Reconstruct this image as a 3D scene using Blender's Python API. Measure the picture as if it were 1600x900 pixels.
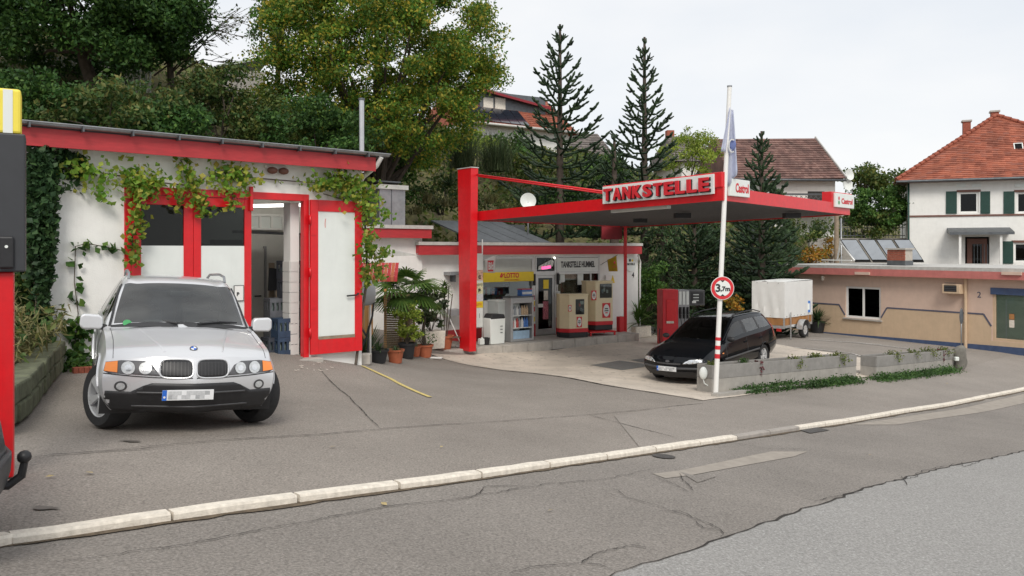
import bpy, bmesh, math, random
import numpy as np
from mathutils import Vector, Matrix
from mathutils.bvhtree import BVHTree
for o in list(bpy.data.objects): bpy.data.objects.remove(o)
random.seed(7); np.random.seed(7)
SC = bpy.context.scene; COL = SC.collection
R = math.radians
# ------------------------------------------------------------------ camera
F, CX, HY, EYE = 1246.0, 800.0, 390.0, 1.66      # focal length in photo pixels, principal point, eye height
cam = bpy.data.cameras.new('camera'); cam.sensor_width = 36.0; cam.lens = F / 1600 * 36
cam.shift_y = -(450 - HY) / 1600; cam.clip_end = 2000; cam.clip_start = 0.05
camo = bpy.data.objects.new('camera', cam); COL.objects.link(camo)
camo.location = (0, 0, EYE); camo.rotation_euler = (R(90), 0, 0); SC.camera = camo
# ------------------------------------------------------------------ sky, sun, exposure
SUN_EL, SUN_AZ = R(44), R(176)                    # azimuth clockwise from +Y
wd = bpy.data.worlds.new('World'); SC.world = wd; wd.use_nodes = True
nt = wd.node_tree; nt.nodes.clear()
def N(t, **k):
    n = nt.nodes.new(t)
    for a, v in k.items(): setattr(n, a, v)
    return n
sky = N('ShaderNodeTexSky', sky_type='NISHITA', sun_disc=False, sun_elevation=SUN_EL, sun_rotation=SUN_AZ)
tc = N('ShaderNodeTexCoord'); mp = N('ShaderNodeMapping'); mp.inputs['Scale'].default_value = (1.3, 1.3, 3.2)
nz = N('ShaderNodeTexNoise'); nz.inputs['Scale'].default_value = 1.6; nz.inputs['Detail'].default_value = 5; nz.inputs['Roughness'].default_value = .5
rp = N('ShaderNodeValToRGB'); rp.color_ramp.elements[0].position = .33; rp.color_ramp.elements[1].position = .62
rp.color_ramp.elements[0].color = (.83, .87, .92, 1); rp.color_ramp.elements[1].color = (.985, .985, .985, 1)
ml = N('ShaderNodeMix', data_type='RGBA', blend_type='MULTIPLY'); ml.inputs[0].default_value = 1; ml.inputs[7].default_value = (6.9, 6.9, 6.9, 1)
mx = N('ShaderNodeMix', data_type='RGBA'); mx.inputs[0].default_value = .93
bg = N('ShaderNodeBackground'); bg.inputs[1].default_value = .1; ow = N('ShaderNodeOutputWorld')
L = nt.links.new
L(tc.outputs['Generated'], mp.inputs[0]); L(mp.outputs[0], nz.inputs[0]); L(nz.outputs[0], rp.inputs[0])
L(rp.outputs[0], ml.inputs[6]); L(sky.outputs[0], mx.inputs[6]); L(ml.outputs[2], mx.inputs[7])
L(mx.outputs[2], bg.inputs[0]); L(bg.outputs[0], ow.inputs[0])
sl = bpy.data.lights.new('sun', 'SUN'); sl.energy = 1.5; sl.angle = R(22); sl.color = (1, .95, .87)
so = bpy.data.objects.new('sun', sl); COL.objects.link(so)
sd = Vector((math.sin(SUN_AZ) * math.cos(SUN_EL), math.cos(SUN_AZ) * math.cos(SUN_EL), math.sin(SUN_EL)))
so.rotation_euler = sd.to_track_quat('Z', 'Y').to_euler(); so.location = sd * 40
SC.view_settings.view_transform = 'Standard'; SC.view_settings.look = 'None'; SC.view_settings.gamma = 1
SC.view_settings.use_curve_mapping = False; SC.view_settings.exposure = 0.55
SC.render.engine = 'CYCLES'; SC.cycles.max_bounces = 6; SC.cycles.transparent_max_bounces = 8
SC.cycles.use_denoising = True
# ------------------------------------------------------------------ materials
M = {}
def mat(name, col, rough=.6, metal=0., var=.08, scale=6., bump=0., bscale=60., spec=.5, coat=0., col2=None, wear=None, grime=0., stretch=None, emit=0., island=None, trans=0., mott=0.):
    m = bpy.data.materials.new(name); m.use_nodes = True
    t = m.node_tree; b = t.nodes['Principled BSDF']; lk = t.links.new
    def n(ty, **k):
        q = t.nodes.new(ty)
        for a, v in k.items(): setattr(q, a, v)
        return q
    co = n('ShaderNodeTexCoord').outputs['Object']
    if stretch:
        mpn = n('ShaderNodeMapping'); mpn.inputs['Scale'].default_value = stretch; lk(co, mpn.inputs[0]); co2 = mpn.outputs[0]
    else: co2 = co
    b.inputs['Roughness'].default_value = rough; b.inputs['Metallic'].default_value = metal
    b.inputs['Specular IOR Level'].default_value = spec; b.inputs['Coat Weight'].default_value = coat
    b.inputs['Coat Roughness'].default_value = .05
    c1 = [max(0, c * (1 - var)) for c in col]; c2 = col2 or [min(1, c * (1 + var)) for c in col]
    if island:
        g = n('ShaderNodeNewGeometry'); r = n('ShaderNodeValToRGB'); cr = r.color_ramp
        for k, (p, c) in enumerate(island):
            e = cr.elements[k] if k < 2 else cr.elements.new(p)
            e.position = p; e.color = (*c, 1)
        lk(g.outputs['Random Per Island'], r.inputs[0])
        nzx = n('ShaderNodeTexNoise'); nzx.inputs['Scale'].default_value = scale; lk(co, nzx.inputs[0])
        mm = n('ShaderNodeMix', data_type='RGBA', blend_type='MULTIPLY'); mm.inputs[0].default_value = 1
        rr = n('ShaderNodeMapRange'); rr.inputs[1].default_value = .3; rr.inputs[2].default_value = .7; rr.inputs[3].default_value = 1 - var * 2; rr.inputs[4].default_value = 1 + var * 2
        lk(nzx.outputs[0], rr.inputs[0]); lk(r.outputs[0], mm.inputs[6]); lk(rr.outputs[0], mm.inputs[7])
        out = mm.outputs[2]
    else:
        a = n('ShaderNodeTexNoise'); a.inputs['Scale'].default_value = scale; a.inputs['Detail'].default_value = 6; a.inputs['Roughness'].default_value = .65
        lk(co2, a.inputs[0])
        r = n('ShaderNodeMapRange'); r.inputs[1].default_value = .32; r.inputs[2].default_value = .68; lk(a.outputs[0], r.inputs[0])
        x = n('ShaderNodeMix', data_type='RGBA'); x.inputs[6].default_value = (*c1, 1); x.inputs[7].default_value = (*c2, 1)
        lk(r.outputs[0], x.inputs[0]); out = x.outputs[2]
    if mott:                                        # broad worn and stained areas
        h1_ = n('ShaderNodeTexNoise'); h1_.inputs['Scale'].default_value = .55; h1_.inputs['Detail'].default_value = 7; h1_.inputs['Roughness'].default_value = .62; lk(co, h1_.inputs[0])
        h2_ = n('ShaderNodeMapRange'); h2_.inputs[1].default_value = .32; h2_.inputs[2].default_value = .66; h2_.inputs[3].default_value = 1 - mott; h2_.inputs[4].default_value = 1 + mott * .6; lk(h1_.outputs[0], h2_.inputs[0])
        h3_ = n('ShaderNodeMix', data_type='RGBA', blend_type='MULTIPLY'); h3_.inputs[0].default_value = 1; lk(out, h3_.inputs[6]); lk(h2_.outputs[0], h3_.inputs[7]); out = h3_.outputs[2]
    if grime:                                       # rain-streak dirt with a shape of its own
        mpg = n('ShaderNodeMapping'); mpg.inputs['Scale'].default_value = (3.5, 3.5, .45); lk(co, mpg.inputs[0])
        g2 = n('ShaderNodeTexNoise'); g2.inputs['Scale'].default_value = 2.2; g2.inputs['Detail'].default_value = 8; g2.inputs['Roughness'].default_value = .7; lk(mpg.outputs[0], g2.inputs[0])
        r2 = n('ShaderNodeMapRange'); r2.inputs[1].default_value = .5; r2.inputs[2].default_value = .82; r2.inputs[4].default_value = grime; lk(g2.outputs[0], r2.inputs[0])
        x2 = n('ShaderNodeMix', data_type='RGBA'); lk(r2.outputs[0], x2.inputs[0]); lk(out, x2.inputs[6]); x2.inputs[7].default_value = (.13, .115, .09, 1); out = x2.outputs[2]
    if wear:                                        # speckle: (colour, scale, threshold)
        v = n('ShaderNodeTexNoise'); v.inputs['Scale'].default_value = wear[1]; v.inputs['Detail'].default_value = 2; lk(co, v.inputs[0])
        r3 = n('ShaderNodeMapRange'); r3.inputs[1].default_value = wear[2]; r3.inputs[2].default_value = wear[2] + .06; lk(v.outputs[0], r3.inputs[0])
        x3 = n('ShaderNodeMix', data_type='RGBA'); lk(r3.outputs[0], x3.inputs[0]); lk(out, x3.inputs[6]); x3.inputs[7].default_value = (*wear[0], 1); out = x3.outputs[2]
    lk(out, b.inputs['Base Color'])
    if emit: lk(out, b.inputs['Emission Color']); b.inputs['Emission Strength'].default_value = emit
    if bump:
        d = n('ShaderNodeTexNoise'); d.inputs['Scale'].default_value = bscale; d.inputs['Detail'].default_value = 4; lk(co, d.inputs[0])
        bn = n('ShaderNodeBump'); bn.inputs['Strength'].default_value = bump; bn.inputs['Distance'].default_value = .01
        lk(d.outputs[0], bn.inputs['Height']); lk(bn.outputs[0], b.inputs['Normal'])
    if trans:                                       # thin leaves let light through
        tr = n('ShaderNodeBsdfTranslucent'); lk(out, tr.inputs[0]); ms = n('ShaderNodeMixShader'); ms.inputs[0].default_value = trans
        lk(b.outputs[0], ms.inputs[1]); lk(tr.outputs[0], ms.inputs[2]); lk(ms.outputs[0], t.nodes['Material Output'].inputs[0])
    M[name] = m; return m
def glass(name, tint, refl=.9, rough=.02, ior=1.5, haze=0.):
    m = bpy.data.materials.new(name); m.use_nodes = True; t = m.node_tree; t.nodes.clear(); lk = t.links.new
    o = t.nodes.new('ShaderNodeOutputMaterial'); mixs = t.nodes.new('ShaderNodeMixShader')
    tr = t.nodes.new('ShaderNodeBsdfTransparent'); tr.inputs[0].default_value = (*tint, 1)
    gl = t.nodes.new('ShaderNodeBsdfGlossy'); gl.inputs['Roughness'].default_value = rough; gl.inputs[0].default_value = (refl, refl, refl, 1)
    fr = t.nodes.new('ShaderNodeFresnel'); fr.inputs[0].default_value = ior
    df = t.nodes.new('ShaderNodeBsdfDiffuse'); df.inputs[0].default_value = (.6, .62, .6, 1); mh = t.nodes.new('ShaderNodeMixShader')   # pale film: some dust, plus painted brightness in place of reflection
    nz_ = t.nodes.new('ShaderNodeTexNoise'); nz_.inputs['Scale'].default_value = 3; mr = t.nodes.new('ShaderNodeMapRange'); mr.inputs[1].default_value = .3; mr.inputs[2].default_value = .7; mr.inputs[3].default_value = haze * .4; mr.inputs[4].default_value = haze * 1.6
    lk(nz_.outputs[0], mr.inputs[0]); lk(mr.outputs[0], mh.inputs[0]); lk(tr.outputs[0], mh.inputs[1]); lk(df.outputs[0], mh.inputs[2])
    lk(fr.outputs[0], mixs.inputs[0]); lk(mh.outputs[0], mixs.inputs[1]); lk(gl.outputs[0], mixs.inputs[2]); lk(mixs.outputs[0], o.inputs[0])
    M[name] = m; return m
# ------------------------------------------------------------------ projection helpers (photo pixel + distance -> place)
def at(px, py, Y): return Vector(((px - CX) / F * Y, Y, EYE + (HY - py) / F * Y))
class Frame:                                        # a vertical plane: local x along it, y behind it, z up
    def __init__(s, o, d):
        s.o = Vector(o); d = Vector((d[0], d[1], 0)).normalized(); s.d = d; s.n = Vector((-d.y, d.x, 0)); s.rz = math.atan2(d.y, d.x)
    def lx(s, px, y=0.):
        r = Vector(((px - CX) / F, 1, 0)); q = s.o + s.n * y
        k = s.n.dot(Vector((q.x, q.y, 0))) / s.n.dot(r)
        return (r * k - Vector((s.o.x, s.o.y, 0))).dot(s.d)
    def p(s, px, py, y=0.):
        r = Vector(((px - CX) / F, 1, 0)); q = s.o + s.n * y
        k = s.n.dot(Vector((q.x, q.y, 0))) / s.n.dot(r)
        return ((r * k - Vector((s.o.x, s.o.y, 0))).dot(s.d), EYE + (HY - py) / F * k - s.o.z)
    def rect(s, x0, y0, x1, y1, y=0.):
        xm = (x0 + x1) / 2
        return s.lx(x0, y), s.lx(x1, y), s.p(xm, y1, y)[1], s.p(xm, y0, y)[1]
    def w(s, x, y, z): return s.o + s.d * x + s.n * y + Vector((0, 0, z))
# ------------------------------------------------------------------ mesh builder
def tag(o, label=None, cat=None, group=None, kind=None):
    if label: o['label'] = label
    if cat: o['category'] = cat
    if group: o['group'] = group
    if kind: o['kind'] = kind
    return o
def thing(name, label, cat, loc=(0, 0, 0), rz=0., group=None, rot=None):
    o = bpy.data.objects.new(name, None); COL.objects.link(o); o.empty_display_size = .2
    o.location = loc; o.rotation_euler = rot or (0, 0, rz)
    return tag(o, label, cat, group)
def link(name, me, mats, parent=None):
    o = bpy.data.objects.new(name, me); COL.objects.link(o)
    for m in (mats if isinstance(mats, (list, tuple)) else [mats]): me.materials.append(M[m] if isinstance(m, str) else m)
    if parent is not None: o.parent = parent
    return o
class MB:
    def __init__(s): s.v = []; s.f = []; s.mi = []; s.sm = []
    def add(s, vs, fs, smooth=False, mi=0):
        b = len(s.v); s.v += [tuple(v) for v in vs]
        for f in fs: s.f.append([b + i for i in f]); s.sm.append(smooth); s.mi.append(mi)
        return s
    def box(s, x0, x1, y0, y1, z0, z1, mi=0):
        if x0 > x1: x0, x1 = x1, x0
        if y0 > y1: y0, y1 = y1, y0
        if z0 > z1: z0, z1 = z1, z0
        return s.add([(x0, y0, z0), (x1, y0, z0), (x1, y1, z0), (x0, y1, z0), (x0, y0, z1), (x1, y0, z1), (x1, y1, z1), (x0, y1, z1)],
                     [(0, 3, 2, 1), (4, 5, 6, 7), (0, 1, 5, 4), (1, 2, 6, 5), (2, 3, 7, 6), (3, 0, 4, 7)], mi=mi)
    def bar(s, a, b, w, h, up=(0, 0, 1), mi=0):
        a = Vector(a); b = Vector(b); d = (b - a).normalized(); u = Vector(up); r = d.cross(u)
        if r.length < 1e-4: r = d.cross(Vector((1, 0, 0)))
        r.normalize(); u = r.cross(d); c = [(-1, -1), (1, -1), (1, 1), (-1, 1)]
        vs = [p + r * (w / 2 * i) + u * (h / 2 * j) for p in (a, b) for i, j in c]
        return s.add(vs, [(0, 1, 2, 3), (7, 6, 5, 4), (0, 4, 5, 1), (1, 5, 6, 2), (2, 6, 7, 3), (3, 7, 4, 0)], mi=mi)
    def tube(s, pts, r, n=8, cap=True, mi=0, smooth=True):
        pts = [Vector(p) for p in pts]; rs = r if isinstance(r, (list, tuple)) else [r] * len(pts); vs = []; ref = None
        for i, p in enumerate(pts):
            d = (pts[min(i + 1, len(pts) - 1)] - pts[max(i - 1, 0)]).normalized()
            if ref is None:
                ref = d.cross(Vector((0, 0, 1)))
                if ref.length < .05: ref = d.cross(Vector((0, 1, 0)))
            ref = (ref - d * ref.dot(d)).normalized(); q = d.cross(ref)
            vs += [p + (ref * math.cos(2 * math.pi * k / n) + q * math.sin(2 * math.pi * k / n)) * rs[i] for k in range(n)]
        fs = [(i * n + k, i * n + (k + 1) % n, (i + 1) * n + (k + 1) % n, (i + 1) * n + k) for i in range(len(pts) - 1) for k in range(n)]
        s.add(vs, fs, smooth, mi)
        if cap:
            b = len(s.v) - len(vs); e = b + (len(pts) - 1) * n
            s.f.append([b + k for k in range(n)][::-1]); s.f.append([e + k for k in range(n)]); s.sm += [False] * 2; s.mi += [mi] * 2
        return s
    def cyl(s, c, r, h, n=16, r2=None, axis=(0, 0, 1), mi=0, smooth=True):
        c = Vector(c); return s.tube([c, c + Vector(axis).normalized() * h], [r, r if r2 is None else r2], n, mi=mi, smooth=smooth)
    def prism(s, poly, axis, a0, a1, mi=0):          # poly in the two other axes, extruded along axis
        def P(u, v, w): return {'x': (w, u, v), 'y': (u, w, v), 'z': (u, v, w)}[axis]
        n = len(poly); vs = [P(u, v, a0) for u, v in poly] + [P(u, v, a1) for u, v in poly]
        fs = [tuple(range(n))[::-1], tuple(range(n, 2 * n))] + [(i, (i + 1) % n, n + (i + 1) % n, n + i) for i in range(n)]
        return s.add(vs, fs, mi=mi)
    def lathe(s, prof, n=20, c=(0, 0, 0), mi=0, smooth=True):
        vs = [(c[0] + r * math.cos(2 * math.pi * k / n), c[1] + r * math.sin(2 * math.pi * k / n), c[2] + z) for r, z in prof for k in range(n)]
        fs = [(i * n + k, i * n + (k + 1) % n, (i + 1) * n + (k + 1) % n, (i + 1) * n + k) for i in range(len(prof) - 1) for k in range(n)]
        return s.add(vs, fs, smooth, mi)
    def ico(s, c, r, sub=2, sc=(1, 1, 1), mi=0):
        bm = bmesh.new(); bmesh.ops.create_icosphere(bm, subdivisions=sub, radius=r)
        vs = [(c[0] + v.co.x * sc[0], c[1] + v.co.y * sc[1], c[2] + v.co.z * sc[2]) for v in bm.verts]
        fs = [[v.index for v in f.verts] for f in bm.faces]; bm.free()
        return s.add(vs, fs, True, mi)
    def quad(s, a, b, c, d, mi=0): return s.add([a, b, c, d], [(0, 1, 2, 3)], mi=mi)
    def mesh(s, name, fix=True):
        me = bpy.data.meshes.new(name); me.from_pydata([tuple(v) for v in s.v], [], s.f)
        me.polygons.foreach_set('use_smooth', s.sm); me.polygons.foreach_set('material_index', s.mi)
        if fix and len(s.f) < 60000:
            bm = bmesh.new(); bm.from_mesh(me); bmesh.ops.recalc_face_normals(bm, faces=bm.faces)
            for e in bm.edges:
                if len(e.link_faces) == 2 and e.calc_face_angle(0) > R(40): e.smooth = False
            bm.to_mesh(me); bm.free()
        me.update(); return me
    def build(s, name, mats, parent=None, bevel=0., seg=2):
        o = link(name, s.mesh(name), mats, parent)
        if bevel:
            b = o.modifiers.new('bevel', 'BEVEL'); b.width = bevel; b.segments = seg; b.limit_method = 'ANGLE'; b.angle_limit = R(40)
        return o
def B(name, m, parent, *b, bevel=0.): return MB().box(*b).build(name, m, parent, bevel)
def copy_tree(o, parent=None, loc=None, rz=None, label=None):
    c = o.copy(); COL.objects.link(c); c.parent = parent
    if loc is not None: c.location = loc
    if rz is not None: c.rotation_euler = (0, 0, rz)
    if label: c['label'] = label
    for ch in [x for x in bpy.data.objects if x.parent == o]: copy_tree(ch, c)
    return c
def text_mesh(txt, size, depth=.004, bold=0., xs=1., align='CENTER', sp=1.):
    cu = bpy.data.curves.new('t', 'FONT'); cu.body = txt; cu.size = size; cu.extrude = depth / 2; cu.offset = bold
    cu.align_x = align; cu.align_y = 'CENTER'; cu.space_character = sp; cu.resolution_u = 3
    o = bpy.data.objects.new('t', cu); COL.objects.link(o); bpy.context.view_layer.update()
    me = bpy.data.meshes.new_from_object(o.evaluated_get(bpy.context.evaluated_depsgraph_get()))
    bpy.data.objects.remove(o)
    for v in me.vertices: v.co.x *= xs
    me.materials.clear(); return me
def text(name, txt, size, m, parent, loc, face='-y', depth=.004, bold=0., xs=1., align='CENTER', sp=1., rz=0.):
    """flat lettering standing in the local x-z plane, read from -y"""
    o = link(name, text_mesh(txt, size, depth, bold, xs, align, sp), m, parent)
    o.location = loc; o.rotation_euler = (R(90), 0, rz); return o
def fit_text(name, txt, w, h, m, parent, loc, depth=.004, bold=0., rz=0.):
    me = text_mesh(txt, 1., depth, bold / max(h, .01))
    xs = [v.co.x for v in me.vertices]; ys = [v.co.y for v in me.vertices]
    sx = w / (max(xs) - min(xs)); sy = h / (max(ys) - min(ys)); mx_, my_ = (max(xs) + min(xs)) / 2, (max(ys) + min(ys)) / 2
    for v in me.vertices: v.co.x = (v.co.x - mx_) * sx; v.co.y = (v.co.y - my_) * sy
    o = link(name, me, m, parent); o.location = loc; o.rotation_euler = (R(90), 0, rz); return o
# ------------------------------------------------------------------ terrain height
KERB = [(-420, 905, 3.75), (-200, 868, 4.25), (0, 835, 4.97), (165, 810, 5.42), (375, 782, 6.1), (543, 760, 6.79), (687, 743, 7.52), (803, 727, 8.23), (905, 713, 8.98),
        (1000, 700, 9.85), (1083, 688, 10.68), (1150, 679, 11.5), (1210, 670, 12.36), (1315, 655, 14.2), (1405, 640, 16.2), (1480, 629, 18.1), (1600, 605, 21.9), (1720, 583, 27.5), (1800, 566, 34)]
KP = [at(*k) for k in KERB]
U = Vector((.70, .714, 0)).normalized(); NV = Vector((-U.y, U.x, 0))
C = [tuple(p) for p in KP]
for p in KP[::2]:
    for d in (4, 9, 18): C.append((p.x - NV.x * d, p.y - NV.y * d, p.z - .01 * d))
def addc(px, py, Y): C.append(tuple(at(px, py, Y)))
for a in [(175, 676, 8.3), (395, 660, 9.25), (100, 573, 12.5), (475, 557, 15.2), (600, 566, 18.5), (690, 557, 22.6), (720, 555, 23.6), (855, 545, 26.3), (985, 529, 29.3),
          (1207, 567, 21.4), (1055, 601, 18.9), (1100, 623, 15.5), (1340, 592, 20.2), (1495, 573, 24.6), (1280, 521, 34.4), (1600, 556, 27.7), (1250, 527, 30.5), (1440, 537, 30.8),
          (1030, 533, 29.5), (20, 650, 9.2), (-150, 640, 9.0), (560, 590, 14.6), (900, 590, 18.6), (700, 660, 10.9)]: addc(*a)
for p in [(-9, 14, 0.0), (-12, 20, .1), (-4, 24, -.7), (0, 33, -1.5), (8, 42, -1.9), (20, 40, -2.2), (30, 30, -2.3), (34, 24, -2.8), (-12, 6, .3), (-14, -2, .8)]: C.append(p)
C = np.array(C)
def _phi(r2): return r2 * np.log(np.maximum(r2, 1e-9)) * .5
def _tps(C, lam=.15):
    n = len(C); A = np.zeros((n + 3, n + 3)); d = C[:, None, :2] - C[None, :, :2]
    A[:n, :n] = _phi((d ** 2).sum(2)) + np.eye(n) * lam
    A[:n, n:] = np.c_[np.ones(n), C[:, :2]]; A[n:, :n] = A[:n, n:].T
    return np.linalg.solve(A, np.r_[C[:, 2], 0, 0, 0])
_W = _tps(C)
def HH(xy):
    xy = np.atleast_2d(np.asarray(xy, float)); d = xy[:, None, :] - C[None, :, :2]
    return _phi((d ** 2).sum(2)) @ _W[:-3] + _W[-3] + xy @ _W[-2:]
def H(x, y): return float(HH([(x, y)])[0])
def gp(px, py, off=0.):
    """where the ray through a photo pixel meets the paved ground"""
    Y0 = 2.5; f = lambda Y: EYE + (HY - py) / F * Y - H((px - CX) / F * Y, Y) - off
    Y = Y0
    while f(Y) > 0 and Y < 70: Y += .25
    a, b = Y - .25, Y
    for _ in range(22):
        c = (a + b) / 2
        if f(c) > 0: a = c
        else: b = c
    return Vector(((px - CX) / F * a, a, H((px - CX) / F * a, a) + off))
def sheet(name, poly, off, m, cell=.5, parent=None, kind='structure', hf=None):
    """a polygon draped on the terrain"""
    bm = bmesh.new(); bm.faces.new([bm.verts.new((p[0], p[1], 0)) for p in poly])
    xs = [p[0] for p in poly]; ys = [p[1] for p in poly]
    for ax, lo, hi in ((0, min(xs), max(xs)), (1, min(ys), max(ys))):
        k = math.floor(lo / cell) + 1
        while k * cell < hi:
            co = [0, 0, 0]; no = [0, 0, 0]; co[ax] = k * cell; no[ax] = 1
            bmesh.ops.bisect_plane(bm, geom=bm.verts[:] + bm.edges[:] + bm.faces[:], dist=1e-5, plane_co=co, plane_no=no); k += 1
    bm.verts.ensure_lookup_table()
    zz = HH([(v.co.x, v.co.y) for v in bm.verts])
    for v, z in zip(bm.verts, zz): v.co.z = z + off
    bmesh.ops.recalc_face_normals(bm, faces=bm.faces)
    me = bpy.data.meshes.new(name); bm.to_mesh(me); bm.free()
    if len(me.polygons) and me.polygons[0].normal.z < 0: me.flip_normals()
    for p in me.polygons: p.use_smooth = True
    o = link(name, me, m, parent)
    if kind and parent is None: o['kind'] = kind
    return o
def ribbon(name, pts, w, off, m, parent=None, jit=0., step=.08, hz=None, taper=True):
    """a thin strip (crack, seam, painted line) lying on the ground along world points"""
    P = []
    for a, b in zip(pts[:-1], pts[1:]):
        a = Vector((a[0], a[1])); b = Vector((b[0], b[1])); n = max(1, int((b - a).length / step)); P += [a.lerp(b, i / n) for i in range(n)]
    P.append(Vector((pts[-1][0], pts[-1][1]))); vs = []; fs = []; off2 = 0.
    for i, p in enumerate(P):
        d = (P[min(i + 1, len(P) - 1)] - P[max(i - 1, 0)]).normalized(); nn = Vector((-d.y, d.x))
        off2 = off2 * .75 + random.gauss(0, jit); ww = w * (random.uniform(.35, 1.3) if jit else 1) * (min(1, .25 + 4 * min(i, len(P) - 1 - i) / len(P)) if taper else 1)
        for q in (p + nn * (off2 - ww / 2), p + nn * (off2 + ww / 2)): vs.append((q.x, q.y, 0))
        if i: k = 2 * i; fs.append((k - 2, k, k + 1, k - 1))
    z = HH([v[:2] for v in vs]); vs = [(v[0], v[1], zz + off) for v, zz in zip(vs, z)]
    mb = MB().add(vs, fs); me = mb.mesh(name)
    if len(me.polygons) and me.polygons[0].normal.z < 0: me.flip_normals()
    return link(name, me, m, parent)
# ================================================================== GROUND
mat('asphalt_lot', (.268, .240, .212), .9, var=.42, scale=55, bump=.5, bscale=170, wear=((.36, .33, .30), 60, .66), spec=.25, mott=.13)
mat('asphalt_walk', (.285, .256, .228), .9, var=.36, scale=55, bump=.5, bscale=170, wear=((.38, .35, .32), 75, .61), spec=.25, mott=.13)
mat('asphalt_road', (.240, .218, .196), .88, var=.40, scale=48, bump=.6, bscale=150, wear=((.36, .335, .31), 55, .65), spec=.3, mott=.13)
mat('asphalt_light', (.305, .296, .282), .88, var=.34, scale=45, bump=.7, bscale=140, wear=((.48, .475, .465), 50, .63), spec=.3, mott=.05)
mat('asphalt_patch', (.34, .305, .265), .9, var=.12, scale=5, bump=.4, bscale=120, spec=.25)
mat('concrete_pad', (.60, .53, .45), .85, var=.14, scale=1.2, bump=.25, bscale=90, spec=.3, wear=((.33, .29, .25), 7, .64), mott=.13)
mat('concrete', (.43, .40, .36), .85, var=.15, scale=4, bump=.3, bscale=80, grime=.35)
mat('crack', (.035, .03, .026), 1, var=.3)
mat('dirt', (.12, .09, .06), 1, var=.4, scale=14, bump=.8, bscale=40)
mat('soil', (.10, .075, .05), 1, var=.4, scale=3, bump=1, bscale=12)
mat('kerb_stone', (.72, .66, .57), .85, var=.16, scale=14, bump=.5, bscale=60, grime=.25)
mat('kerb_grey', (.34, .31, .28), .85, var=.15, scale=9, bump=.35, bscale=70)
mat('yellow_paint', (.62, .50, .18), .8, var=.2, scale=18, wear=((.2, .18, .15), 40, .60))
mat('white_paint_worn', (.5, .48, .45), .85, var=.2, scale=12, wear=((.22, .2, .18), 22, .52))
mat('plate_steel', (.25, .25, .24), .6, .4, var=.15, scale=20)
mat('iron', (.10, .095, .09), .6, .6, var=.2, scale=25, bump=.4, bscale=90)
RO = -.06                                                     # road lies this far under the kerb top
kx = [(p.x, p.y) for p in KP]
far = [(p.x - NV.x * 26, p.y - NV.y * 26) for p in KP]
road = sheet('road', [(p.x + NV.x * .02, p.y + NV.y * .02) for p in KP] + far[::-1], RO, 'asphalt_road', .5)
lot_back = [(30, 52), (8, 44), (-3, 33), (-8, 27), (-16, 16), (-22, 8), (-12, -1)]
lot = sheet('parking_lot', [(p.x, p.y) for p in KP] + lot_back, -.004, 'asphalt_lot', .5)
gd = sheet('ground', [(-60, -40), (90, -40), (90, 90), (-60, 90)], -.35, 'soil', 3.)
def onroad(*px): return [tuple(gp(x, y, RO)[:2]) for x, y in px]
def onlot(*px): return [tuple(gp(x, y, 0)[:2]) for x, y in px]
# lighter resurfaced lane on the near side, with its ragged seam
seam_px = [(905, 935), (960, 897), (1010, 884), (1060, 868), (1120, 845), (1165, 830), (1230, 806), (1300, 783), (1360, 762), (1420, 746), (1480, 730), (1540, 718), (1600, 706), (1760, 672)]
seam = onroad(*seam_px); rag = []
for a, b in zip(seam[:-1], seam[1:]):
    n = max(2, int(math.dist(a, b) / .12))
    for i in range(n):
        t = i / n; rag.append((a[0] + (b[0] - a[0]) * t + random.gauss(0, .012), a[1] + (b[1] - a[1]) * t + random.gauss(0, .012)))
e = rag[-1]; s0 = rag[0]
d = Vector((e[0] - s0[0], e[1] - s0[1])).normalized(); nn = Vector((d.y, -d.x))
far2 = (e[0] + d.x * 14, e[1] + d.y * 14); near2 = (s0[0] - d.x * 8, s0[1] - d.y * 8)
lane = sheet('road_lane', [near2] + rag + [far2, (far2[0] + nn.x * 4, far2[1] + nn.y * 4), (near2[0] + nn.x * 4, near2[1] + nn.y * 4)], RO + .006, 'asphalt_light', .5)
ribbon('seam', rag, .028, RO + .011, 'crack', road, .004, .1)
walk = sheet('pavement', onlot((1105, 626), (1340, 595), (1500, 577), (1640, 560)) + [tuple(p[:2]) for p in KP[17:8:-1]] + onlot((960, 650)), .004, 'asphalt_walk', .5)
# patches, cracks
sheet('patch', onroad((1020, 741), (1062, 736), (1205, 706), (1262, 706), (1240, 714), (1080, 743), (1040, 748)), RO + .006, 'asphalt_patch', .5, road)
sheet('patch', onroad((1330, 664), (1600, 616), (1600, 630), (1400, 664)), RO + .006, 'asphalt_patch', .5, road)
sheet('patch', onroad((1062, 738), (1082, 743), (1120, 745), (1090, 755)), RO + .007, 'asphalt_road', .5, road)
CR = [[(795, 898), (830, 889), (880, 884), (908, 882), (935, 866), (985, 855), (1000, 850)], [(908, 882), (935, 884), (960, 893)], [(1022, 790), (1040, 798), (1075, 808), (1110, 820), (1130, 832), (1128, 842)],
      [(960, 765), (985, 780), (1022, 790)], [(1062, 741), (1070, 755), (1082, 768)], [(1020, 745), (1052, 757), (1076, 770)], [(0, 893), (150, 872), (300, 850), (460, 820), (620, 792), (720, 779), (860, 757), (960, 748), (1040, 730)],
      [(1405, 752), (1425, 748), (1440, 738), (1470, 730), (1500, 724)], [(1408, 745), (1415, 760)], [(1500, 722), (1505, 730), (1530, 722)], [(1085, 815), (1100, 826), (1130, 832)], [(1030, 800), (1060, 800), (1082, 812)],
      [(700, 785), (740, 778), (765, 762), (830, 760)], [(1270, 785), (1300, 776), (1350, 770)], [(985, 855), (1020, 860)], [(1120, 688), (1200, 702), (1262, 703)], [(0, 762), (60, 757)]]
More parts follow.
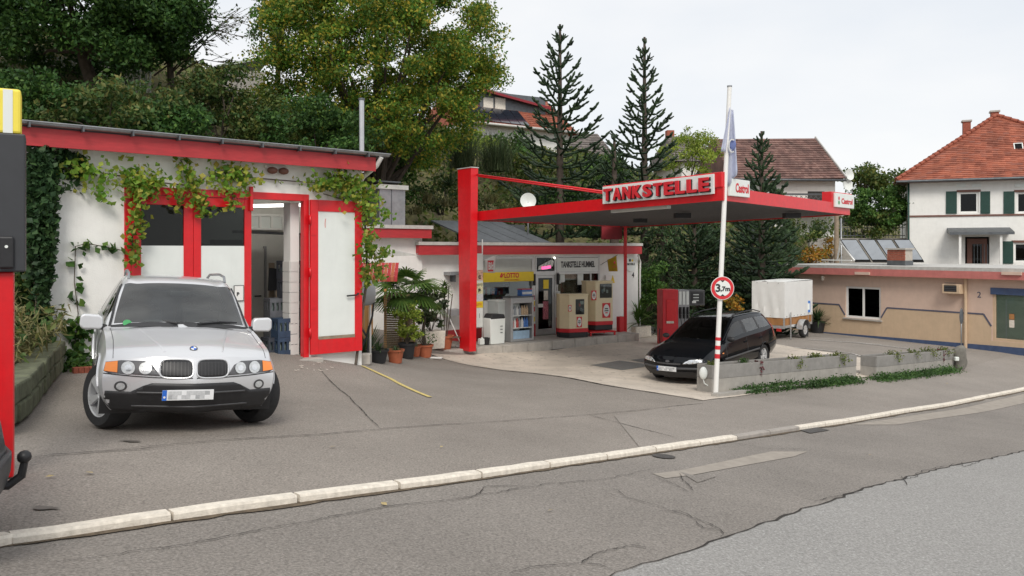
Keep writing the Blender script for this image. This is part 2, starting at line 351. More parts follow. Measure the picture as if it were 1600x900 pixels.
for c in CR: ribbon('crack', onroad(*c), .010, RO + .013, 'crack', road, .008, .035)
# kerb: one stone after another
kerb = thing('kerb', 'line of cream kerb stones along the road', 'kerb', KP[5]); kerb['kind'] = 'structure'; del kerb['category']
def kl(ss):
    acc = 0
    for a, b in zip(KP[:-1], KP[1:]):
        l = (b.xy - a.xy).length
        if acc + l >= ss: return a.lerp(b, (ss - acc) / l)
        acc += l
    return KP[-1]
ktot = sum((b.xy - a.xy).length for a, b in zip(KP[:-1], KP[1:])); s_ = .35; k_ = 0
while s_ < ktot - 1.1:
    a = kl(s_ + .012); b = kl(s_ + .988); d = (b - a).normalized(); n = Vector((-d.y, d.x, 0)).normalized()
    mb = MB(); sec = [(-.095, -.2), (-.095, -.012), (-.082, .006), (.0, .010), (0, -.2)]; vs = []; m_ = 5
    for q in range(m_):
        p = a.lerp(b, q / (m_ - 1)); z = H(p.x, p.y); jz = random.gauss(0, .002)
        vs += [(p.x + n.x * (u + .0 + random.gauss(0, .003)) - a.x, p.y + n.y * (u + random.gauss(0, .003)) - a.y, z + w + jz - a.z) for u, w in sec]
    fs = [(q * 5 + i, q * 5 + (i + 1) % 5, (q + 1) * 5 + (i + 1) % 5, (q + 1) * 5 + i) for q in range(m_ - 1) for i in range(5)] + [(0, 1, 2, 3, 4), tuple(range(m_ * 5 - 5, m_ * 5))[::-1]]
    o = mb.add(vs, fs).build('kerb_stone', 'kerb_grey' if 10 < s_ < 11.9 else 'kerb_stone', kerb); o.location = a - KP[5]
    s_ += 1.0; k_ += 1
gut = ribbon('gutter_dirt', [(p.x - NV.x * .118, p.y - NV.y * .118) for p in KP[1:-2]], .085, RO + .010, 'dirt', road, .006, .15, taper=False)
# forecourt slab with its edge joint
FC = onlot((668, 552), (740, 572), (830, 583), (940, 601), (1098, 626), (1180, 615), (1345, 590), (1365, 588), (1350, 560), (1252, 545), (1150, 528), (1010, 517), (985, 520), (850, 540))
pad = sheet('forecourt', FC, .006, 'concrete_pad', .5)
ribbon('joint', onlot((668, 552), (740, 572), (830, 583), (940, 601), (1098, 626)), .05, .012, 'crack', pad, .003, .2)
ribbon('joint', onlot((1000, 545), (1120, 560), (1250, 580)), .02, .012, 'crack', pad, .002, .2)
sheet('filler_plate', onlot((922, 571), (968, 564), (1022, 571), (972, 579)), .014, 'plate_steel', .5, pad)
sheet('filler_plate', onlot((985, 563), (1010, 560), (1030, 564), (1004, 567)), .014, 'plate_steel', .5, pad)
sheet('drain_grate', onlot((855, 545), (895, 538), (903, 541), (862, 548)), .014, 'iron', .5, pad)
# seams in the lot
for c in [[(0, 722), (80, 712), (200, 702), (330, 690), (500, 680), (592, 671), (700, 663), (830, 655), (960, 645), (1098, 631)], [(497, 572), (545, 620), (595, 671)], [(918, 648), (985, 666), (1055, 684)], [(60, 712), (130, 708), (260, 700)], [(1098, 631), (1040, 636)]]:
    ribbon('seam', onlot(*c), .016, .010, 'crack', lot, .005, .08)
ribbon('yellow_line', onlot((566, 572), (610, 592), (672, 621)), .09, .010, 'yellow_paint', lot, 0, .2, taper=False)
for c in [[(1240, 543), (1330, 552), (1355, 560)], [(1262, 531), (1380, 539)], [(1330, 535), (1420, 545)]]: ribbon('bay_line', onlot(*c), .1, .012, 'white_paint_worn', lot, 0, .3, taper=False)
mat('oil', (.15, .133, .116), .7, var=.3)
def blob(px, py, rx, ry, m='oil', off=.009, parent=None, n=14):
    c = gp(px, py); pts = [(c.x + math.cos(2 * math.pi * k / n) * rx * random.uniform(.6, 1.2), c.y + math.sin(2 * math.pi * k / n) * ry * random.uniform(.6, 1.2)) for k in range(n)]
    return sheet('stain', pts, off, m, .5, parent or lot)
for a in [(70, 795, .09, .05), (205, 690, .1, .04)]: blob(*a)
for k in range(16): blob(random.uniform(460, 520), random.uniform(565, 580), random.uniform(.01, .05), .02, 'kerb_stone', .011, n=7)
# manhole and gully
def disc(name, px, py, r, m, off, par):
    c = gp(px, py, RO); return sheet(name, [(c.x + r * math.cos(2 * math.pi * k / 20), c.y + r * math.sin(2 * math.pi * k / 20)) for k in range(20)], off, m, .5, par)
disc('valve_cover', 1037, 714, .14, 'iron', RO + .012, road)
gq = onroad((1247, 672), (1275, 668), (1296, 673), (1266, 678)); sheet('gully_grate', gq, RO + .012, 'iron', .5, road)
# litter: a pale leaf or two
mat('dry_leaf', (.42, .33, .16), .8, var=.3)
for px, py in [(78, 747), (140, 741), (1360, 712), (1480, 600), (1355, 622), (1095, 620), (1045, 640), (905, 575), (760, 575), (520, 700), (690, 700), (600, 790), (860, 800), (1460, 612)]:
    c = gp(px, py, 0 if py < 720 - (px - 800) * .15 else RO); s = random.uniform(.025, .05); a = random.uniform(0, 6)
    mb = MB().add([(s * math.cos(a), s * math.sin(a), .004), (s * .5 * math.cos(a + 1.6), s * .5 * math.sin(a + 1.6), .012), (-s * math.cos(a), -s * math.sin(a), .006), (s * .5 * math.cos(a - 1.6), s * .5 * math.sin(a - 1.6), .004)], [(0, 1, 2), (0, 2, 3)])
    o = mb.build('fallen_leaf', 'dry_leaf', lot); o.location = c + Vector((0, 0, .012))
# ================================================================== BUILDINGS
mat('white_render', (.82, .81, .775), .9, var=.04, scale=3, bump=.35, bscale=45, grime=.10)
mat('white_paint', (.80, .79, .76), .55, var=.03, scale=4)
mat('panel_white', (.74, .77, .74), .45, var=.04, scale=2, grime=.06)
mat('interior_white', (.66, .65, .61), .85, var=.07, scale=2, grime=.12)
mat('tile_white', (.66, .65, .62), .35, var=.05, scale=5)
mat('red_paint', (.66, .006, .012), .38, var=.08, scale=7, bump=.08, bscale=30, coat=.12, grime=.14)
mat('red_board', (.42, .030, .035), .55, var=.14, scale=4, stretch=(1, 1, 6), grime=.12)
mat('dark_red', (.23, .012, .02), .5, var=.15, scale=6)
mat('zinc', (.34, .35, .36), .42, .75, var=.15, scale=5)
mat('zinc_dark', (.13, .14, .15), .5, .6, var=.2, scale=5)
mat('cap_grey', (.52, .51, .48), .6, .2, var=.12, scale=5, grime=.25)
mat('aluminium', (.50, .50, .49), .42, .55, var=.08, scale=8)
mat('steel', (.55, .55, .56), .3, .9, var=.06, scale=10)
mat('black_plastic', (.018, .018, .02), .45, var=.2, scale=20)
mat('rubber', (.02, .02, .021), .8, var=.25, scale=30, bump=.2, bscale=120)
mat('grey_plastic', (.33, .33, .34), .5, var=.06)
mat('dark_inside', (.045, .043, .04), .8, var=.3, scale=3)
mat('roof_felt', (.075, .08, .085), .75, var=.25, scale=2, bump=.3, bscale=30)
mat('yellow_sign', (.80, .58, .02), .5, var=.05)
mat('yellow_dull', (.55, .40, .03), .7, var=.12)
mat('red_print', (.60, .02, .03), .5, var=.08)
mat('black_print', (.02, .02, .022), .5, var=.1)
mat('green_print', (.05, .30, .10), .5, var=.1)
mat('blue_print', (.03, .12, .42), .5, var=.1)
mat('pink_glow', (.95, .12, .35), .4, var=.1, emit=.9)
mat('tube_lit', (1, .97, .9), .4, var=0, emit=3.5)
mat('lamp_glow', (1, .95, .8), .4, var=.0, emit=3)
mat('grey_board', (.50, .53, .51), .5, var=.05)
mat('brick_red', (.30, .085, .05), .85, var=.25, scale=12, bump=.4, bscale=50)
mat('mortar', (.42, .38, .33), .9, var=.1)
mat('peach', (.63, .465, .375), .88, var=.05, scale=3, bump=.3, bscale=60, grime=.12)
mat('ochre', (.58, .43, .29), .88, var=.06, scale=3, bump=.3, bscale=60, grime=.14)
mat('coral', (.52, .17, .15), .7, var=.1, scale=4, grime=.2)
mat('blue_plinth', (.055, .085, .17), .75, var=.18, scale=4, grime=.2)
mat('band_dark', (.10, .10, .14), .7, var=.1)
mat('green_shutter', (.012, .055, .042), .55, var=.15)
mat('brown_trim', (.16, .07, .05), .6, var=.15)
mat('oak', (.36, .17, .06), .6, var=.25, scale=3, stretch=(1, 1, .15))
mat('wood_grey', (.27, .21, .15), .85, var=.25, scale=6, bump=.4, bscale=40)
mat('tile_red', (.4, .1, .05), .8, var=.12, scale=1.2, island=[(0, (.22, .065, .038)), (.3, (.30, .088, .05)), (.7, (.36, .115, .066)), (1, (.27, .10, .07))])
mat('tile_brown', (.2, .1, .08), .8, var=.15, scale=1.2, island=[(0, (.105, .055, .047)), (.5, (.16, .085, .07)), (1, (.20, .115, .095))])
mat('tile_grey', (.2, .2, .2), .8, var=.1, scale=1.5, island=[(0, (.10, .088, .082)), (1, (.17, .145, .13))])
mat('pv', (.02, .024, .035), .12, var=.3, scale=8, coat=.6)
mat('collector', (.30, .32, .34), .14, .35, var=.12, scale=1.5, coat=.5)
mat('terrace_stone', (.30, .28, .25), .9, var=.2, scale=3)
glass('glass_clear', (.80, .84, .83)); glass('glass_dark', (.30, .33, .33), .55); glass('glass_frost', (.9, .92, .9), rough=.25)
def wall(parent, name, m, x0, x1, z0, z1, y0, y1, ops=()):
    mb = MB(); xs = sorted({x0, x1, *[o[0] for o in ops], *[o[1] for o in ops]})
    for a, b in zip(xs[:-1], xs[1:]):
        cuts = sorted([(o[2], o[3]) for o in ops if o[0] < (a + b) / 2 < o[1]]); z = z0
        for c, d in cuts:
            if c > z: mb.box(a, b, y0, y1, z, c)
            z = d
        if z < z1: mb.box(a, b, y0, y1, z, z1)
    return mb.build(name, m, parent)
def window(parent, x0, x1, z0, z1, y, cols=1, rows=1, fm='white_paint', gm='glass_dark', w=.06, dep=.07, sill=None, back=None, bd=.3):
    mb = MB(); mb.box(x0, x0 + w, y, y + dep, z0, z1).box(x1 - w, x1, y, y + dep, z0, z1).box(x0 + w, x1 - w, y, y + dep, z0, z0 + w).box(x0 + w, x1 - w, y, y + dep, z1 - w, z1)
    cw = (x1 - x0 - w) / cols; rh = (z1 - z0 - w) / rows
    for i in range(1, cols): mb.box(x0 + i * cw, x0 + i * cw + w, y + .003, y + dep, z0 + w, z1 - w)
    for j in range(1, rows): mb.box(x0 + w, x1 - w, y + .006, y + dep - .003, z0 + j * rh, z0 + j * rh + w)
    f = mb.build('window', fm, parent, .006)
    for i in range(cols):
        for j in range(rows):
            B('pane', gm, f, x0 + i * cw + w, x0 + (i + 1) * cw, y + dep * .45, y + dep * .55, z0 + j * rh + w, z0 + (j + 1) * rh)
    if sill: B('sill', sill, f, x0 - .08, x1 + .08, y - .12, y + dep, z0 - .07, z0 - .002, bevel=.008)
    if back: B('backing_panel', back, f, x0 + .02, x1 - .02, y + bd, y + bd + .02, z0, z1)  # plain panel added behind the panes in the given colour
    return f
def tiles(name, m, parent, quad, rows, cols, lift=.03, tri=None):
    """courses of separate tiles over a roof slope given by four corners: eave left, eave right, ridge right, ridge left"""
    a, b, c, d = [Vector(q) for q in quad]; nrm = (b - a).cross(d - a).normalized(); mb = MB()
    if nrm.z < 0: nrm = -nrm
    for r in range(rows):
        v0, v1 = r / rows, (r + 1.12) / rows
        e0 = a.lerp(d, v0); e1 = b.lerp(c, v0); g0 = a.lerp(d, min(v1, 1)); g1 = b.lerp(c, min(v1, 1))
        n = max(1, int(cols * max(.02, (e1 - e0).length) / (b - a).length)); off = .5 * (r % 2)
        for k in range(n + 1):
            u0, u1 = max(0, (k - off) / n), min(1, (k + 1 - off) / n)
            if u1 - u0 < .1 / n: continue
            um = (u0 + u1) / 2; j = random.uniform(0, .012)
            p = [e0.lerp(e1, u0 + .004 / n), e0.lerp(e1, um), e0.lerp(e1, u1 - .004 / n), g0.lerp(g1, u1), g0.lerp(g1, u0)]
            sag = (a - d).normalized() * .03
            vs = [p[0] + nrm * (lift + j), p[1] + nrm * (lift + .012 + j) + sag, p[2] + nrm * (lift + j), p[3] + nrm * .002, p[4] + nrm * .002, p[0], p[1] + sag, p[2]]
            mb.add(vs, [(0, 1, 3, 4), (1, 2, 3), (5, 6, 1, 0), (6, 7, 2, 1)])
    o = mb.build(name, m, parent); o['kind'] = 'stuff'; return o
# ------------------------------------------------------------------ workshop garage on the left
GZ = EYE - 166 / F * 15.2
GF = Frame((-7.29, 12.28, GZ), (.752, .66)); GL = 5.68
g = thing('garage', 'white workshop garage with red door frames and grey gutter, left of the pots', 'garage', GF.o, GF.rz)
x0, x1 = GF.lx(197), GF.lx(480); zt = GF.p(330, 301)[1]; zf = GF.p(330, 246, -.3)[1]
gxl = GF.lx(74)
wall(g, 'wall', 'white_render', gxl, GL, -.45, zf + .1, 0, .25, [(x0, x1, -.45, zt)])
B('wall', 'white_render', g, gxl, gxl + .25, .25, 5.2, -.45, zf + .1); B('wall', 'white_render', g, GL - .25, GL, .25, 5.2, -.45, zf + .1)
B('back_wall', 'interior_white', g, gxl + .25, GL - .25, 2.7, 2.9, -.3, zf + .1); B('floor', 'concrete', g, gxl + .25, GL - .25, .02, 5.0, -.42, -.02)
B('ceiling', 'interior_white', g, gxl + .25, GL - .25, .25, 5.0, zf - .1, zf + .09)
B('plinth', 'dark_red', g, gxl, x0 - .02, -.025, -.003, -.45, .16)
rf = MB().prism([(-.345, zf + .25), (-.345, zf + .30), (5.4, zf + .6), (5.4, zf + .5)], 'x', -.55, GL + .35).build('roof', 'roof_felt', g)
B('fascia', 'red_board', rf, -.42, GL + .12, -.34, -.30, zf - .03, zf + .245); B('fascia', 'red_board', rf, GL + .10, GL + .13, -.30, 5.2, zf, zf + .24)
B('soffit', 'white_paint', rf, -.42, GL + .10, -.30, -.002, zf + .10, zf + .115)
gx0, gx1, gr = -.62, GL + .38, .052; gm = MB(); vs = []; n = 9
for gx in (gx0, gx1): vs += [(gx, -.405 + gr * math.cos(math.pi + math.pi * k / (n - 1)), zf + .315 + gr * math.sin(math.pi + math.pi * k / (n - 1))) for k in range(n)]
gm.add(vs, [(k, k + 1, n + k + 1, n + k) for k in range(n - 1)] + [tuple(range(n))[::-1], tuple(range(n, 2 * n))], True)
gm.tube([(gx0, -.425 - gr, zf + .3155), (gx1, -.425 - gr, zf + .3155)], .012, 6)
gut = gm.build('gutter', 'zinc', rf)
for k in range(9): MB().box(gx0 + .4 + k * .72, gx0 + .425 + k * .72, -.5, -.35, zf + .225, zf + .30).build('gutter_bracket', 'zinc_dark', rf)
MB().tube([(GL + .2, -.42, zf + .25), (GL + .16, -.3, zf + .08), (GL + .1, .12, zf - .12), (GL + .1, .3, zf - .3)], .045, 10).build('downpipe', 'white_paint', g)
px_, pz_ = GF.p(565, 238, 2.2); _, pt_ = GF.p(565, 157, 2.2)
fl = MB().cyl((px_, 2.2, zf + .2), .06, pt_ - zf - .2, 14).build('flue', 'steel', rf); MB().cyl((px_, 2.2, pt_), .075, .05, 14).build('flue_cap', 'zinc_dark', rf)
# pair of round lamps under the eave
lx_, lz_ = GF.p(430, 264)
lm = MB().box(lx_ - .22, lx_ + .22, -.06, -.003, lz_ + .0, lz_ + .05).build('lamp_bracket', 'white_paint', g)
for q in (-.10, .12): MB().ico((lx_ + q, -.10, lz_ - .04), .09, 2, (1.1, .9, .75)).build('lamp', 'brown_trim', lm)
# red door frame, two fixed leaves, one opened leaf
fz = .10
def leaf(name, xa, xb, za, zb, y, fw=.12, mid=None, open_=False, lower='panel_white', upper='glass_dark', bw=.2, tw=.16):
    mb = MB(); mb.box(xa, xa + fw, y - .06, y, za, zb).box(xb - fw, xb, y - .06, y, za, zb).box(xa + fw, xb - fw, y - .058, y, zb - tw, zb).box(xa + fw, xb - fw, y - .058, y, za, za + bw)
    f = mb.build(name, 'red_paint', g, .006)
    if mid: B('pane', upper, f, xa + fw, xb - fw, y - .035, y - .028, mid, zb - tw); B('panel', lower, f, xa + fw, xb - fw, y - .045, y - .02, za + bw, mid)
    else: B('panel', lower, f, xa + fw, xb - fw, y - .04, y - .02, za + bw, zb - tw)
    return f
xm1, xm2 = GF.lx(302), GF.lx(393); zmid = GF.p(300, 384)[1]
fr_ = MB().box(x0 - .03, x0 + .07, -.02, .12, -.4, zt + .05).box(x1 - .08, x1 + .03, -.02, .12, -.4, zt + .05).box(x0 + .07, x1 - .08, -.021, .118, zt - .08, zt + .05)
fr_.build('door_frame', 'red_paint', g, .006)
leaf('door', x0 + .075, xm1, 0, zt - .085, .06, fw=.16, mid=zmid); leaf('door', xm1 + .006, xm2, 0, zt - .085, .06, fw=.13, mid=zmid)
B('bolt', 'red_paint', g, xm2 - .055, xm2 + .005, -.075, -.003, zt - .3, zt + .14, bevel=.008)
np_ = GF.p(373, 458); B('notice', 'white_paint', g, np_[0] - .08, np_[0] + .08, -.012, -.008, np_[1] - .13, np_[1] + .13)
np2 = B('notice_frame', 'black_print', g, np_[0] - .092, np_[0] + .092, -.0075, -.004, np_[1] - .142, np_[1] + .142)
text('notice_mark', 'P', .09, 'black_print', g, (np_[0] - .02, -.0145, np_[1] - .02), bold=.004)
lf = leaf('door', 0, GF.lx(562, -.1) - x1 - .0, .02, zt - .05, 0, fw=.155, tw=.22, bw=.30)
lf.location = (x1 + .02, -.05, 0); lf.rotation_euler = (0, 0, R(-3.5))
ow_ = GF.lx(562, -.1) - x1
MB().tube([(ow_ - .35, -.10, 1.12), (ow_ - .15, -.10, 1.13), (ow_ - .10, -.10, 1.16), (ow_ - .10, -.06, 1.16)], .016, 8).build('handle', 'black_plastic', lf)
for z in (.35, 1.5, 2.5): MB().cyl((-.01, -.06, z), .025, .18, 8).build('hinge', 'red_paint', lf)
for z in (.9, 2.3): B('latch', 'red_paint', lf, .0, .1, -.075, -.06, z, z + .05)
MB().box(.16, ow_ - .16, -.062, -.0595, .30, .36).build('bottom_rail', 'wood_grey', lf)
mat('scratch_red', (.6, .1, .08), .6); MB().tube([(.31, -.042, 2.62), (.30, -.042, 2.52), (.305, -.042, 2.45)], .006, 5).build('scratch', 'scratch_red', lf)
B('threshold', 'concrete', g, xm2 - .1, x1 + .2, -.28, -.003, -.45, -.03, bevel=.015)
# tiled pier inside the opening, inner door, inner high window
pier = MB(); tx = x1 - .14
pier.box(tx - .08, tx + .1, .26, .55, -.02, zt - .1); pr = pier.build('pier', 'white_paint', g)
for k in range(9):
    for q in (0,): B('tile', 'tile_white', pr, tx - .08, tx + .075, .244, .259, k * .2 + .005, k * .2 + .195)
for k in range(9):
    for q in range(2): B('tile', 'tile_white', pr, tx - .096, tx - .081, .262 + q * .15, .407 + q * .15, k * .2 + .005, k * .2 + .195)
dx0, dx1, dz0, dz1 = GF.rect(394, 392, 412, 562, 2.65); idr = B('inner_door', 'interior_white', g, dx0 - .75, dx1, 2.63, 2.69, 0, 2.05); MB().tube([(dx1 - .1, 2.62, 1.02), (dx1 - .1, 2.56, 1.02), (dx1 - .24, 2.56, 1.02)], .016, 6).build('handle', 'black_plastic', idr)
B('inner_door_frame', 'grey_plastic', g, dx1 + .002, dx1 + .05, 2.61, 2.685, 0, 2.1)
bx = GF.lx(438, 2.6); window(g, bx - .75, bx + .1, 2.45, 2.8, 2.6, 3, 1, 'white_paint', 'lamp_glow' if False else 'panel_white', .05)
MB().bar((bx - 1.2, 2.2, 2.4), (bx + .3, 2.2, 2.36), .22, .05).build('ceiling_rack', 'zinc_dark', g); MB().bar((bx - 1.5, 1.9, 2.9), (bx + .4, 1.9, 3.0), .08, .06).build('light_tube', 'tube_lit', g)
# shelf seen through the second window
s2 = GF.p(350, 382, 1.2); B('inner_shelf', 'wood_grey', g, s2[0] - .35, s2[0] + .45, 1.1, 1.5, s2[1] - .03, s2[1]); B('shelf_box', 'black_plastic', g, s2[0] - .2, s2[0] + .35, 1.15, 1.4, s2[1] + .001, s2[1] + .09)
B('partition', 'interior_white', g, x0 - .2, xm2 - .6, 1.9, 2.0, -.02, 2.1)
# ------------------------------------------------------------------ bottle crates and tools inside the garage, each its own thing
mat('crate_blue', (.03, .055, .10), .55, var=.2); mat('crate_dark', (.05, .055, .07), .6, var=.2); mat('crate_grey', (.12, .125, .14), .55, var=.2); mat('bottle_glass', (.10, .13, .12), .1, var=.2, coat=.5)
def crate(m, w=.4, d=.3, h=.36, bottles=True):
    mb = MB(); t = .02
    mb.box(-w / 2, w / 2, -d / 2, d / 2, 0, .03)
    for y in (-d / 2, d / 2 - t):
        mb.box(-w / 2, w / 2, y, y + t, .03, .12).box(-w / 2, w / 2, y, y + t, h - .08, h)
        for k in range(5): xx = -w / 2 + k * (w - .04) / 4; mb.box(xx, xx + .04, y + .002, y + t - .002, .12, h - .08)
    for x in (-w / 2, w / 2 - t):
        mb.box(x, x + t, -d / 2 + t, d / 2 - t, .03, .14).box(x, x + t, -d / 2 + t, d / 2 - t, h - .06, h)
        for k in range(3): yy = -d / 2 + t + k * (d - 2 * t - .04) / 2; mb.box(x + .002, x + t - .002, yy, yy + .04, .14, h - .06)
    root = bpy.data.objects.new('bottle_crate', None); COL.objects.link(root); mb.build('crate_box', m, root)
    if bottles:
        bt = MB().lathe([(.034, 0), (.034, .17), (.014, .23), (.014, .29), (0, .29)], 10).mesh('bottle')
        for i in range(4):
            for j in range(3):
                o = bpy.data.objects.new('bottle', bt); COL.objects.link(o); o.parent = root; o.location = (-w / 2 + .065 + i * .09, -d / 2 + .06 + j * .09, .035)
        bt.materials.append(M['bottle_glass'])
    return root
cr0 = {m: crate(m) for m in ('crate_blue', 'crate_dark', 'crate_grey')}; used = set(); ROWN = ['bottom', 'second', 'third', 'fourth', 'fifth', 'top']
def put_crate(m, px, Yl, lvl, label, rz=0.):
    x = GF.lx(px, Yl); loc = GF.w(x, Yl, -.015 + lvl * .365)
    r = cr0[m] if m not in used else copy_tree(cr0[m]); used.add(m); r.location = loc; r.rotation_euler = (0, 0, GF.rz + rz)
    tag(r, label, 'crate', 'bottle crates in the garage doorway')
for k in range(5): put_crate('crate_dark', 452, .86, k, f'dark blue bottle crate, {["lowest", "second from bottom", "middle", "second from top", "topmost"][k]} of the tall stack by the tiled pier', .05 * (-1) ** k)
for k in range(2): put_crate('crate_blue', 444, .40, k, f'blue bottle crate in the short stack in front of the tall one, {["lower", "upper"][k]} one', .03)
put_crate('crate_grey', 432, .78, 2, 'grey bottle crate with clear bottles above the blue crates'); put_crate('crate_grey', 432, .78, 1, 'grey bottle crate directly below the one with clear bottles'); put_crate('crate_grey', 432, .78, 0, 'grey bottle crate at the floor behind the blue crates')
put_crate('crate_dark', 428, .55, 0, 'dark crate of bottles on the floor left of the blue crates', .1)
sp = thing('shovel', 'black snow shovel standing upright beside the tall crate stack', 'shovel', GF.w(GF.lx(434, 1.15), 1.15, 0), GF.rz)
MB().tube([(0, 0, 0), (.02, .1, 1.25)], .02, 8).build('handle', 'wood_grey', sp); MB().prism([(-.17, 1.2), (.17, 1.2), (.17, 1.62), (-.14, 1.66)], 'y', .08, .10).build('blade', 'black_plastic', sp)
pk = thing('plank', 'grey plank leaning against the garage wall left of the crates', 'plank', GF.w(GF.lx(424, 1.3), 1.3, 0), GF.rz); MB().bar((0, 0, 0), (.12, .25, 1.75), .12, .03).build('board', 'wood_grey', pk)
# ------------------------------------------------------------------ shop, its left wing and the step
SZ = EYE - (528 - HY) / F * 27.0
SF = Frame((-2.71, 25.0, SZ), (.797, .604))
sh = thing('shop', 'white petrol station shop with red fascia, glazed front and flat roof', 'shop', SF.o, SF.rz)
fx0, fx1 = SF.lx(655, -.35), SF.lx(1003, -.35)
zt0, zt1 = SF.p(840, 379, -.35)[1], SF.p(840, 397.5, -.35)[1]
B('fascia', 'red_board', sh, fx0, fx1, -.35, -.31, zt1, zt0 - .10); B('fascia_cap', 'cap_grey', sh, fx0 - .03, fx1 + .03, -.38, .1, zt0 - .10, zt0)
B('fascia', 'red_board', sh, fx1 - .04, fx1, -.31, 5, zt1, zt0 - .10); B('soffit', 'white_paint', sh, fx0, fx1 - .04, -.31, -.003, zt1 + .02, zt1 + .05)
B('fascia', 'red_board', sh, fx0, fx0 + .04, -.31, 2, zt1, zt0 - .10)
B('roof', 'roof_felt', sh, fx0 + .05, fx1 - .05, .1, 6, zt0 - .16, zt0 - .04)
w1 = (SF.lx(752), SF.lx(834)); wd_ = (SF.lx(836), SF.lx(868)); w2 = (SF.lx(869), SF.lx(937)); ze = SF.lx(997)
zW = SF.p(845, 400)[1]; zp = SF.p(800, 508)[1]; zs = SF.p(900, 494)[1]
wall(sh, 'wall', 'white_render', SF.lx(640), ze, -.3, zt1 + .3, 0, .22, [(w1[0], w1[1], zp, zW), (wd_[0], wd_[1], -.3, zW), (w2[0], w2[1], zs, zW)])
B('wall', 'white_render', sh, ze - .22, ze, .22, 5.5, -.3, zt1 + .3); B('wall', 'interior_white', sh, SF.lx(745), ze - .22, 4.2, 4.4, -.3, zt1 + .3); B('wall', 'white_render', sh, SF.lx(640), SF.lx(640) + .2, .22, 5.5, -.3, zt1 + .3)
B('floor', 'concrete', sh, SF.lx(700), ze - .22, .02, 4.2, -.25, .0)
for a, b, zz in ((SF.lx(697), w1[0] + .0, .42), (w1[0] + .0, w1[1], zp), (w1[1] + .002, wd_[0], zp), (wd_[1], w2[0] + .4, .6)): B('plinth', 'red_board', sh, a, b, -.03, -.003, -.2, zz - .01)
# window 1: grey upper board, yellow sign, glazing, white apron
zl1, zl0 = SF.p(793, 425)[1], SF.p(793, 440)[1]; zg = SF.p(793, 468)[1]
B('frame', 'aluminium', sh, w1[0], w1[0] + .07, -.02, .1, zp, zW); B('frame', 'aluminium', sh, w1[1] - .09, w1[1], -.02, .1, zp, zW); B('frame', 'aluminium', sh, w1[0] + .07, w1[1] - .09, -.018, .1, zW - .09, zW)
B('upper_board', 'grey_board', sh, w1[0] + .07, w1[1] - .09, .0, .05, zl1, zW - .09)
ls = B('lotto_sign', 'yellow_sign', sh, w1[0] + .03, w1[1] - .07, -.09, -.021, zl0, zl1, bevel=.01)
cx_ = (w1[0] + w1[1]) / 2; fit_text('lettering', 'LOTTO', .62, .17, 'red_print', ls, (cx_ + .08, -.095, (zl0 + zl1) / 2 + .05), bold=.005)
fit_text('lettering', 'BADEN WÜRTTEMBERG', .62, .045, 'red_print', ls, (cx_ + .08, -.095, (zl0 + zl1) / 2 - .10))
lg = MB(); lg.bar((cx_ - .40, -.095, (zl0 + zl1) / 2), (cx_ - .33, -.095, (zl0 + zl1) / 2 + .13), .004, .05, (1, 0, 0)); lg.bar((cx_ - .36, -.096, (zl0 + zl1) / 2 - .01), (cx_ - .26, -.096, (zl0 + zl1) / 2 + .10), .004, .04, (1, 0, 0)); lg.build('clover_mark', 'red_print', ls)
B('pane', 'glass_clear', sh, w1[0] + .07, w1[1] - .09, .04, .048, zg, zl1); B('apron', 'white_paint', sh, w1[0] + .07, w1[1] - .09, .0, .06, zp, zg)
# door
df = MB().box(wd_[0], wd_[0] + .06, -.02, .1, 0, zW).box(wd_[1] - .06, wd_[1], -.02, .1, 0, zW); zd = SF.p(852, 430)[1]
df.box(wd_[0] + .06, wd_[1] - .06, -.018, .1, zd, zd + .14).box(wd_[0] + .06, wd_[1] - .06, -.018, .1, zW - .06, zW).build('door_frame', 'aluminium', sh)
dr = MB().box(wd_[0] + .065, wd_[0] + .15, .0, .05, .02, zd - .005).box(wd_[1] - .15, wd_[1] - .065, .0, .05, .02, zd - .005).box(wd_[0] + .15, wd_[1] - .15, .002, .05, .02, .22).box(wd_[0] + .15, wd_[1] - .15, .002, .05, zd - .1, zd - .005).build('door', 'aluminium', sh, .005)
B('pane', 'glass_dark', dr, wd_[0] + .15, wd_[1] - .15, .02, .028, .22, zd - .1); dxm = (wd_[0] + wd_[1]) / 2
B('push_bar', 'white_paint', dr, wd_[0] + .10, wd_[0] + .33, -.05, -.003, .98, 1.10, bevel=.01)
for nm, m_, xa, xb, za, zb in (('sticker', 'yellow_sign', dxm - .08, dxm + .16, 1.62, 1.93), ('sticker', 'kerb_stone', dxm - .06, dxm + .13, 1.22, 1.55), ('poster', 'pink_print', dxm - .1, dxm + .14, .55, 1.18)):
    if m_ not in M: mat('pink_print', (.50, .16, .20), .6, var=.6, scale=14)
    B(nm, m_, dr, xa, xb, .010, .018, za, zb)
tp = B('transom_pane', 'glass_dark', sh, wd_[0] + .06, wd_[1] - .06, .02, .028, zd + .14, zW - .06); xa, xb, za, zb = wd_[0] + .12, wd_[1] - .1, zd + .2, zW - .12
MB().prism([(xa, za), (xa + .03, za + .12), (xb - .1, zb), (xb, zb - .08), (xb - .05, za + .12), (xb - .3, za)], 'y', -.03, -.015).build('reflector', 'panel_white', tp)
MB().bar((xa + .15, -.035, za + .05), (xb - .15, -.035, za + .09), .02, .10).build('neon_tube', 'pink_glow', tp); MB().ico((xb + .02, -.05, zb + .05), .035, 2).build('lamp', 'lamp_glow', tp)
for k in range(3): MB().bar((xa + .2 + .14 * k, -.032, za + .02), (xa + .32 + .14 * k, -.032, zb), .008, .012).build('glazing_bar', 'zinc_dark', tp)
for xx in (wd_[0] - .08, wd_[1] + .06): B('wall_light', 'black_plastic', sh, xx - .03, xx + .03, -.12, -.025, 1.75, 2.15, bevel=.02); 
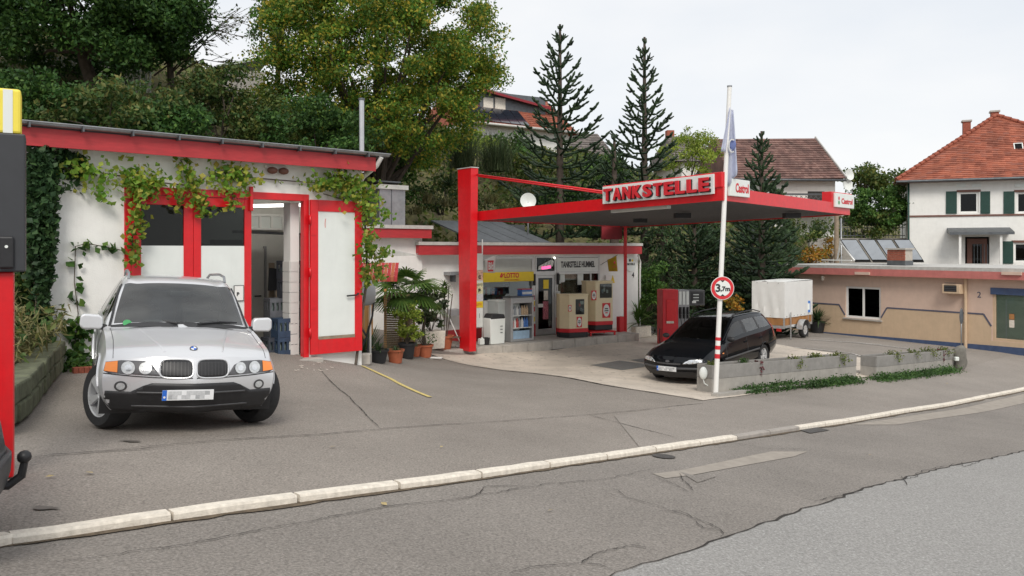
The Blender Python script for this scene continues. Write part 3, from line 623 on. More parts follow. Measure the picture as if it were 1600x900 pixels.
for zz, m_ in ((1.05, 'yellow_sign'), (.85, 'red_print'), (1.25, 'pink_print'), (.5, 'yellow_sign')): B('sticker', m_, sh, wd_[0] - .12, wd_[0] - .03, -.028, -.022, zz, zz + .16)
# window 2 with the name board
f2 = MB().box(w2[0], w2[0] + .07, -.02, .1, zs, zW).box(w2[1] - .08, w2[1], -.02, .1, zs, zW).box(w2[0] + .07, w2[1] - .08, -.018, .1, zW - .06, zW); zn0, zn1 = SF.p(902, 424)[1], SF.p(902, 402)[1]
f2.box(w2[0] + .07, w2[1] - .08, -.05, .1, zn0 - .09, zn0).build('window_frame', 'aluminium', sh)
nb = B('name_board', 'panel_white', sh, w2[0] + .07, w2[1] - .08, -.012, .03, zn0, zn1 - .02)
fit_text('lettering', 'TANKSTELLE HUMMEL', SF.lx(929) - SF.lx(876), .23, 'black_print', nb, ((SF.lx(929) + SF.lx(876)) / 2, -.016, (zn0 + zn1) / 2), bold=.009)
xq = SF.lx(922); B('mullion', 'aluminium', sh, xq, xq + .06, -.01, .08, zs, zn0 - .09)
B('pane', 'glass_clear', sh, w2[0] + .07, xq, .03, .038, zs, zn0 - .09); B('pane', 'glass_clear', sh, xq + .06, w2[1] - .08, .03, .038, zs, zn0 - .09)
for xa, xb, za, zb in ((876, 883, 428, 441), (903, 912, 427, 445), (871, 877, 438, 443), (870, 876, 455, 468)): q = SF.rect(xa, za, xb, zb); B('notice', 'panel_white', sh, q[0], q[1], .02, .028, q[2], q[3])
# meter boxes and signs on the white wall at the right end
q = SF.rect(947, 430, 962, 500, -.1); mbx = B('meter_box', 'white_paint', sh, q[0], q[1] + .25, -.1, -.003, .05, q[3], bevel=.01)
q = SF.rect(954.5, 432, 961, 442, -.12); MB().prism([(q[0], q[2]), (q[1], q[2]), ((q[0] + q[1]) / 2, q[3] + .05)], 'y', -.112, -.104).build('warning_sign', 'yellow_sign', mbx)
cxo, czo = SF.p(985, 412); ov = MB().cyl((cxo, -.003, czo), .30, .03, 24, axis=(0, -1, 0)).build('oval_sign', 'panel_white', sh); ov.scale = (1, 1, 1)
text('lettering', 'MOBILE', .12, 'black_print', ov, (cxo, -.036, czo - .02), bold=.004); MB().ico((cxo - .06, -.036, czo + .13), .06, 2, (1, .06, 1)).build('emblem', 'black_print', ov); MB().ico((cxo + .07, -.036, czo + .12), .05, 2, (1, .06, 1)).build('emblem', 'yellow_sign', ov)
text('house_number', '4', .26, 'black_print', sh, (SF.lx(989), -.006, SF.p(989, 430)[1]), bold=.006)
MB().tube([(fx1 - .1, -.25, zt1 - .05), (ze + .06, -.06, zt1 - .3), (ze + .06, -.04, zt1 - .8), (ze + .06, -.04, 0)], .035, 8).build('downpipe', 'white_paint', sh)
# wall shelf and basin left of the pylon
q = SF.rect(690, 426, 727, 430, -.4); B('wall_shelf', 'zinc', sh, SF.lx(693), SF.lx(725), -.4, -.003, q[2], q[3] + .02); B('shelf_bracket', 'zinc_dark', sh, SF.lx(703), SF.lx(703) + .03, -.3, -.003, q[2] - .22, q[2] - .002)
bs = SF.p(706, 488, -.25); MB().prism([(-.22, 0), (.22, 0), (.28, .2), (-.28, .2)], 'y', -.4, -.003).build('basin', 'grey_plastic', sh).location = (bs[0], 0, bs[1] - .1); MB().tube([(bs[0], -.15, bs[1] - .1), (bs[0], -.15, bs[1] - .4)], .03, 8).build('basin_drain', 'grey_plastic', sh)
# dark sloping solar plates on the shop roof
so_ = thing('solar_plates', 'dark sloping solar plates with black joints on the shop roof', 'solar panel', SF.w(0, 0, 0), SF.rz)
pxs = [745, 775, 800, 826, 848]; ybk, yfr = 2.6, .4
zb_, zf_ = SF.p(790, 347, ybk)[1], SF.p(790, 378, yfr)[1]
for k in range(4):
    a0, a1 = SF.lx(pxs[k] + 14 + (0 if k else -10), yfr), SF.lx(pxs[k + 1] + 14, yfr); b0, b1 = a0 - .55, a1 - .55
    MB().add([(a0, yfr, zf_), (a1 - .04, yfr, zf_), (b1 - .04, ybk, zb_), (b0, ybk, zb_), (a0, yfr, zf_ - .05), (a1 - .04, yfr, zf_ - .05), (b1 - .04, ybk, zb_ - .05), (b0, ybk, zb_ - .05)], [(0, 1, 2, 3), (7, 6, 5, 4), (0, 4, 5, 1), (1, 5, 6, 2), (2, 6, 7, 3), (3, 7, 4, 0)]).build('plate', 'zinc_dark', so_)
MB().bar((SF.lx(745, 1.2), 2.4, zb_ - .6), (SF.lx(850, 1.2), 2.4, zb_ - .6), .1, 1.0).build('support', 'roof_felt', so_)
# left wing between garage and shop
WF = Frame(SF.w(SF.lx(665), -.15, 0), SF.d); wg = thing('wing_building', 'low white wing with red fascia between garage and shop', 'building', WF.o, WF.rz)
xa, xb = WF.lx(535), WF.lx(664); z1, z2, z3 = WF.p(620, 352)[1], WF.p(620, 357.5)[1], WF.p(620, 372)[1]
B('wall', 'white_render', wg, xa, xb - .1, 0, .25, -.3, z3 + .2); B('fascia', 'red_board', wg, xa, xb + .06, -.3, -.26, z3, z2); B('fascia_cap', 'cap_grey', wg, xa, xb + .1, -.34, 3, z2, z1); B('fascia', 'red_board', wg, xb + .02, xb + .06, -.26, 3, z3, z2)
B('soffit', 'white_paint', wg, xa, xb + .02, -.26, -.003, z3 + .03, z3 + .06); B('wall', 'white_render', wg, xb - .3, xb - .1, .25, 3, -.3, z3 + .2)
q = WF.rect(593, 296, 633, 347, .9); ch = B('vent_housing', 'zinc', wg, q[0], q[1], .9, 1.6, z1 - .1, q[3]); B('vent_cap', 'cap_grey', ch, q[0] - .08, q[1] + .08, .82, 1.68, q[3] + .001, q[3] + .14)
xmid = (q[0] + q[1]) / 2 - .05; B('seam', 'zinc_dark', ch, xmid, xmid + .03, .892, .899, z1, q[3]); MB().bar((q[0], 1.25, q[3] + .25), (q[1] - .1, 1.25, q[3] + .25), .5, .04).build('cowl', 'zinc_dark', ch)
# step of concrete kerb blocks in front of the shop
st = thing('shop_step', 'raised concrete step with kerb blocks in front of the shop', 'step', SF.o, SF.rz); st['kind'] = 'structure'; del st['category']
xs0, xs1 = SF.lx(655, -1.5), SF.lx(985, -1.3); B('slab', 'concrete', st, xs0 + .05, xs1, -1.32, -.035, -.5, -.012)
k = xs0
while k < xs1:
    B('kerb_block', 'kerb_grey' if False else 'concrete', st, k, min(k + .985, xs1), -1.55, -1.325, -.6, .0, bevel=.02); k += 1.0
B('kerb_block', 'concrete', st, xs1 + .002, xs1 + .2, -1.54, -.04, -.6, -.002, bevel=.02)
# ------------------------------------------------------------------ canopy
mat('canopy_under', (.17, .17, .175), .6, .2, var=.12, scale=2, stretch=(1, 6, 1))
A_ = at(745, 345, 24); B_ = at(1130, 313, 16.4); C_ = at(1328, 336, 21.4); D_ = at(984, 355.5, 29.8)
cn = thing('canopy', 'red edged flat petrol station canopy hung from a red pylon', 'canopy', (A_.x, A_.y, SZ)); O_ = Vector((A_.x, A_.y, SZ))
q4 = [A_ - O_, B_ - O_, C_ - O_, D_ - O_]; up = Vector((0, 0, .28)); cen = sum(q4, Vector()) / 4
def inset(p, k): return p + (cen - p).normalized() * k
MB().add([inset(p, .06) + Vector((0, 0, .035)) for p in q4] + [inset(p, .06) + Vector((0, 0, .08)) for p in q4], [(3, 2, 1, 0), (4, 5, 6, 7), (0, 1, 5, 4), (1, 2, 6, 5), (2, 3, 7, 6), (3, 0, 4, 7)]).build('underside', 'canopy_under', cn)
for k in range(1, 26):
    a = inset(q4[0], .1).lerp(inset(q4[3], .1), k / 26); b = inset(q4[1], .1).lerp(inset(q4[2], .1), k / 26); MB().bar(a + Vector((0, 0, .030)), b + Vector((0, 0, .030)), .025, .012).build('sheet_rib', 'canopy_under', cn)
MB().add([inset(p, .06) + Vector((0, 0, .25)) for p in q4], [(0, 1, 2, 3)]).build('roof', 'roof_felt', cn)
for i in range(4):
    a, b = q4[i], q4[(i + 1) % 4]; ia, ib = inset(a, .05), inset(b, .05)
    MB().add([a, b, b + up, a + up, ia, ib, ib + up, ia + up], [(0, 1, 2, 3), (5, 4, 7, 6), (3, 2, 6, 7), (1, 0, 4, 5)]).build('fascia', 'red_paint', cn)
# pylon
pf = Frame(A_, SF.d); zb0 = SZ - .02 - SZ; ptop = at(730, 264, 24).z - SZ; mbp = MB(); e1, e2 = SF.d, SF.n
pc = at(731, 400, 24.0); pc = Vector((pc.x, pc.y, 0)) - Vector((O_.x, O_.y, 0))
def pyl(hw, hd, z): return [pc + e1 * (sx * hw) + e2 * (sy * hd) + Vector((0, 0, z)) for sx, sy in ((-1, -1), (1, -1), (1, 1), (-1, 1))]
mbp.add(pyl(.12, .27, -.05) + pyl(.13, .36, ptop), [(3, 2, 1, 0), (4, 5, 6, 7), (0, 1, 5, 4), (1, 2, 6, 5), (2, 3, 7, 6), (3, 0, 4, 7)]); py_ = mbp.build('pylon', 'red_paint', cn, .01)
MB().add(pyl(.145, .375, ptop + .002) + pyl(.145, .375, ptop + .03), [(3, 2, 1, 0), (4, 5, 6, 7), (0, 1, 5, 4), (1, 2, 6, 5), (2, 3, 7, 6), (3, 0, 4, 7)]).build('pylon_cap', 'cap_grey', py_)
AB = Frame(A_, B_ - A_); BCf = Frame(B_, C_ - B_); slope = math.atan2(B_.z - A_.z, (B_ - A_).xy.length)
def abz(x): return x * math.tan(slope)
xr = AB.lx(950)
MB().tube([pc + e1 * .1 + Vector((0, 0, ptop - .14)), AB.w(xr, .1, abz(xr) + .42) - O_], .028, 8).build('tie_rod', 'red_paint', cn)
MB().tube([pc + e2 * .2 + Vector((0, 0, ptop - .14)), q4[3].lerp(q4[2], .5) + Vector((0, 0, .4))], .028, 8).build('tie_rod', 'red_paint', cn)
MB().bar(q4[3].lerp(q4[0], .02) + Vector((0, 0, .1)), q4[3].lerp(q4[0], .02) + Vector((0, 0, -.0)) + Vector((0, 0, -.4)), .3, .3)
cpt = SF.w(SF.lx(977, -.75), -.75, 0) - O_; B('column', 'red_paint', cn, cpt.x - .055, cpt.x + .055, cpt.y - .055, cpt.y + .055, -.02, q4[3].z + .05, bevel=.008)
cb = cpt - SF.d * .26; MB().bar(cb + Vector((0, 0, 0)), cb + Vector((0, 0, .55)), .16, .22, SF.d).build('column_guard', 'red_print', cn)
jx = SF.w(SF.lx(958, -.6), -.5, 0) - O_; B('junction_box', 'dark_red', cn, q4[3].x - 1.1, q4[3].x - .35, q4[3].y - .5, q4[3].y - .2, q4[3].z - .45, q4[3].z + .03)
# lettered sign box on the canopy edge
sg = thing('canopy_sign', 'white sign box with red raised letters TANKSTELLE on the canopy edge', 'sign', AB.w(0, 0, 0), 0, rot=(0, -slope, AB.rz))
xa, xb = AB.lx(945), AB.lx(1119); zlo, zhi = .145, .56
B('sign_back', 'red_paint', sg, xa - .03, (B_ - A_).length - .01, -.03, .16, .276, zhi + .03, bevel=.01)
B('board', 'panel_white', sg, xa, xb, -.07, -.032, zlo, zhi, bevel=.006)
bw_, bh_ = xb - xa, zhi - zlo; word = 'TANKSTELLE'; cw_ = bw_ * .965 / len(word)
for i, chr_ in enumerate(word):
    xx = xa + bw_ * .018 + (i + .5) * cw_; o = fit_text('letter', chr_, cw_ * .80, bh_ * .70, ['red_print'], sg, (xx, -.115, (zlo + zhi) / 2), depth=.05, bold=.011)
    fit_text('letter_side', chr_, cw_ * .86, bh_ * .74, 'black_print', sg, (xx + .012, -.085, (zlo + zhi) / 2 - .01), depth=.03, bold=.013)
# side sign and corner sign
s1 = thing('side_sign', 'white sign board lettered in red behind the flag on the canopy edge', 'sign', BCf.o, BCf.rz)
bslope = math.atan2(C_.z - B_.z, (C_ - B_).xy.length); q = BCf.rect(1134, 281, 1167, 305); B('board', 'panel_white', s1, q[0] + .06, q[1], -.07, -.003, .10, .46, bevel=.01)
fit_text('lettering', 'Castrol', (q[1] - q[0]) * .62, .20, 'red_print', s1, (q[0] + (q[1] - q[0]) * .62, -.074, .28), bold=.006)
s3 = thing('corner_sign', 'white sign board lettered in red on the far right canopy corner', 'sign', BCf.o, BCf.rz); lC = (C_ - B_).xy.length
q = BCf.rect(1301, 303, 1330, 326); B('board', 'panel_white', s3, q[0] + .05, q[1] + .05, -.06, .0, q[2] + .02, q[3], bevel=.01); B('sign_back', 'red_paint', s3, q[0] - .06, q[1] + .05, .003, .25, q[2] + .05, q[3] + .03)
fit_text('lettering', 'Castrol', (q[1] - q[0]) * .60, .15, 'red_print', s3, (q[0] + .05 + (q[1] - q[0]) * .60, -.064, (q[2] + q[3]) / 2), bold=.005); MB().ico((q[0] + .05 + (q[1] - q[0]) * .17, -.062, (q[2] + q[3]) / 2 - .05), .055, 2, (1, .05, 1)).build('mark', 'green_print', s3); MB().ico((q[0] + .05 + (q[1] - q[0]) * .17, -.062, (q[2] + q[3]) / 2 + .06), .05, 2, (1, .05, 1)).build('mark', 'red_print', s3)
q = BCf.rect(1236, 306, 1299, 320); B('upstand', 'panel_white', cn, 0, 0, 0, 0, 0, 0) if False else None
# canopy lamps
lp = inset(q4[1], .5).lerp(inset(q4[0], .5), .16); lq = inset(q4[1], .5).lerp(inset(q4[0], .5), .38)
MB().bar(lp + Vector((0, 0, -.02)), lq + Vector((0, 0, -.02)), .12, .07).build('light_tube', 'panel_white', cn)
for px, py, YY in ((1066, 341, 20.5), (1237, 329, 20.5), (1000, 350, 24)):
    p = at(px, py, YY) - O_; p.z = cen.z - .05; MB().box(p.x - .2, p.x + .2, p.y - .12, p.y + .12, p.z - .05, p.z + .08).build('floodlight', 'black_plastic', cn)
# ------------------------------------------------------------------ flat roofed peach building on the right
PZ = EYE - (518 - HY) / F * 35.; PF = Frame(((1280 - CX) / F * 35, 35., PZ), (.54, -.84))
pb = thing('flat_building', 'flat roofed peach and ochre building with coral roof edge and blue plinth', 'building', PF.o, PF.rz)
pxl, pxr = PF.lx(1224), PF.lx(1600) + 5; zT, zM, zB = [PF.p(1400, y, -.3)[1] for y in (416, 421, 432)]
ow1 = PF.rect(1321, 448, 1376, 498); ow2 = PF.rect(1551, 452, 1640, 536)
wall(pb, 'wall', 'peach', pxl, pxr, -.6, zB + .25, 0, .3, [ow1, ow2]); B('wall', 'peach', pb, pxl, pxl + .3, .3, 6, -.6, zB + .25); B('dark_backing', 'dark_inside', pb, pxl + .3, pxr, 1.5, 1.6, -.5, zB + .2)  # upright dark panel: room shade behind the windows put into its colour
rp_ = B('roof', 'cap_grey', pb, PF.lx(1212, -.3) - .0, pxr, -.34, 6.3, zM, zT); B('fascia', 'coral', rp_, PF.lx(1212, -.3), pxr, -.34, -.30, zB, zM - .002); B('fascia', 'coral', rp_, PF.lx(1212, -.3), PF.lx(1212, -.3) + .04, -.30, 6.3, zB, zM - .002)
B('soffit', 'peach', rp_, PF.lx(1212, -.3) + .04, pxr, -.30, -.003, zB + .03, zB + .06)
zb1 = PF.p(1400, 483)[1]; zw0 = ow1[2] - .02
low = [(pxl, -.6), (ow1[0] - .12, -.6)]
def pane_poly(pts): MB().prism(pts, 'y', -.004, .0 - .0005).build('lower_field', 'ochre', pb)
xa = PF.lx(1272); xb = PF.lx(1311); xc = ow1[0] - .02; xd = ow1[1] + .02; xe = PF.lx(1386); xf = PF.lx(1537); xg = PF.lx(1549)
zo = zb1 + .03; zk = zo - .42
pane_poly([(pxl, -.6), (pxl, zo), (xb, zo), (xc, zk), (xc, -.6)]); pane_poly([(xc + .001, -.6), (xc + .001, zw0), (xd - .001, zw0), (xd - .001, -.6)]); pane_poly([(xd, -.6), (xd, zk), (xe, zo), (xf, zo), (xg, zk), (xg, -.6)]); pane_poly([(xg + .001, -.6), (xg + .001, ow2[2] - .01), (pxr, ow2[2] - .01), (pxr, -.6)])
bp = [(pxl, zo), (xb, zo), (xc, zk)]; bq = [(xd, zk), (xe, zo), (xf, zo), (xg, zk)]
for pl in (bp, bq):
    for a, b in zip(pl[:-1], pl[1:]): MB().bar((a[0], -.008, a[1]), (b[0], -.008, b[1]), .012, .06).build('band', 'band_dark', pb)
MB().prism([(PF.lx(1280), -.6), (PF.lx(1280), -.0), (pxr, .22), (pxr, -.6)], 'y', -.02, -.005).build('plinth', 'blue_plinth', pb)
window(pb, *ow1, .05, 2, 1, sill='concrete', back='dark_inside', w=.09)  # dark panel behind the panes paints in the shade of the room
mat('blind_back', (.55, .63, .50), .8)
w3 = window(pb, *ow2, .02, 1, 1, fm='ochre', gm='glass_clear', w=.10, back='blind_back', bd=.09); B('lintel', 'blue_plinth', w3, ow2[0] - .05, ow2[1], -.06, .015, ow2[3] - .22, ow2[3] + .02)  # pale panel added behind the slats to brighten the blind
mat('blind', (.66, .74, .60), .7, var=.08)
nsl = 26
for k in range(nsl): z = ow2[2] + .14 + k * (ow2[3] - ow2[2] - .55) / nsl; MB().bar((ow2[0] + .1, .085, z), (ow2[1] - .1, .085, z), .012, .065, (0, .3, .95)).build('blind_slat', 'blind', w3)
for f_ in (.22, .55): B('blind_tape', 'panel_white', w3, ow2[0] + (ow2[1] - ow2[0]) * f_, ow2[0] + (ow2[1] - ow2[0]) * f_ + .05, .066, .070, ow2[2] + .1, ow2[3] - .4)
q = PF.rect(1576, 495, 1584, 512, 0); B('sticker', 'kerb_stone', w3, q[0], q[1], .040, .046, q[2], q[3] - .12); B('sticker', 'oak', w3, q[0], q[1], .040, .046, q[3] - .1, q[3] + .1)
text('house_number', '2', .3, 'band_dark', pb, (PF.lx(1530), -.006, PF.p(1530, 461)[1]), bold=.004)
q = PF.rect(1474, 444, 1502, 459, -.25); ac = B('air_conditioner', 'ochre', pb, q[0], q[1], -.35, -.003, q[2], q[3], bevel=.02); B('grille', 'black_plastic', ac, q[0] + .08, q[1] - .12, -.356, -.352, q[2] + .08, q[3] - .05)
for k in range(5): B('fin', 'zinc_dark', ac, q[0] + .1, q[1] - .14, -.362, -.357, q[2] + .12 + k * .07, q[2] + .135 + k * .07)
dpx = PF.lx(1510); MB().tube([(dpx, -.06, zB + .05), (dpx, -.06, -.4)], .06, 10).build('downpipe', 'ochre', pb)
q = PF.p(1288, 434); MB().lathe([(.0, .1), (.07, .08), (.09, 0), (.06, -.1), (0, -.14)], 12, (q[0], -.12, q[1])).build('wall_lamp', 'kerb_stone', pb)
for px in (1347, 1580): q = PF.p(px, 427, -.36); B('roof_outlet', 'peach', rp_, q[0] - .3, q[0] + .35, -.42, -.345, q[1] - .06, q[1] + .05)
# chimney of bricks on that roof
cq = PF.rect(1386, 390, 1414, 412, 1.2); chm = B('chimney', 'mortar', pb, cq[0] + .02, cq[1] - .02, 1.22, 1.78, zT - .02, cq[3]); B('chimney_foot', 'zinc_dark', chm, cq[0], cq[1], 1.2, 1.8, zT, zT + .2); B('chimney_cap', 'concrete', chm, cq[0] - .05, cq[1] + .05, 1.15, 1.85, cq[3] + .001, cq[3] + .06)
nb_ = 4; bwid = (cq[1] - cq[0]) / nb_
for r in range(6):
    for k in range(nb_ + 1):
        a = max(cq[0], cq[0] + (k - .5 * (r % 2)) * bwid); b = min(cq[1], cq[0] + (k + 1 - .5 * (r % 2)) * bwid - .012); z = zT + .21 + r * (cq[3] - zT - .22) / 6
        if b - a > .04: B('brick', 'brick_red', chm, a, b, 1.205, 1.24, z, z + (cq[3] - zT - .22) / 6 - .012)
# solar collectors leaning on a frame
sc_ = thing('solar_collectors', 'four tilted solar collectors on a white frame on the flat roof', 'solar panel', PF.o, PF.rz)
for k in range(4):
    xa, xb = [1313, 1341, 1369, 1396, 1424][k:k + 2]; dy0, dy1 = 2.2, 3.6
    p0 = PF.p(xa + 20 + 2, 407, dy0); p1 = PF.p(xb + 20 - 1, 407, dy0); t0 = PF.p(xa, 374, dy1); t1 = PF.p(xb - 3, 374, dy1)
    vs = [(p0[0], dy0, p0[1]), (p1[0], dy0, p1[1]), (t1[0], dy1, t1[1]), (t0[0], dy1, t0[1])]; nrm = (Vector(vs[1]) - Vector(vs[0])).cross(Vector(vs[3]) - Vector(vs[0])).normalized()
    vf = [Vector(v) - nrm * .1 for v in vs]; fr = MB().add(vs + vf, [(4, 5, 6, 7), (0, 1, 5, 4), (1, 2, 6, 5), (2, 3, 7, 6), (3, 0, 4, 7)]).build('collector', 'black_plastic', sc_)
    c4 = sum((Vector(v) for v in vs), Vector()) / 4; MB().add([Vector(v).lerp(c4, .07) + nrm * .006 for v in vs], [(0, 1, 2, 3)]).build('glazing', 'collector', fr)
p0 = PF.p(1335, 407, 2.2); t0 = PF.p(1313, 378, 3.6); MB().bar((p0[0], 2.2, p0[1]), (t0[0], 3.6, t0[1]), .06, .06).bar((t0[0], 3.6, t0[1]), (t0[0] - .3, 3.8, p0[1]), .06, .06).bar((p0[0] - .1, 2.15, p0[1]), (p0[0] - 2.2, 2.9, p0[1]), .05, .05).build('frame', 'white_paint', sc_)
# ------------------------------------------------------------------ house with green shutters and tiled hip roof
HZ = EYE - (430 - HY) / F * 45; HF = Frame(at(1418, 430, 45), (.92, -.40))
h1 = thing('white_house', 'white house with green shutters and steep red tiled hip roof', 'house', HF.o, HF.rz)
ze_ = HF.p(1500, 284)[1]; wid = 11.5
wins = [HF.rect(1498, 300, 1529, 333), HF.rect(1588, 300, 1619, 333), HF.rect(1584, 379, 1619, 410)]; dq = HF.rect(1508, 370, 1546, 412)
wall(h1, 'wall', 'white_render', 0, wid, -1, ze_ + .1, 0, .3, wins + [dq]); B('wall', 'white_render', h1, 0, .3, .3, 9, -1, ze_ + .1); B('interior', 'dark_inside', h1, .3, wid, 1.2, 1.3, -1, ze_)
for w_ in wins: window(h1, *w_, .06, 1, 1, w=.10, back='brown_trim'); MB().box(w_[0] - .1, w_[1] + .1, -.03, .055, w_[3], w_[3] + .12).build('lintel', 'brown_trim', h1)
for xa, xb, ya, yb in ((1478, 1495, 299, 334), (1532, 1547, 299, 334), (1568, 1585, 299, 334), (1567, 1583, 377, 412)):
    q = HF.rect(xa, ya, xb, yb); s_ = B('shutter', 'green_shutter', h1, q[0], q[1], -.05, -.003, q[2], q[3])
    for k in range(14): B('slat', 'green_shutter', s_, q[0] + .06, q[1] - .06, -.062, -.051, q[2] + .08 + k * (q[3] - q[2] - .16) / 14, q[2] + .08 + (k + .6) * (q[3] - q[2] - .16) / 14)
zb_ = HF.p(1500, 337)[1]; B('string_course', 'brown_trim', h1, -.02, wid, -.05, -.003, zb_ - .04, zb_ + .05)
MB().tube([(.05, -.06, -1), (.05, -.06, ze_)], .05, 8).build('downpipe', 'green_shutter', h1)
for px in (1502, 1526, 1593): q = HF.p(px, 290); B('vent', 'panel_white', h1, q[0] - .22, q[0] + .22, -.06, -.003, q[1] - .08, q[1] + .1)
hd = B('door', 'brown_trim', h1, dq[0] + .1, dq[1] - .1, .05, .12, -1, dq[3] - .1); B('pane', 'glass_dark', hd, dq[0] + .35, dq[1] - .35, .03, .045, .0, dq[3] - .4)
for k in range(5): B('glazing_bar', 'zinc_dark', hd, dq[0] + .42 + k * .16, dq[0] + .45 + k * .16, .015, .028, .0, dq[3] - .4)
q = HF.rect(1480, 360, 1584, 366, -1.2); pr_ = MB().prism([(-1.5, q[2] - .02), (-1.5, q[3] - .1), (-.003, q[3] + .18), (-.003, q[2] + .1)], 'x', q[0] + .1, q[1]).build('porch_roof', 'zinc_dark', h1)
for px in (1500, 1564): x_ = HF.lx(px, -1.3); B('porch_post', 'white_paint', h1, x_ - .06, x_ + .06, -1.36, -1.24, -1, q[2])
er = MB().box(-.55, wid + .5, -.55, 9.5, ze_, ze_ + .12).build('eaves', 'brown_trim', h1)
zr = HF.p(1557, 181, 4.2)[1]; xr_ = HF.lx(1557, 4.2); rl = 1.6
E = [(-.6, -.6, ze_ + .12), (wid + .6, -.6, ze_ + .12), (wid + .6, 9.6, ze_ + .12), (-.6, 9.6, ze_ + .12)]; T0, T1 = (xr_, 4.2, zr), (xr_ + .05, 5.2, zr)
rfm = MB().add(E + [T0, T1], [(0, 1, 4), (1, 2, 5, 4), (2, 3, 5), (3, 0, 4, 5), (3, 2, 1, 0)]).build('roof', 'brick_red', h1)
tiles('roof_tile', 'tile_red', rfm, (E[0], E[1], T0, T0), 34, 44); tiles('roof_tile', 'tile_red', rfm, (E[3], E[0], T0, T1), 34, 36)
for a, b in ((E[0], T0), (E[1], T0)):
    a, b = Vector(a), Vector(b); n = 22
    for k in range(n): MB().tube([a.lerp(b, k / n) + Vector((0, 0, .06)), a.lerp(b, (k + 1.1) / n) + Vector((0, 0, .05))], [.13, .09], 7).build('ridge_tile', 'brick_red', rfm)
for px, pt, pbm, dy in ((1511, 190, 222, 3.5), (1555, 175, 190, 4.8)):
    q = HF.rect(px - 6, pt, px + 6, pbm, dy); c_ = B('chimney', 'brick_red', rfm, q[0], q[1], dy, dy + .5, q[2] - .6, q[3]); B('chimney_cap', 'concrete', c_, q[0] - .06, q[1] + .06, dy - .06, dy + .56, q[3], q[3] + .1)
q = HF.rect(1448, 240, 1478, 262, 5.5); MB().prism([(q[0], q[2] - 1), (q[0] + .3, q[3]), (q[1] + .6, q[3] + .05), (q[1] + 1, q[2] - 1)], 'y', 5.2, 7.5).build('rear_gable', 'brick_red', rfm)
q = HF.p(1589, 236, 2.0); rw = MB().box(-.22, .22, -.3, .12, -.35, .3).build('skylight', 'panel_white', rfm); rw.location = (q[0], 1.75, q[1]); rw.rotation_euler = (R(-38), 0, 0); B('pane', 'glass_dark', rw, -.17, .17, -.31, -.302, -.28, .24)
MB().cyl((-.60, -.62, ze_ + .06), .07, wid + 1.2, 10, axis=(1, 0, 0)).build('gutter', 'zinc_dark', h1)
# ------------------------------------------------------------------ house with brown roof
BZ = at(1260, 335, 56).z; BF = Frame(at(1205, 345, 56), (1, .08)); h2 = thing('brown_roof_house', 'house with brown tiled roof and two white dishes on its gable', 'house', BF.o, BF.rz)
q = BF.rect(1215, 276, 1312, 345, 1.); xw = BF.lx(1305); B('wall', 'white_render', h2, -2, xw, 0, 8, -4, BF.p(1260, 279)[1])
E = [(-3, -.7, BF.p(1260, 281, -.7)[1]), (xw + .4, -.7, BF.p(1260, 278, -.7)[1]), (xw + .4, 4, BF.p(1260, 216, 4)[1]), (-3, 4, BF.p(1260, 219, 4)[1])]
rb = MB().add(E + [(xw + .4, 8.7, E[1][2]), (-3, 8.7, E[0][2])], [(0, 1, 2, 3), (3, 2, 4, 5), (1, 4, 2), (0, 3, 5)]).build('roof', 'tile_brown', h2); tiles('roof_tile', 'tile_brown', rb, E, 18, 30, .05)
MB().bar((xw + .42, -.75, E[1][2]), (xw + .42, 4, E[2][2] + .05), .08, .25).build('verge', 'cap_grey', rb); MB().cyl((-3, -.78, E[0][2] - .02), .08, xw + 3.4, 8, axis=(1, 0, 0)).build('gutter', 'zinc_dark', rb)
q = BF.rect(1225, 304, 1316, 317, -1.); blc = B('balcony', 'oak', h2, q[0], q[1], -1.2, -.003, q[2] - .1, q[2]); B('balcony_front', 'white_paint', blc, q[0], q[1], -1.25, -1.21, q[2] - .9, q[2] - .12)
for k in range(12):
    xx = q[0] + k * (q[1] - q[0]) / 12; MB().bar((xx, -1.23, q[2] + .02), (xx + .5, -1.23, q[3] - .1), .03, .03).bar((xx + .5, -1.26, q[2] + .02), (xx, -1.26, q[3] - .1), .03, .03).build('lattice', 'zinc_dark', blc)
MB().bar((q[0], -1.23, q[3]), (q[1], -1.23, q[3]), .1, .12).build('handrail', 'zinc_dark', blc); q2 = BF.rect(1262, 299, 1288, 316); B('window', 'dark_inside', h2, q2[0], q2[1], -.02, -.003, q2[2], q2[3])
for cx_, cy_, rr in ((1327, 273, .40), (1324, 288, .46)):
    p = BF.p(cx_, cy_, -.3); d_ = MB().lathe([(0, -.10), (rr * .5, -.06), (rr, .03), (rr, .04), (rr * .5, -.04), (0, -.08)], 20).build('dish', 'panel_white', h2); d_.location = (p[0], -.3, p[1]); d_.rotation_euler = (R(80), 0, R(20))
MB().tube([(xw + .2, -.3, E[1][2] - 2.2), (xw + .55, -.3, E[1][2] - 1)], .05, 6).build('dish_mast', 'zinc', h2)
tr_ = thing('terrace', 'terrace wall with dark railing in front of the pergola', 'wall', at(1360, 372, 46)); 
MB().box(-3.5, 2.1, 0, .3, -4, .0).build('wall', 'terrace_stone', tr_)
for z in (.15, .6, 1.05): B('rail', 'zinc_dark', tr_, -1.9, 2.05, .1, .14, z - .02, z + .02)
for k in range(20): B('baluster', 'zinc_dark', tr_, -1.9 + k * .2, -1.88 + k * .2, .105, .135, 0.002, 1.03)
# post beside the terrace
wp = thing('timber_post', 'grey weathered timber pole under the far canopy corner', 'post', at(1307, 412, 40)); MB().tube([(0, 0, -3), (0, 0, 2.4)], [.14, .11], 10).build('pole', 'wood_grey', wp); MB().tube([(.28, .1, -3), (.28, .1, 2.3)], .04, 8).build('pipe', 'zinc', wp)
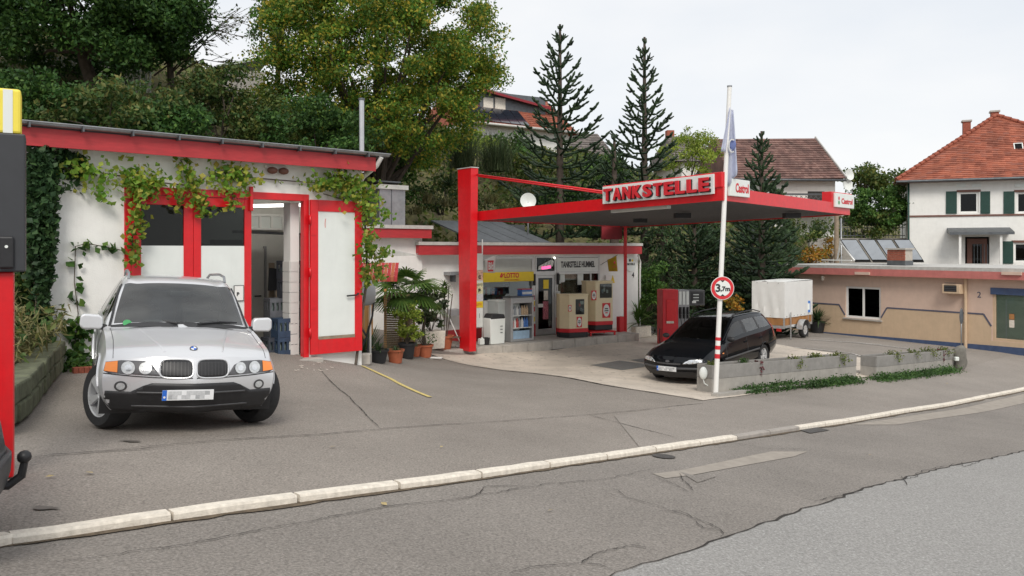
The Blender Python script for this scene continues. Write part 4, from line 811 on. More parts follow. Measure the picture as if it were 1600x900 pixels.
# ------------------------------------------------------------------ house up the slope with red roof and solar modules
UF = Frame(at(700, 230, 50), (.86, .50)); h3 = thing('hill_house', 'white house on the slope with red roof, dormer and dark solar modules', 'house', UF.o, UF.rz)
x1_ = UF.lx(838); ev0, ev1 = UF.p(737, 186)[1], UF.p(835, 206)[1]; zE = ev0 - .2
B('wall', 'white_render', h3, UF.lx(725), x1_ + 3, .6, 8, -5, zE); rgz = UF.p(715, 140, 4.5)[1]
E = [(UF.lx(728), 0, zE), (x1_ + 3.5, 0, zE - .2), (x1_ + 3.5, 4.5, rgz), (UF.lx(698, 4.5), 4.5, rgz)]
rb = MB().add(E + [(x1_ + 3.5, 9, zE), (UF.lx(728), 9, zE)], [(0, 1, 2, 3), (3, 2, 4, 5), (1, 4, 2), (0, 3, 5)]).build('roof', 'brick_red', h3); tiles('roof_tile', 'tile_red', rb, E, 18, 40, .05)
MB().bar((E[0][0] - .05, -.2, zE - .1), (E[3][0] - .05, 4.5, rgz - .1), .12, .4).build('verge', 'wood_grey', rb); MB().cyl((E[0][0], -.1, zE), .09, x1_ + 3.4 - E[0][0], 8, axis=(1, .0, -.01)).build('gutter', 'cap_grey', rb)
a, b, c, d = [Vector(e_) for e_ in E]; nr = (b - a).cross(d - a).normalized()
def rpnt(u, v, o=.12): return a.lerp(b, u).lerp(d.lerp(c, u), v) + nr * o
for k in range(6):
    u0, u1 = .05 + k * .085, .05 + (k + 1) * .085 - .006; MB().add([rpnt(u0, .06), rpnt(u1, .06), rpnt(u1, .46), rpnt(u0, .46), rpnt(u0, .06, .05), rpnt(u1, .06, .05), rpnt(u1, .46, .05), rpnt(u0, .46, .05)], [(0, 1, 2, 3), (0, 4, 5, 1), (1, 5, 6, 2), (2, 6, 7, 3), (3, 7, 4, 0)]).build('solar_module', 'pv', rb)
q = UF.rect(752, 150, 797, 180, 2.); dm = B('dormer', 'zinc_dark', h3, q[0], q[1] + 3, 2.2, 5, q[2] - .4, q[3] + .3)
for xa, xb in ((755, 770), (773, 789)): q2 = UF.rect(xa, 153, xb, 178, 2.2); B('roller_blind', 'kerb_stone', dm, q2[0], q2[1], 2.13, 2.19, q2[2], q2[3])
MB().add([(q[0] - .4, 1.7, q[3] + .35), (q[1] + 3.4, 1.7, q[3] - .5), (q[1] + 3.4, 5.5, q[3] + .9), (q[0] - .4, 5.5, q[3] + 1.5)], [(0, 1, 2, 3)]).build('dormer_roof', 'tile_grey', dm)
MB().bar((q[0] - .4, 1.68, q[3] + .3), (q[1] + 3.4, 1.68, q[3] - .55), .1, .16).build('dormer_fascia', 'dark_red', dm)
# grey roofs far behind the monkey puzzles, and a shed roof up left
for nm, lab, px0, px1, py0, py1, YY, tm in (('far_house', 'house with grey tiled roof behind the two tall monkey puzzle trees', 878, 962, 208, 252, 64, 'tile_grey'), ('far_house', 'house with olive brown roof half hidden right of the second monkey puzzle', 1062, 1122, 213, 252, 62, 'tile_grey')):
    f_ = Frame(at(px0, py1, YY), (1, .12)); t = thing(nm, lab, 'house', f_.o, f_.rz); l_ = f_.lx(px1); zz = f_.p(px0, py0, 4)[1]
    B('wall', 'white_render', t, .3, l_ - .3, .4, 8, -4, 0); E = [(-.4, 0, 0), (l_ + .4, 0, 0), (l_ - .6, 4, zz), (.2, 4, zz)]; r_ = MB().add(E + [(l_ + .4, 8, 0), (-.4, 8, 0)], [(0, 1, 2, 3), (3, 2, 4, 5), (1, 4, 2), (0, 3, 5)]).build('roof', tm, t); tiles('roof_tile', tm, r_, E, 12, 24, .05)
    c_ = B('chimney', 'brick_red', r_, .3, .9, 4, 4.6, zz - .4, zz + .5)
    B('window', 'dark_inside', t, l_ * .5, l_ * .5 + 1, .37, .39, -1.9, -.6)
f_ = Frame(at(352, 106, 32), (.9, .45)); t = thing('garden_shed', 'pale green roofed shed between the two big trees on the slope', 'shed', f_.o, f_.rz)
mat('pale_green_roof', (.42, .47, .40), .7, var=.1); mat('shed_wall', (.35, .33, .30), .8)
MB().prism([(-.3, 0), (1.8, .6), (1.8, .7), (-.3, .1)], 'y', 0, 2.5).build('roof', 'pale_green_roof', t); B('wall', 'shed_wall', t, 0, 1.6, .2, 2.3, -2.5, .02)
# ================================================================== CARS
mat('silver_paint', (.66, .67, .69), .36, .35, var=.02, scale=3, coat=.7)
mat('black_paint', (.005, .006, .008), .10, var=.1, coat=0, spec=.28)
mat('trim_black', (.022, .022, .024), .5, var=.15, scale=20)
mat('trim_grey', (.065, .065, .068), .5, var=.15, scale=20)
mat('anthracite_bar', (.035, .035, .037), .4)
mat('lamp_amber', (.85, .24, .02), .2, var=.05, coat=.8)
mat('lamp_lens', (.55, .57, .58), .25, .25, var=.2, scale=40, coat=.4)
mat('lamp_chrome', (.78, .79, .80), .12, .9, var=.1, scale=12, coat=1)
mat('lamp_dark', (.10, .10, .105), .35, .3, var=.2, coat=.25)
mat('alloy', (.68, .69, .70), .35, .5, var=.05)
mat('plate_white', (.72, .73, .74), .4, var=.04)
mat('plate_blot', (.50, .51, .52), .5, var=.15, scale=30)
mat('plate_blot_dark', (.38, .39, .40), .5, var=.15, scale=30)
mat('plate_blue', (.02, .13, .55), .4, var=.05)
mat('seat_cloth', (.05, .05, .052), .8, var=.2)
mat('seat_beige', (.20, .19, .175), .8, var=.15)
mat('lamp_red', (.45, .015, .012), .2, var=.1, coat=.8)
glass('car_glass', (.60, .70, .69), .95, .03, 1.85, haze=.045); glass('car_glass_dark', (.20, .25, .24), .95, .02, 1.6)
def crom(P, t):
    """Catmull-Rom through rows of points"""
    n = len(P); i = min(int(t), n - 2); f = t - i; p0, p1, p2, p3 = P[max(i - 1, 0)], P[i], P[i + 1], P[min(i + 2, n - 1)]
    return .5 * ((2 * p1) + (-p0 + p2) * f + (2 * p0 - 5 * p1 + 4 * p2 - p3) * f * f + (-p0 + 3 * p1 - 3 * p2 + p3) * f ** 3)
def section(row, jj, crease):
    """position at fractional j around one section, not smoothed across crease points"""
    J = len(row) - 1; lo, hi = 0, J
    for c in crease:
        if c <= jj - 1e-9: lo = c
    for c in reversed(crease):
        if c >= jj - 1e-9 and c > lo: hi = c
    return crom(row[lo:hi + 1], jj - lo)
class Car:
    def __init__(s, rows, front, rear, crease=(1, 4), KI=8, KJ=5):
        s.rows = [np.array(r, float) for r in rows]; I, J = len(rows), len(rows[0]); s.I, s.J = I, J
        us = np.linspace(0, I - 1, (I - 1) * KI + 1); vs = np.linspace(0, J - 1, (J - 1) * KJ + 1)
        cr = sorted(set([0, J - 1, *crease])); grid = np.zeros((len(us), len(vs), 3))
        for a, u in enumerate(us):
            row = np.array([crom([r[j] for r in s.rows], u) for j in range(J)])
            for b, v in enumerate(vs): grid[a, b] = section(row, v, cr)
        s.us, s.vs, s.grid = us, vs, grid
        s.front = s.coons(grid[0], front, KJ); s.rear = s.coons(grid[-1], rear, KJ); s.KJ = KJ
        V, Fc = [], []
        def addg(g, flip):
            for sy in (1, -1):
                b = len(V); n, m = g.shape[:2]
                V.extend([(p[0], p[1] * sy, p[2]) for r in g for p in r])
                for i in range(n - 1):
                    for j in range(m - 1):
                        q = (b + i * m + j, b + (i + 1) * m + j, b + (i + 1) * m + j + 1, b + i * m + j + 1); Fc.append(q if (sy > 0) != flip else q[::-1])
        addg(grid, False); addg(s.front, True); addg(s.rear, True)
        s.bvh = BVHTree.FromPolygons([Vector(v) for v in V], Fc)
    def coons(s, ring, centre, KJ):
        # boundary: bottom edge j 0..1, side j 1..4, top j 4..end, centre line
        bot = ring[:KJ + 1]; side = ring[KJ:4 * KJ + 1]; top = ring[4 * KJ:][::-1]
        cl = np.array([crom([np.array(c, float) for c in centre], t) for t in np.linspace(0, len(centre) - 1, len(side))]); cl[0] = bot[0]; cl[-1] = top[0]
        nb = len(top); n = len(side); g = np.zeros((n, nb, 3))
        bt = np.array([bot[0] + (bot[-1] - bot[0]) * 0 + np.array([np.interp(k / (nb - 1), np.linspace(0, 1, len(bot)), bot[:, c]) for c in range(3)]) - bot[0] for k in range(nb)])
        for a in range(n):
            al = a / (n - 1)
            for b in range(nb):
                be = b / (nb - 1); w = be
                p = (1 - al) * bt[b] + al * top[b] + (1 - w) * cl[a] + w * side[a] - ((1 - al) * (1 - w) * bt[0] + (1 - al) * w * bt[-1] + al * (1 - w) * top[0] + al * w * top[-1]); g[a, b] = p
        return g
    def hit(s, o, d):
        r = s.bvh.ray_cast(Vector(o), Vector(d)); return r
    def patch(s, name, poly, m, parent, side='front', off=.006, cell=.05, thick=0., smooth=True, sub=True):
        """an outline laid on the bodywork, seen from the front (y,z), top (x,y), left or right (x,z)"""
        bm = bmesh.new(); bm.faces.new([bm.verts.new((u, v, 0)) for u, v in poly])
        for ax in (0, 1):
            lo, hi = min(p[ax] for p in poly), max(p[ax] for p in poly); k = math.floor(lo / cell) + 1
            while k * cell < hi:
                co = [0, 0, 0]; no = [0, 0, 0]; co[ax] = k * cell; no[ax] = 1; bmesh.ops.bisect_plane(bm, geom=bm.verts[:] + bm.edges[:] + bm.faces[:], dist=1e-5, plane_co=co, plane_no=no); k += 1
        ray = {'front': lambda u, v: ((5, u, v), (-1, 0, 0)), 'left': lambda u, v: ((u, 5, v), (0, -1, 0)), 'right': lambda u, v: ((u, -5, v), (0, 1, 0)), 'top': lambda u, v: ((u, v, 5), (0, 0, -1)), 'rear': lambda u, v: ((-5, u, v), (1, 0, 0))}[side]
        dd = None
        for v in bm.verts:
            o, d = ray(v.co.x, v.co.y); h = s.bvh.ray_cast(Vector(o), Vector(d))
            if h[0] is None: h = s.bvh.find_nearest(Vector(o) + Vector(d) * 3)
            dd = Vector(d); v.co = h[0] - dd * off
        bmesh.ops.recalc_face_normals(bm, faces=bm.faces)
        av = sum((f.normal for f in bm.faces), Vector())
        if av.dot(dd) > 0: bmesh.ops.reverse_faces(bm, faces=bm.faces)
        for f in bm.faces: f.smooth = True
        me = bpy.data.meshes.new(name); bm.to_mesh(me); bm.free(); o = link(name, me, m, parent)
        if thick: md = o.modifiers.new('t', 'SOLIDIFY'); md.thickness = thick; md.offset = -1
        return o
    def body(s, parent, paint, classify, wheels, gap=.0, skip=None):
        """faces sorted into parts; classify(u, v, p) gives a part key or None for bodywork"""
        parts = {}
        def put(key, quad, flip):
            mb = parts.setdefault(key, {}); return mb.setdefault('q', []).append(quad if not flip else quad[::-1])
        us, vs, G = s.us, s.vs, s.grid
        for sy in (1, -1):
            for i in range(len(us) - 1):
                for j in range(len(vs) - 1):
                    q = [G[i, j], G[i + 1, j], G[i + 1, j + 1], G[i, j + 1]]; c = sum(q) / 4
                    if any(abs(c[1]) > .45 and (c[0] - wx) ** 2 + (c[2] - wz) ** 2 < wr * wr and c[2] < wz + wr for wx, wz, wr in wheels) and (vs[j] < 3.9): continue
                    key = classify((us[i] + us[i + 1]) / 2, (vs[j] + vs[j + 1]) / 2, c, sy)
                    put(key, [Vector((p[0], p[1] * sy, p[2])) for p in q], sy < 0)
            for g, fl in ((s.front, True), (s.rear, False)):
                for i in range(g.shape[0] - 1):
                    for j in range(g.shape[1] - 1):
                        q = [g[i, j], g[i + 1, j], g[i + 1, j + 1], g[i, j + 1]]; put(('valance', 'trim_black', fl) if sum(q)[2] < 1.36 and abs(g[0, 0][0]) > 0 else None, [Vector((p[0], p[1] * sy, p[2])) for p in q], (sy > 0))
        out = {}
        for key, d in parts.items():
            bm = bmesh.new()
            for q in d['q']:
                try: f = bm.faces.new([bm.verts.new(v) for v in q]); f.smooth = True
                except ValueError: pass
            bmesh.ops.remove_doubles(bm, verts=bm.verts, dist=.0008); bmesh.ops.recalc_face_normals(bm, faces=bm.faces)
            for e in bm.edges:
                if len(e.link_faces) == 2 and e.calc_face_angle(0) > R(38): e.smooth = False
            nm, m = (key[0], key[1]) if key else ('body', paint); me = bpy.data.meshes.new(nm); bm.to_mesh(me); bm.free(); out[key] = link(nm, me, m, parent)
        return out
def wheel(parent, loc, r, w, side, steer=0., spokes=5, name='wheel', rimr=.66, rm='alloy'):
    root = bpy.data.objects.new(name, None); COL.objects.link(root); root.parent = parent; root.location = loc; root.rotation_euler = (0, 0, steer)
    prof = [(r * rimr, -w / 2 + .01), (r * .90, -w / 2), (r * .97, -w / 2 + .03), (r, -w / 4), (r, w / 4), (r * .97, w / 2 - .03), (r * .90, w / 2), (r * rimr, w / 2 - .01), (r * rimr, -w / 2 + .01)]
    def rot(o): o.rotation_euler = (R(-90), 0, 0); return o
    ty = rot(MB().lathe(prof, 36).build('tyre', 'rubber', root))
    s = side; rb = MB(); rr = r * rimr
    rb.lathe([(rr, s * (w / 2 - .012)), (rr * .93, s * (w / 2 - .02)), (rr * .90, s * (w / 2 - .06)), (rr * .9, -s * w / 2 * .8)], 32); rb.lathe([(0, s * (w / 2 - .02)), (rr * .16, s * (w / 2 - .022)), (rr * .2, s * (w / 2 - .05))], 16)
    for k in range(spokes):
        for da in (-.13, .13):
            a = 2 * math.pi * k / spokes + .2; a2 = a + da; ra, rb2 = rr * .15, rr * .93
            p0 = (ra * math.cos(a), ra * math.sin(a), s * (w / 2 - .035)); p1 = (rb2 * math.cos(a2), rb2 * math.sin(a2), s * (w / 2 - .03)); rb.bar(p0, p1, .045, .035, (0, 0, 1))
    rot(rb.build('rim', rm, root)); rot(MB().cyl((0, 0, s * (w / 2 - .10) - .01), rr * .88, .02, 24).build('brake_disc', 'zinc_dark', root))
    return root
def arch_liner(parent, x, z, r, y0, y1, m='trim_black'):
    mb = MB(); n = 18; vs = []
    for k in range(n + 1):
        a = math.pi * (-.12 + 1.24 * k / n); vs += [(x + r * math.cos(a), y0, z + r * math.sin(a)), (x + r * math.cos(a), y1, z + r * math.sin(a))]
    mb.add(vs, [(2 * k, 2 * k + 1, 2 * k + 3, 2 * k + 2) for k in range(n)], True); c = len(mb.v)
    mb.add([(x, y0, z)] + [v for v in vs[::2]], [(0, k + 1, k + 2) for k in range(n)]); return mb.build('arch_liner', m, parent)
def arch_lip(car, parent, x, z, r, sy, m, wdt=.028):
    mb = MB(); pts = []
    for k in range(23):
        a = math.pi * (.10 + .88 * k / 22); px, pz = x + r * math.cos(a), z + r * math.sin(a); h = car.bvh.ray_cast(Vector((px, 5 * sy, pz)), Vector((0, -sy, 0)))
        if h[0] is not None and abs(h[0].y) > .5: pts.append(h[0] + Vector((0, sy * .002, 0)))
    if len(pts) > 3: mb.tube(pts, wdt, 8); return mb.build('arch_lip', m, parent)
def seam(car, parent, pts, side, m='trim_black', w=.010, name='seam', off=.001):
    d = {'front': Vector((-1, 0, 0)), 'left': Vector((0, -1, 0)), 'right': Vector((0, 1, 0)), 'top': Vector((0, 0, -1))}[side]; P = []
    for a, b in zip(pts[:-1], pts[1:]):
        for k in range(10):
            u, v = a[0] + (b[0] - a[0]) * k / 9, a[1] + (b[1] - a[1]) * k / 9
            o = {'front': (5, u, v), 'left': (u, 5, v), 'right': (u, -5, v), 'top': (u, v, 5)}[side]; h = car.bvh.ray_cast(Vector(o), d)
            if h[0] is not None and (not P or (h[0] - P[-1]).length > 1e-4): P.append(h[0] - d * off)
    if len(P) > 1: return MB().tube(P, w / 2, 5).build(name, m, parent)
def ring(cy, cz, ry, rz_, n=20, p=2.): return [(cy + ry * abs(math.cos(t)) ** (2 / p) * (1 if math.cos(t) >= 0 else -1), cz + rz_ * abs(math.sin(t)) ** (2 / p) * (1 if math.sin(t) >= 0 else -1)) for t in [2 * math.pi * k / n for k in range(n)]]
def plate(car, parent, y, z, x, side=1, w=.52, h=.11, yaw=0.):
    o = MB().box(0, .012, -w / 2, w / 2, -h / 2, h / 2).build('number_plate', 'plate_white', parent, .003); o.location = (x, y, z)
    B('plate_band', 'plate_blue', o, .0125, .0145, -w / 2, -w / 2 + .045, -h / 2, h / 2)
    MB().cyl((.0145, -w / 2 + .022, -.02), .012, .001, 10, axis=(1, 0, 0)).build('plate_mark', 'plate_white', o)
    rnd = random.Random(3); x_ = -w / 2 + .06
    while x_ < w / 2 - .05:
        ww = rnd.uniform(.035, .06); zh = rnd.choice([0, 1])
        for q in (0, 1): B('plate_field', rnd.choice(['plate_blot', 'plate_white', 'plate_blot_dark', 'plate_blot']), o, .0125, .0138, x_, x_ + ww - .001, -h / 2 + .012 + q * (h - .024) / 2, -h / 2 + .012 + (q + 1) * (h - .024) / 2 - .001)
        x_ += ww
    return o
def seat(parent, x, y, z, m='seat_cloth'):
    o = MB().box(-.25, .25, -.25, .25, 0, .18).build('seat', m, parent, .05); o.location = (x, y, z)
    b = MB().prism([(-.32, .15), (-.18, .15), (-.30, .72), (-.42, .70)], 'y', -.24, .24).build('backrest', m, o, .04); MB().box(-.44, -.34, -.13, .13, .74, .92).build('headrest', m, o, .04); return o
# ------------------------------------------------------------------ silver off-roader in front of the garage
def P9(x, *yz): return [(x, y, z) for y, z in yz]
X5 = [
 [(2.24, 0, .25), (2.00, .78, .27), (2.06, .87, .46), (2.06, .89, .66), (1.99, .85, .80), (2.07, .70, .835), (2.16, .46, .855), (2.20, .22, .865), (2.21, 0, .865)],
 [(1.9, 0, .24), (1.90, .82, .29), (1.90, .915, .46), (1.90, .925, .68), (1.84, .865, .89), (1.90, .70, .925), (1.95, .47, .945), (1.98, .23, .955), (1.99, 0, .955)],
 [(1.5, 0, .24), (1.50, .84, .30), (1.50, .94, .46), (1.50, .945, .72), (1.46, .865, .965), (1.48, .71, .995), (1.50, .48, 1.02), (1.51, .24, 1.035), (1.52, 0, 1.035)],
 [(1.1, 0, .24), (1.10, .83, .30), (1.10, .915, .46), (1.10, .925, .74), (1.08, .87, 1.02), (1.08, .73, 1.055), (1.09, .50, 1.075), (1.10, .25, 1.09), (1.10, 0, 1.09)],
 [(.75, 0, .24), (.75, .83, .30), (.75, .905, .46), (.75, .92, .75), (.72, .875, 1.055), (.70, .80, 1.085), (.82, .52, 1.115), (.88, .26, 1.13), (.90, 0, 1.135)],
 [(.35, 0, .24), (.35, .83, .30), (.35, .905, .46), (.35, .92, .76), (.33, .88, 1.075), (.36, .745, 1.345), (.48, .50, 1.385), (.53, .25, 1.40), (.55, 0, 1.405)],
 [(.0, 0, .24), (.0, .83, .30), (.0, .905, .46), (.0, .92, .77), (.0, .885, 1.09), (.06, .675, 1.575), (.15, .48, 1.625), (.19, .24, 1.645), (.20, 0, 1.65)],
 [(-.5, 0, .24), (-.5, .83, .30), (-.5, .905, .46), (-.5, .92, .78), (-.5, .89, 1.105), (-.45, .665, 1.635), (-.42, .50, 1.69), (-.40, .25, 1.71), (-.40, 0, 1.715)],
 [(-1.3, 0, .26), (-1.3, .84, .32), (-1.3, .935, .46), (-1.3, .94, .78), (-1.3, .89, 1.12), (-1.25, .65, 1.62), (-1.2, .48, 1.68), (-1.2, .24, 1.70), (-1.2, 0, 1.705)],
 [(-1.9, 0, .30), (-1.9, .82, .34), (-1.9, .91, .50), (-1.9, .92, .80), (-1.9, .88, 1.13), (-1.82, .63, 1.56), (-1.8, .46, 1.62), (-1.8, .23, 1.64), (-1.8, 0, 1.645)],
 [(-2.25, 0, .34), (-2.18, .76, .36), (-2.22, .84, .54), (-2.24, .85, .80), (-2.22, .80, 1.14), (-2.02, .58, 1.50), (-2.0, .42, 1.56), (-2.0, .21, 1.58), (-2.0, 0, 1.585)]]
cx5 = Car(X5, [(2.24, 0, .25), (2.31, 0, .40), (2.33, 0, .56), (2.31, 0, .70), (2.21, 0, .865)], [(-2.25, 0, .34), (-2.33, 0, .6), (-2.28, 0, 1.1), (-2.0, 0, 1.585)], KI=8, KJ=6)
hd5 = R(-61.5); c5 = gp(286, 664); dirv = Vector((math.cos(hd5), math.sin(hd5), 0)); loc5 = c5 - dirv * 1.5
def seat_car(loc, hd, wb):
    """stand the car on the sloping ground"""
    d = Vector((math.cos(hd), math.sin(hd))); n = Vector((-d.y, d.x)); f = [H(loc.x + d.x * a + n.x * b, loc.y + d.y * a + n.y * b) for a, b in ((wb[0], .7), (wb[0], -.7), (wb[1], .7), (wb[1], -.7))]
    pitch = math.atan2((f[2] + f[3]) / 2 - (f[0] + f[1]) / 2, wb[0] - wb[1]); roll = math.atan2((f[0] + f[2]) / 2 - (f[1] + f[3]) / 2, 1.4)
    z0 = (f[0] + f[1]) / 2 + (wb[0]) * math.tan(pitch); return (loc.x, loc.y, z0), (roll, pitch, hd)
l_, r_ = seat_car(loc5, hd5, (1.5, -1.32))
suv = thing('off_roader', 'silver off road car with black grille parked nose out before the garage', 'car', l_, rot=r_); suv.scale = (.955,) * 3
def cls5(u, v, c, sy):
    if 4.10 < u < 5.93 and v > 5.10: return ('windshield', 'car_glass')
    if 4.14 < v < 4.93:
        for k, (a, b) in enumerate(((4.75, 6.75), (6.9, 7.95), (8.12, 8.85))):
            if a < u < b: return ('side_window', 'car_glass_dark', k, sy)
        for k, (a, b) in enumerate(((6.75, 6.9), (7.95, 8.12))):
            if a <= u <= b: return ('pillar_trim', 'trim_black', k, sy)
    if v < 1.25 and c[0] < 1.9: return ('sill', 'trim_black', sy)
    return None
WR5 = .375
o5 = cx5.body(suv, 'silver_paint', cls5, [(1.5, .375, .43), (-1.32, .375, .43)])
for sy in (1, -1):
    for x, st in ((1.5, R(26)), (-1.32, 0)):
        wheel(suv, (x, sy * .795, .37), .37, .25, sy, st); arch_liner(suv, x, .38, .435, sy * .45, sy * .90); arch_lip(cx5, suv, x, .38, .44, sy, 'silver_paint', .013)
B('interior_floor', 'trim_black', suv, -1.9, 1.2, -.78, .78, .34, .5); B('engine_bay', 'trim_black', suv, .62, 1.95, -.75, .75, .3, .8)
db = MB().prism([(.35, .75), (.88, .75), (.80, 1.06), (.62, 1.09), (.36, .98)], 'y', -.74, .74).build('dashboard', 'seat_cloth', suv, .02)
for y in (.38, -.38): seat(suv, -.1, y, .55, 'seat_cloth'); seat(suv, -1.0, y, .58, 'seat_cloth')
sw = MB(); sw.tube([(.26 + .06 * math.sin(2 * math.pi * k / 20), .38 + .18 * math.cos(2 * math.pi * k / 20), 1.0 + .17 * math.sin(2 * math.pi * k / 20)) for k in range(21)], .017, 6, False).build('steering_wheel', 'trim_black', suv)
MB().box(.30, .36, -.12, .12, 1.46, 1.53).build('rear_mirror', 'trim_black', suv, .01)
B('headliner', 'seat_beige', suv, -1.8, -.1, -.55, .55, 1.52, 1.54)
# front face: lamps, kidney grilles, bumper, plate
for sy in (1, -1):
    def Y(pts): return [(sy * a, b) for a, b in pts]
    hl = cx5.patch('headlight', Y([(.345, .665), (.42, .775), (.50, .815), (.72, .815), (.868, .79), (.885, .70), (.84, .68), (.60, .675)]), 'lamp_dark', suv, 'front', .008, .04, .02)
    cx5.patch('indicator', Y([(.755, .692), (.755, .808), (.868, .786), (.882, .702)]), 'lamp_amber', hl, 'front', .016, .03)
    for cy, rr in ((.49, .062), (.655, .066)):
        cx5.patch('lamp', Y(ring(cy, .742, rr, rr)), 'lamp_lens', hl, 'front', .018, .03); cx5.patch('bulb', Y(ring(cy, .742, rr * .52, rr * .52)), 'lamp_chrome', hl, 'front', .021, .03)
    gr = cx5.patch('grille', Y(ring(.185, .742, .158, .088, 28, 4.)), 'trim_black', suv, 'front', .012, .04, .03)
    for k in range(8): xx = .06 + k * .036; cx5.patch('grille_bar', Y([(xx, .67), (xx + .012, .67), (xx + .012, .815), (xx, .815)]), 'anthracite_bar', gr, 'front', .022, .05)
    g2 = [(sy * a, b) for a, b in ring(.185, .742, .168, .098, 40, 4.)]; pts = []
    for a, b in g2 + g2[:1]:
        h = cx5.hit((5, a, b), (-1, 0, 0)); pts.append(h[0] + Vector((.008, 0, 0)))
    MB().tube(pts, .009, 6).build('grille_frame', 'silver_paint', gr)
    fg = cx5.patch('fog_lamp', Y(ring(.715, .545, .062, .055)), 'trim_grey', suv, 'front', .006, .03); cx5.patch('lens', Y(ring(.715, .545, .042, .038)), 'lamp_lens', fg, 'front', .012, .03)
    seam(cx5, suv, Y([(.02, .643), (.35, .645), (.60, .655), (.885, .675)]), 'front', w=.012)
    # mirrors
    mir = MB().prism([(.90, 1.04), (1.10, 1.04), (1.135, 1.08), (1.13, 1.20), (1.09, 1.225), (.92, 1.215), (.885, 1.18), (.88, 1.08)], 'x', .55, .69).build('mirror', 'silver_paint', suv, .035, 4)
    for v in mir.data.vertices: v.co.y *= sy
    mir.data.flip_normals() if sy < 0 else None; MB().bar((.64, sy * .84, 1.06), (.62, sy * .98, 1.09), .09, .07).build('mirror_arm', 'trim_black', mir)
    for pts_, w_ in (([(.68, .80), (.06, .66)], .035),):
        P = [Vector((.70, sy * .812, 1.085)), Vector((.36, sy * .752, 1.35)), Vector((.06, sy * .682, 1.578))]; MB().tube(P, .014, 6).build('pillar_seal', 'trim_black', suv)
    MB().tube([(.0, sy * .60, 1.66), (-.08, sy * .60, 1.735), (-.5, sy * .60, 1.765), (-1.3, sy * .58, 1.75), (-1.6, sy * .57, 1.67)], .018, 7).build('roof_rail', 'zinc', suv)
    seam(cx5, suv, [(2.0, sy * .80), (1.5, sy * .79), (1.0, sy * .80), (.78, sy * .805)], 'top', 'trim_grey', .008); seam(cx5, suv, [(2.1, sy * .30), (1.6, sy * .40), (1.05, sy * .50)], 'top', 'silver_paint', .03, 'hood_crease', -.008)
    cx5.patch('hood_vent', [(.92, sy * .20), (.95, sy * .20), (.93, sy * .60), (.90, sy * .60)], 'trim_black', suv, 'top', .004, .04)
    MB().tube([(.92, sy * .12 + .05, 1.145), (.80, sy * .35 + .1, 1.165), (.72, sy * .55 + .12, 1.155)], .013, 6).build('wiper', 'trim_black', suv)
    for z in (.46, .80):
        for xx in (.62, -.42): seam(cx5, suv, [(xx, .32), (xx, 1.06)], 'left' if sy > 0 else 'right', 'trim_grey', .008) if z == .46 else None
    for xx in (-.25, -1.15): MB().bar((xx, sy * .945, .96), (xx - .18, sy * .945, .965), .02, .035).build('door_handle', 'silver_paint', suv)
cx5.patch('cowl_panel', [(.74, -.80), (.90, -.5), (.965, -.2), (.965, .2), (.90, .5), (.74, .80), (.69, .80), (.80, .5), (.865, .2), (.865, -.2), (.80, -.5), (.69, -.80)], 'trim_black', suv, 'top', .006, .06)
lo = [(-.87, .28), (-.86, .49), (-.62, .485), (-.50, .555), (-.42, .585), (.42, .585), (.50, .555), (.62, .485), (.86, .49), (.87, .28), (.5, .262), (-.5, .262)]
lb = cx5.patch('lower_bumper', lo, 'trim_black', suv, 'front', .010, .05, .03)
cx5.patch('air_intake', [(-.50, .335), (-.52, .45), (.52, .45), (.50, .335)], 'black_plastic', lb, 'front', .013, .05); cx5.patch('bumper_lip', [(-.56, .47), (-.56, .49), (.56, .49), (.56, .47)], 'trim_grey', lb, 'front', .02, .05, .02); cx5.patch('bumper_lip', [(-.60, .315), (-.60, .335), (.60, .335), (.60, .315)], 'trim_grey', lb, 'front', .02, .05, .02)
plate(cx5, suv, -.06, .468, 2.345)
h = cx5.hit((5, 0, .905), (-1, 0, 0)); hp = cx5.hit((2.06, 0, 5), (0, 0, -1))[0]
em = MB().cyl((0, 0, 0), .042, .008, 24).build('emblem', 'lamp_dark', suv); em.location = hp + Vector((0, 0, .004)); em.rotation_euler = (0, R(35), 0)
for k in range(4): q = MB().add([(0, 0, .0)] + [(.03 * math.cos(math.pi / 2 * (k + t / 5)), .03 * math.sin(math.pi / 2 * (k + t / 5)), 0) for t in range(6)], [(0, t + 1, t + 2) for t in range(5)]).build('emblem_quarter', 'plate_white' if k % 2 else 'plate_blue', em); q.location = (0, 0, .0095)
st = MB().cyl((0, 0, 0), .05, .004, 16).build('sticker', 'green_print', suv); st.location = (.76, -.62, 1.125); st.rotation_euler = (0, R(52), 0)
B('underbody', 'black_plastic', suv, -2.1, 1.9, -.7, .7, .22, .36)
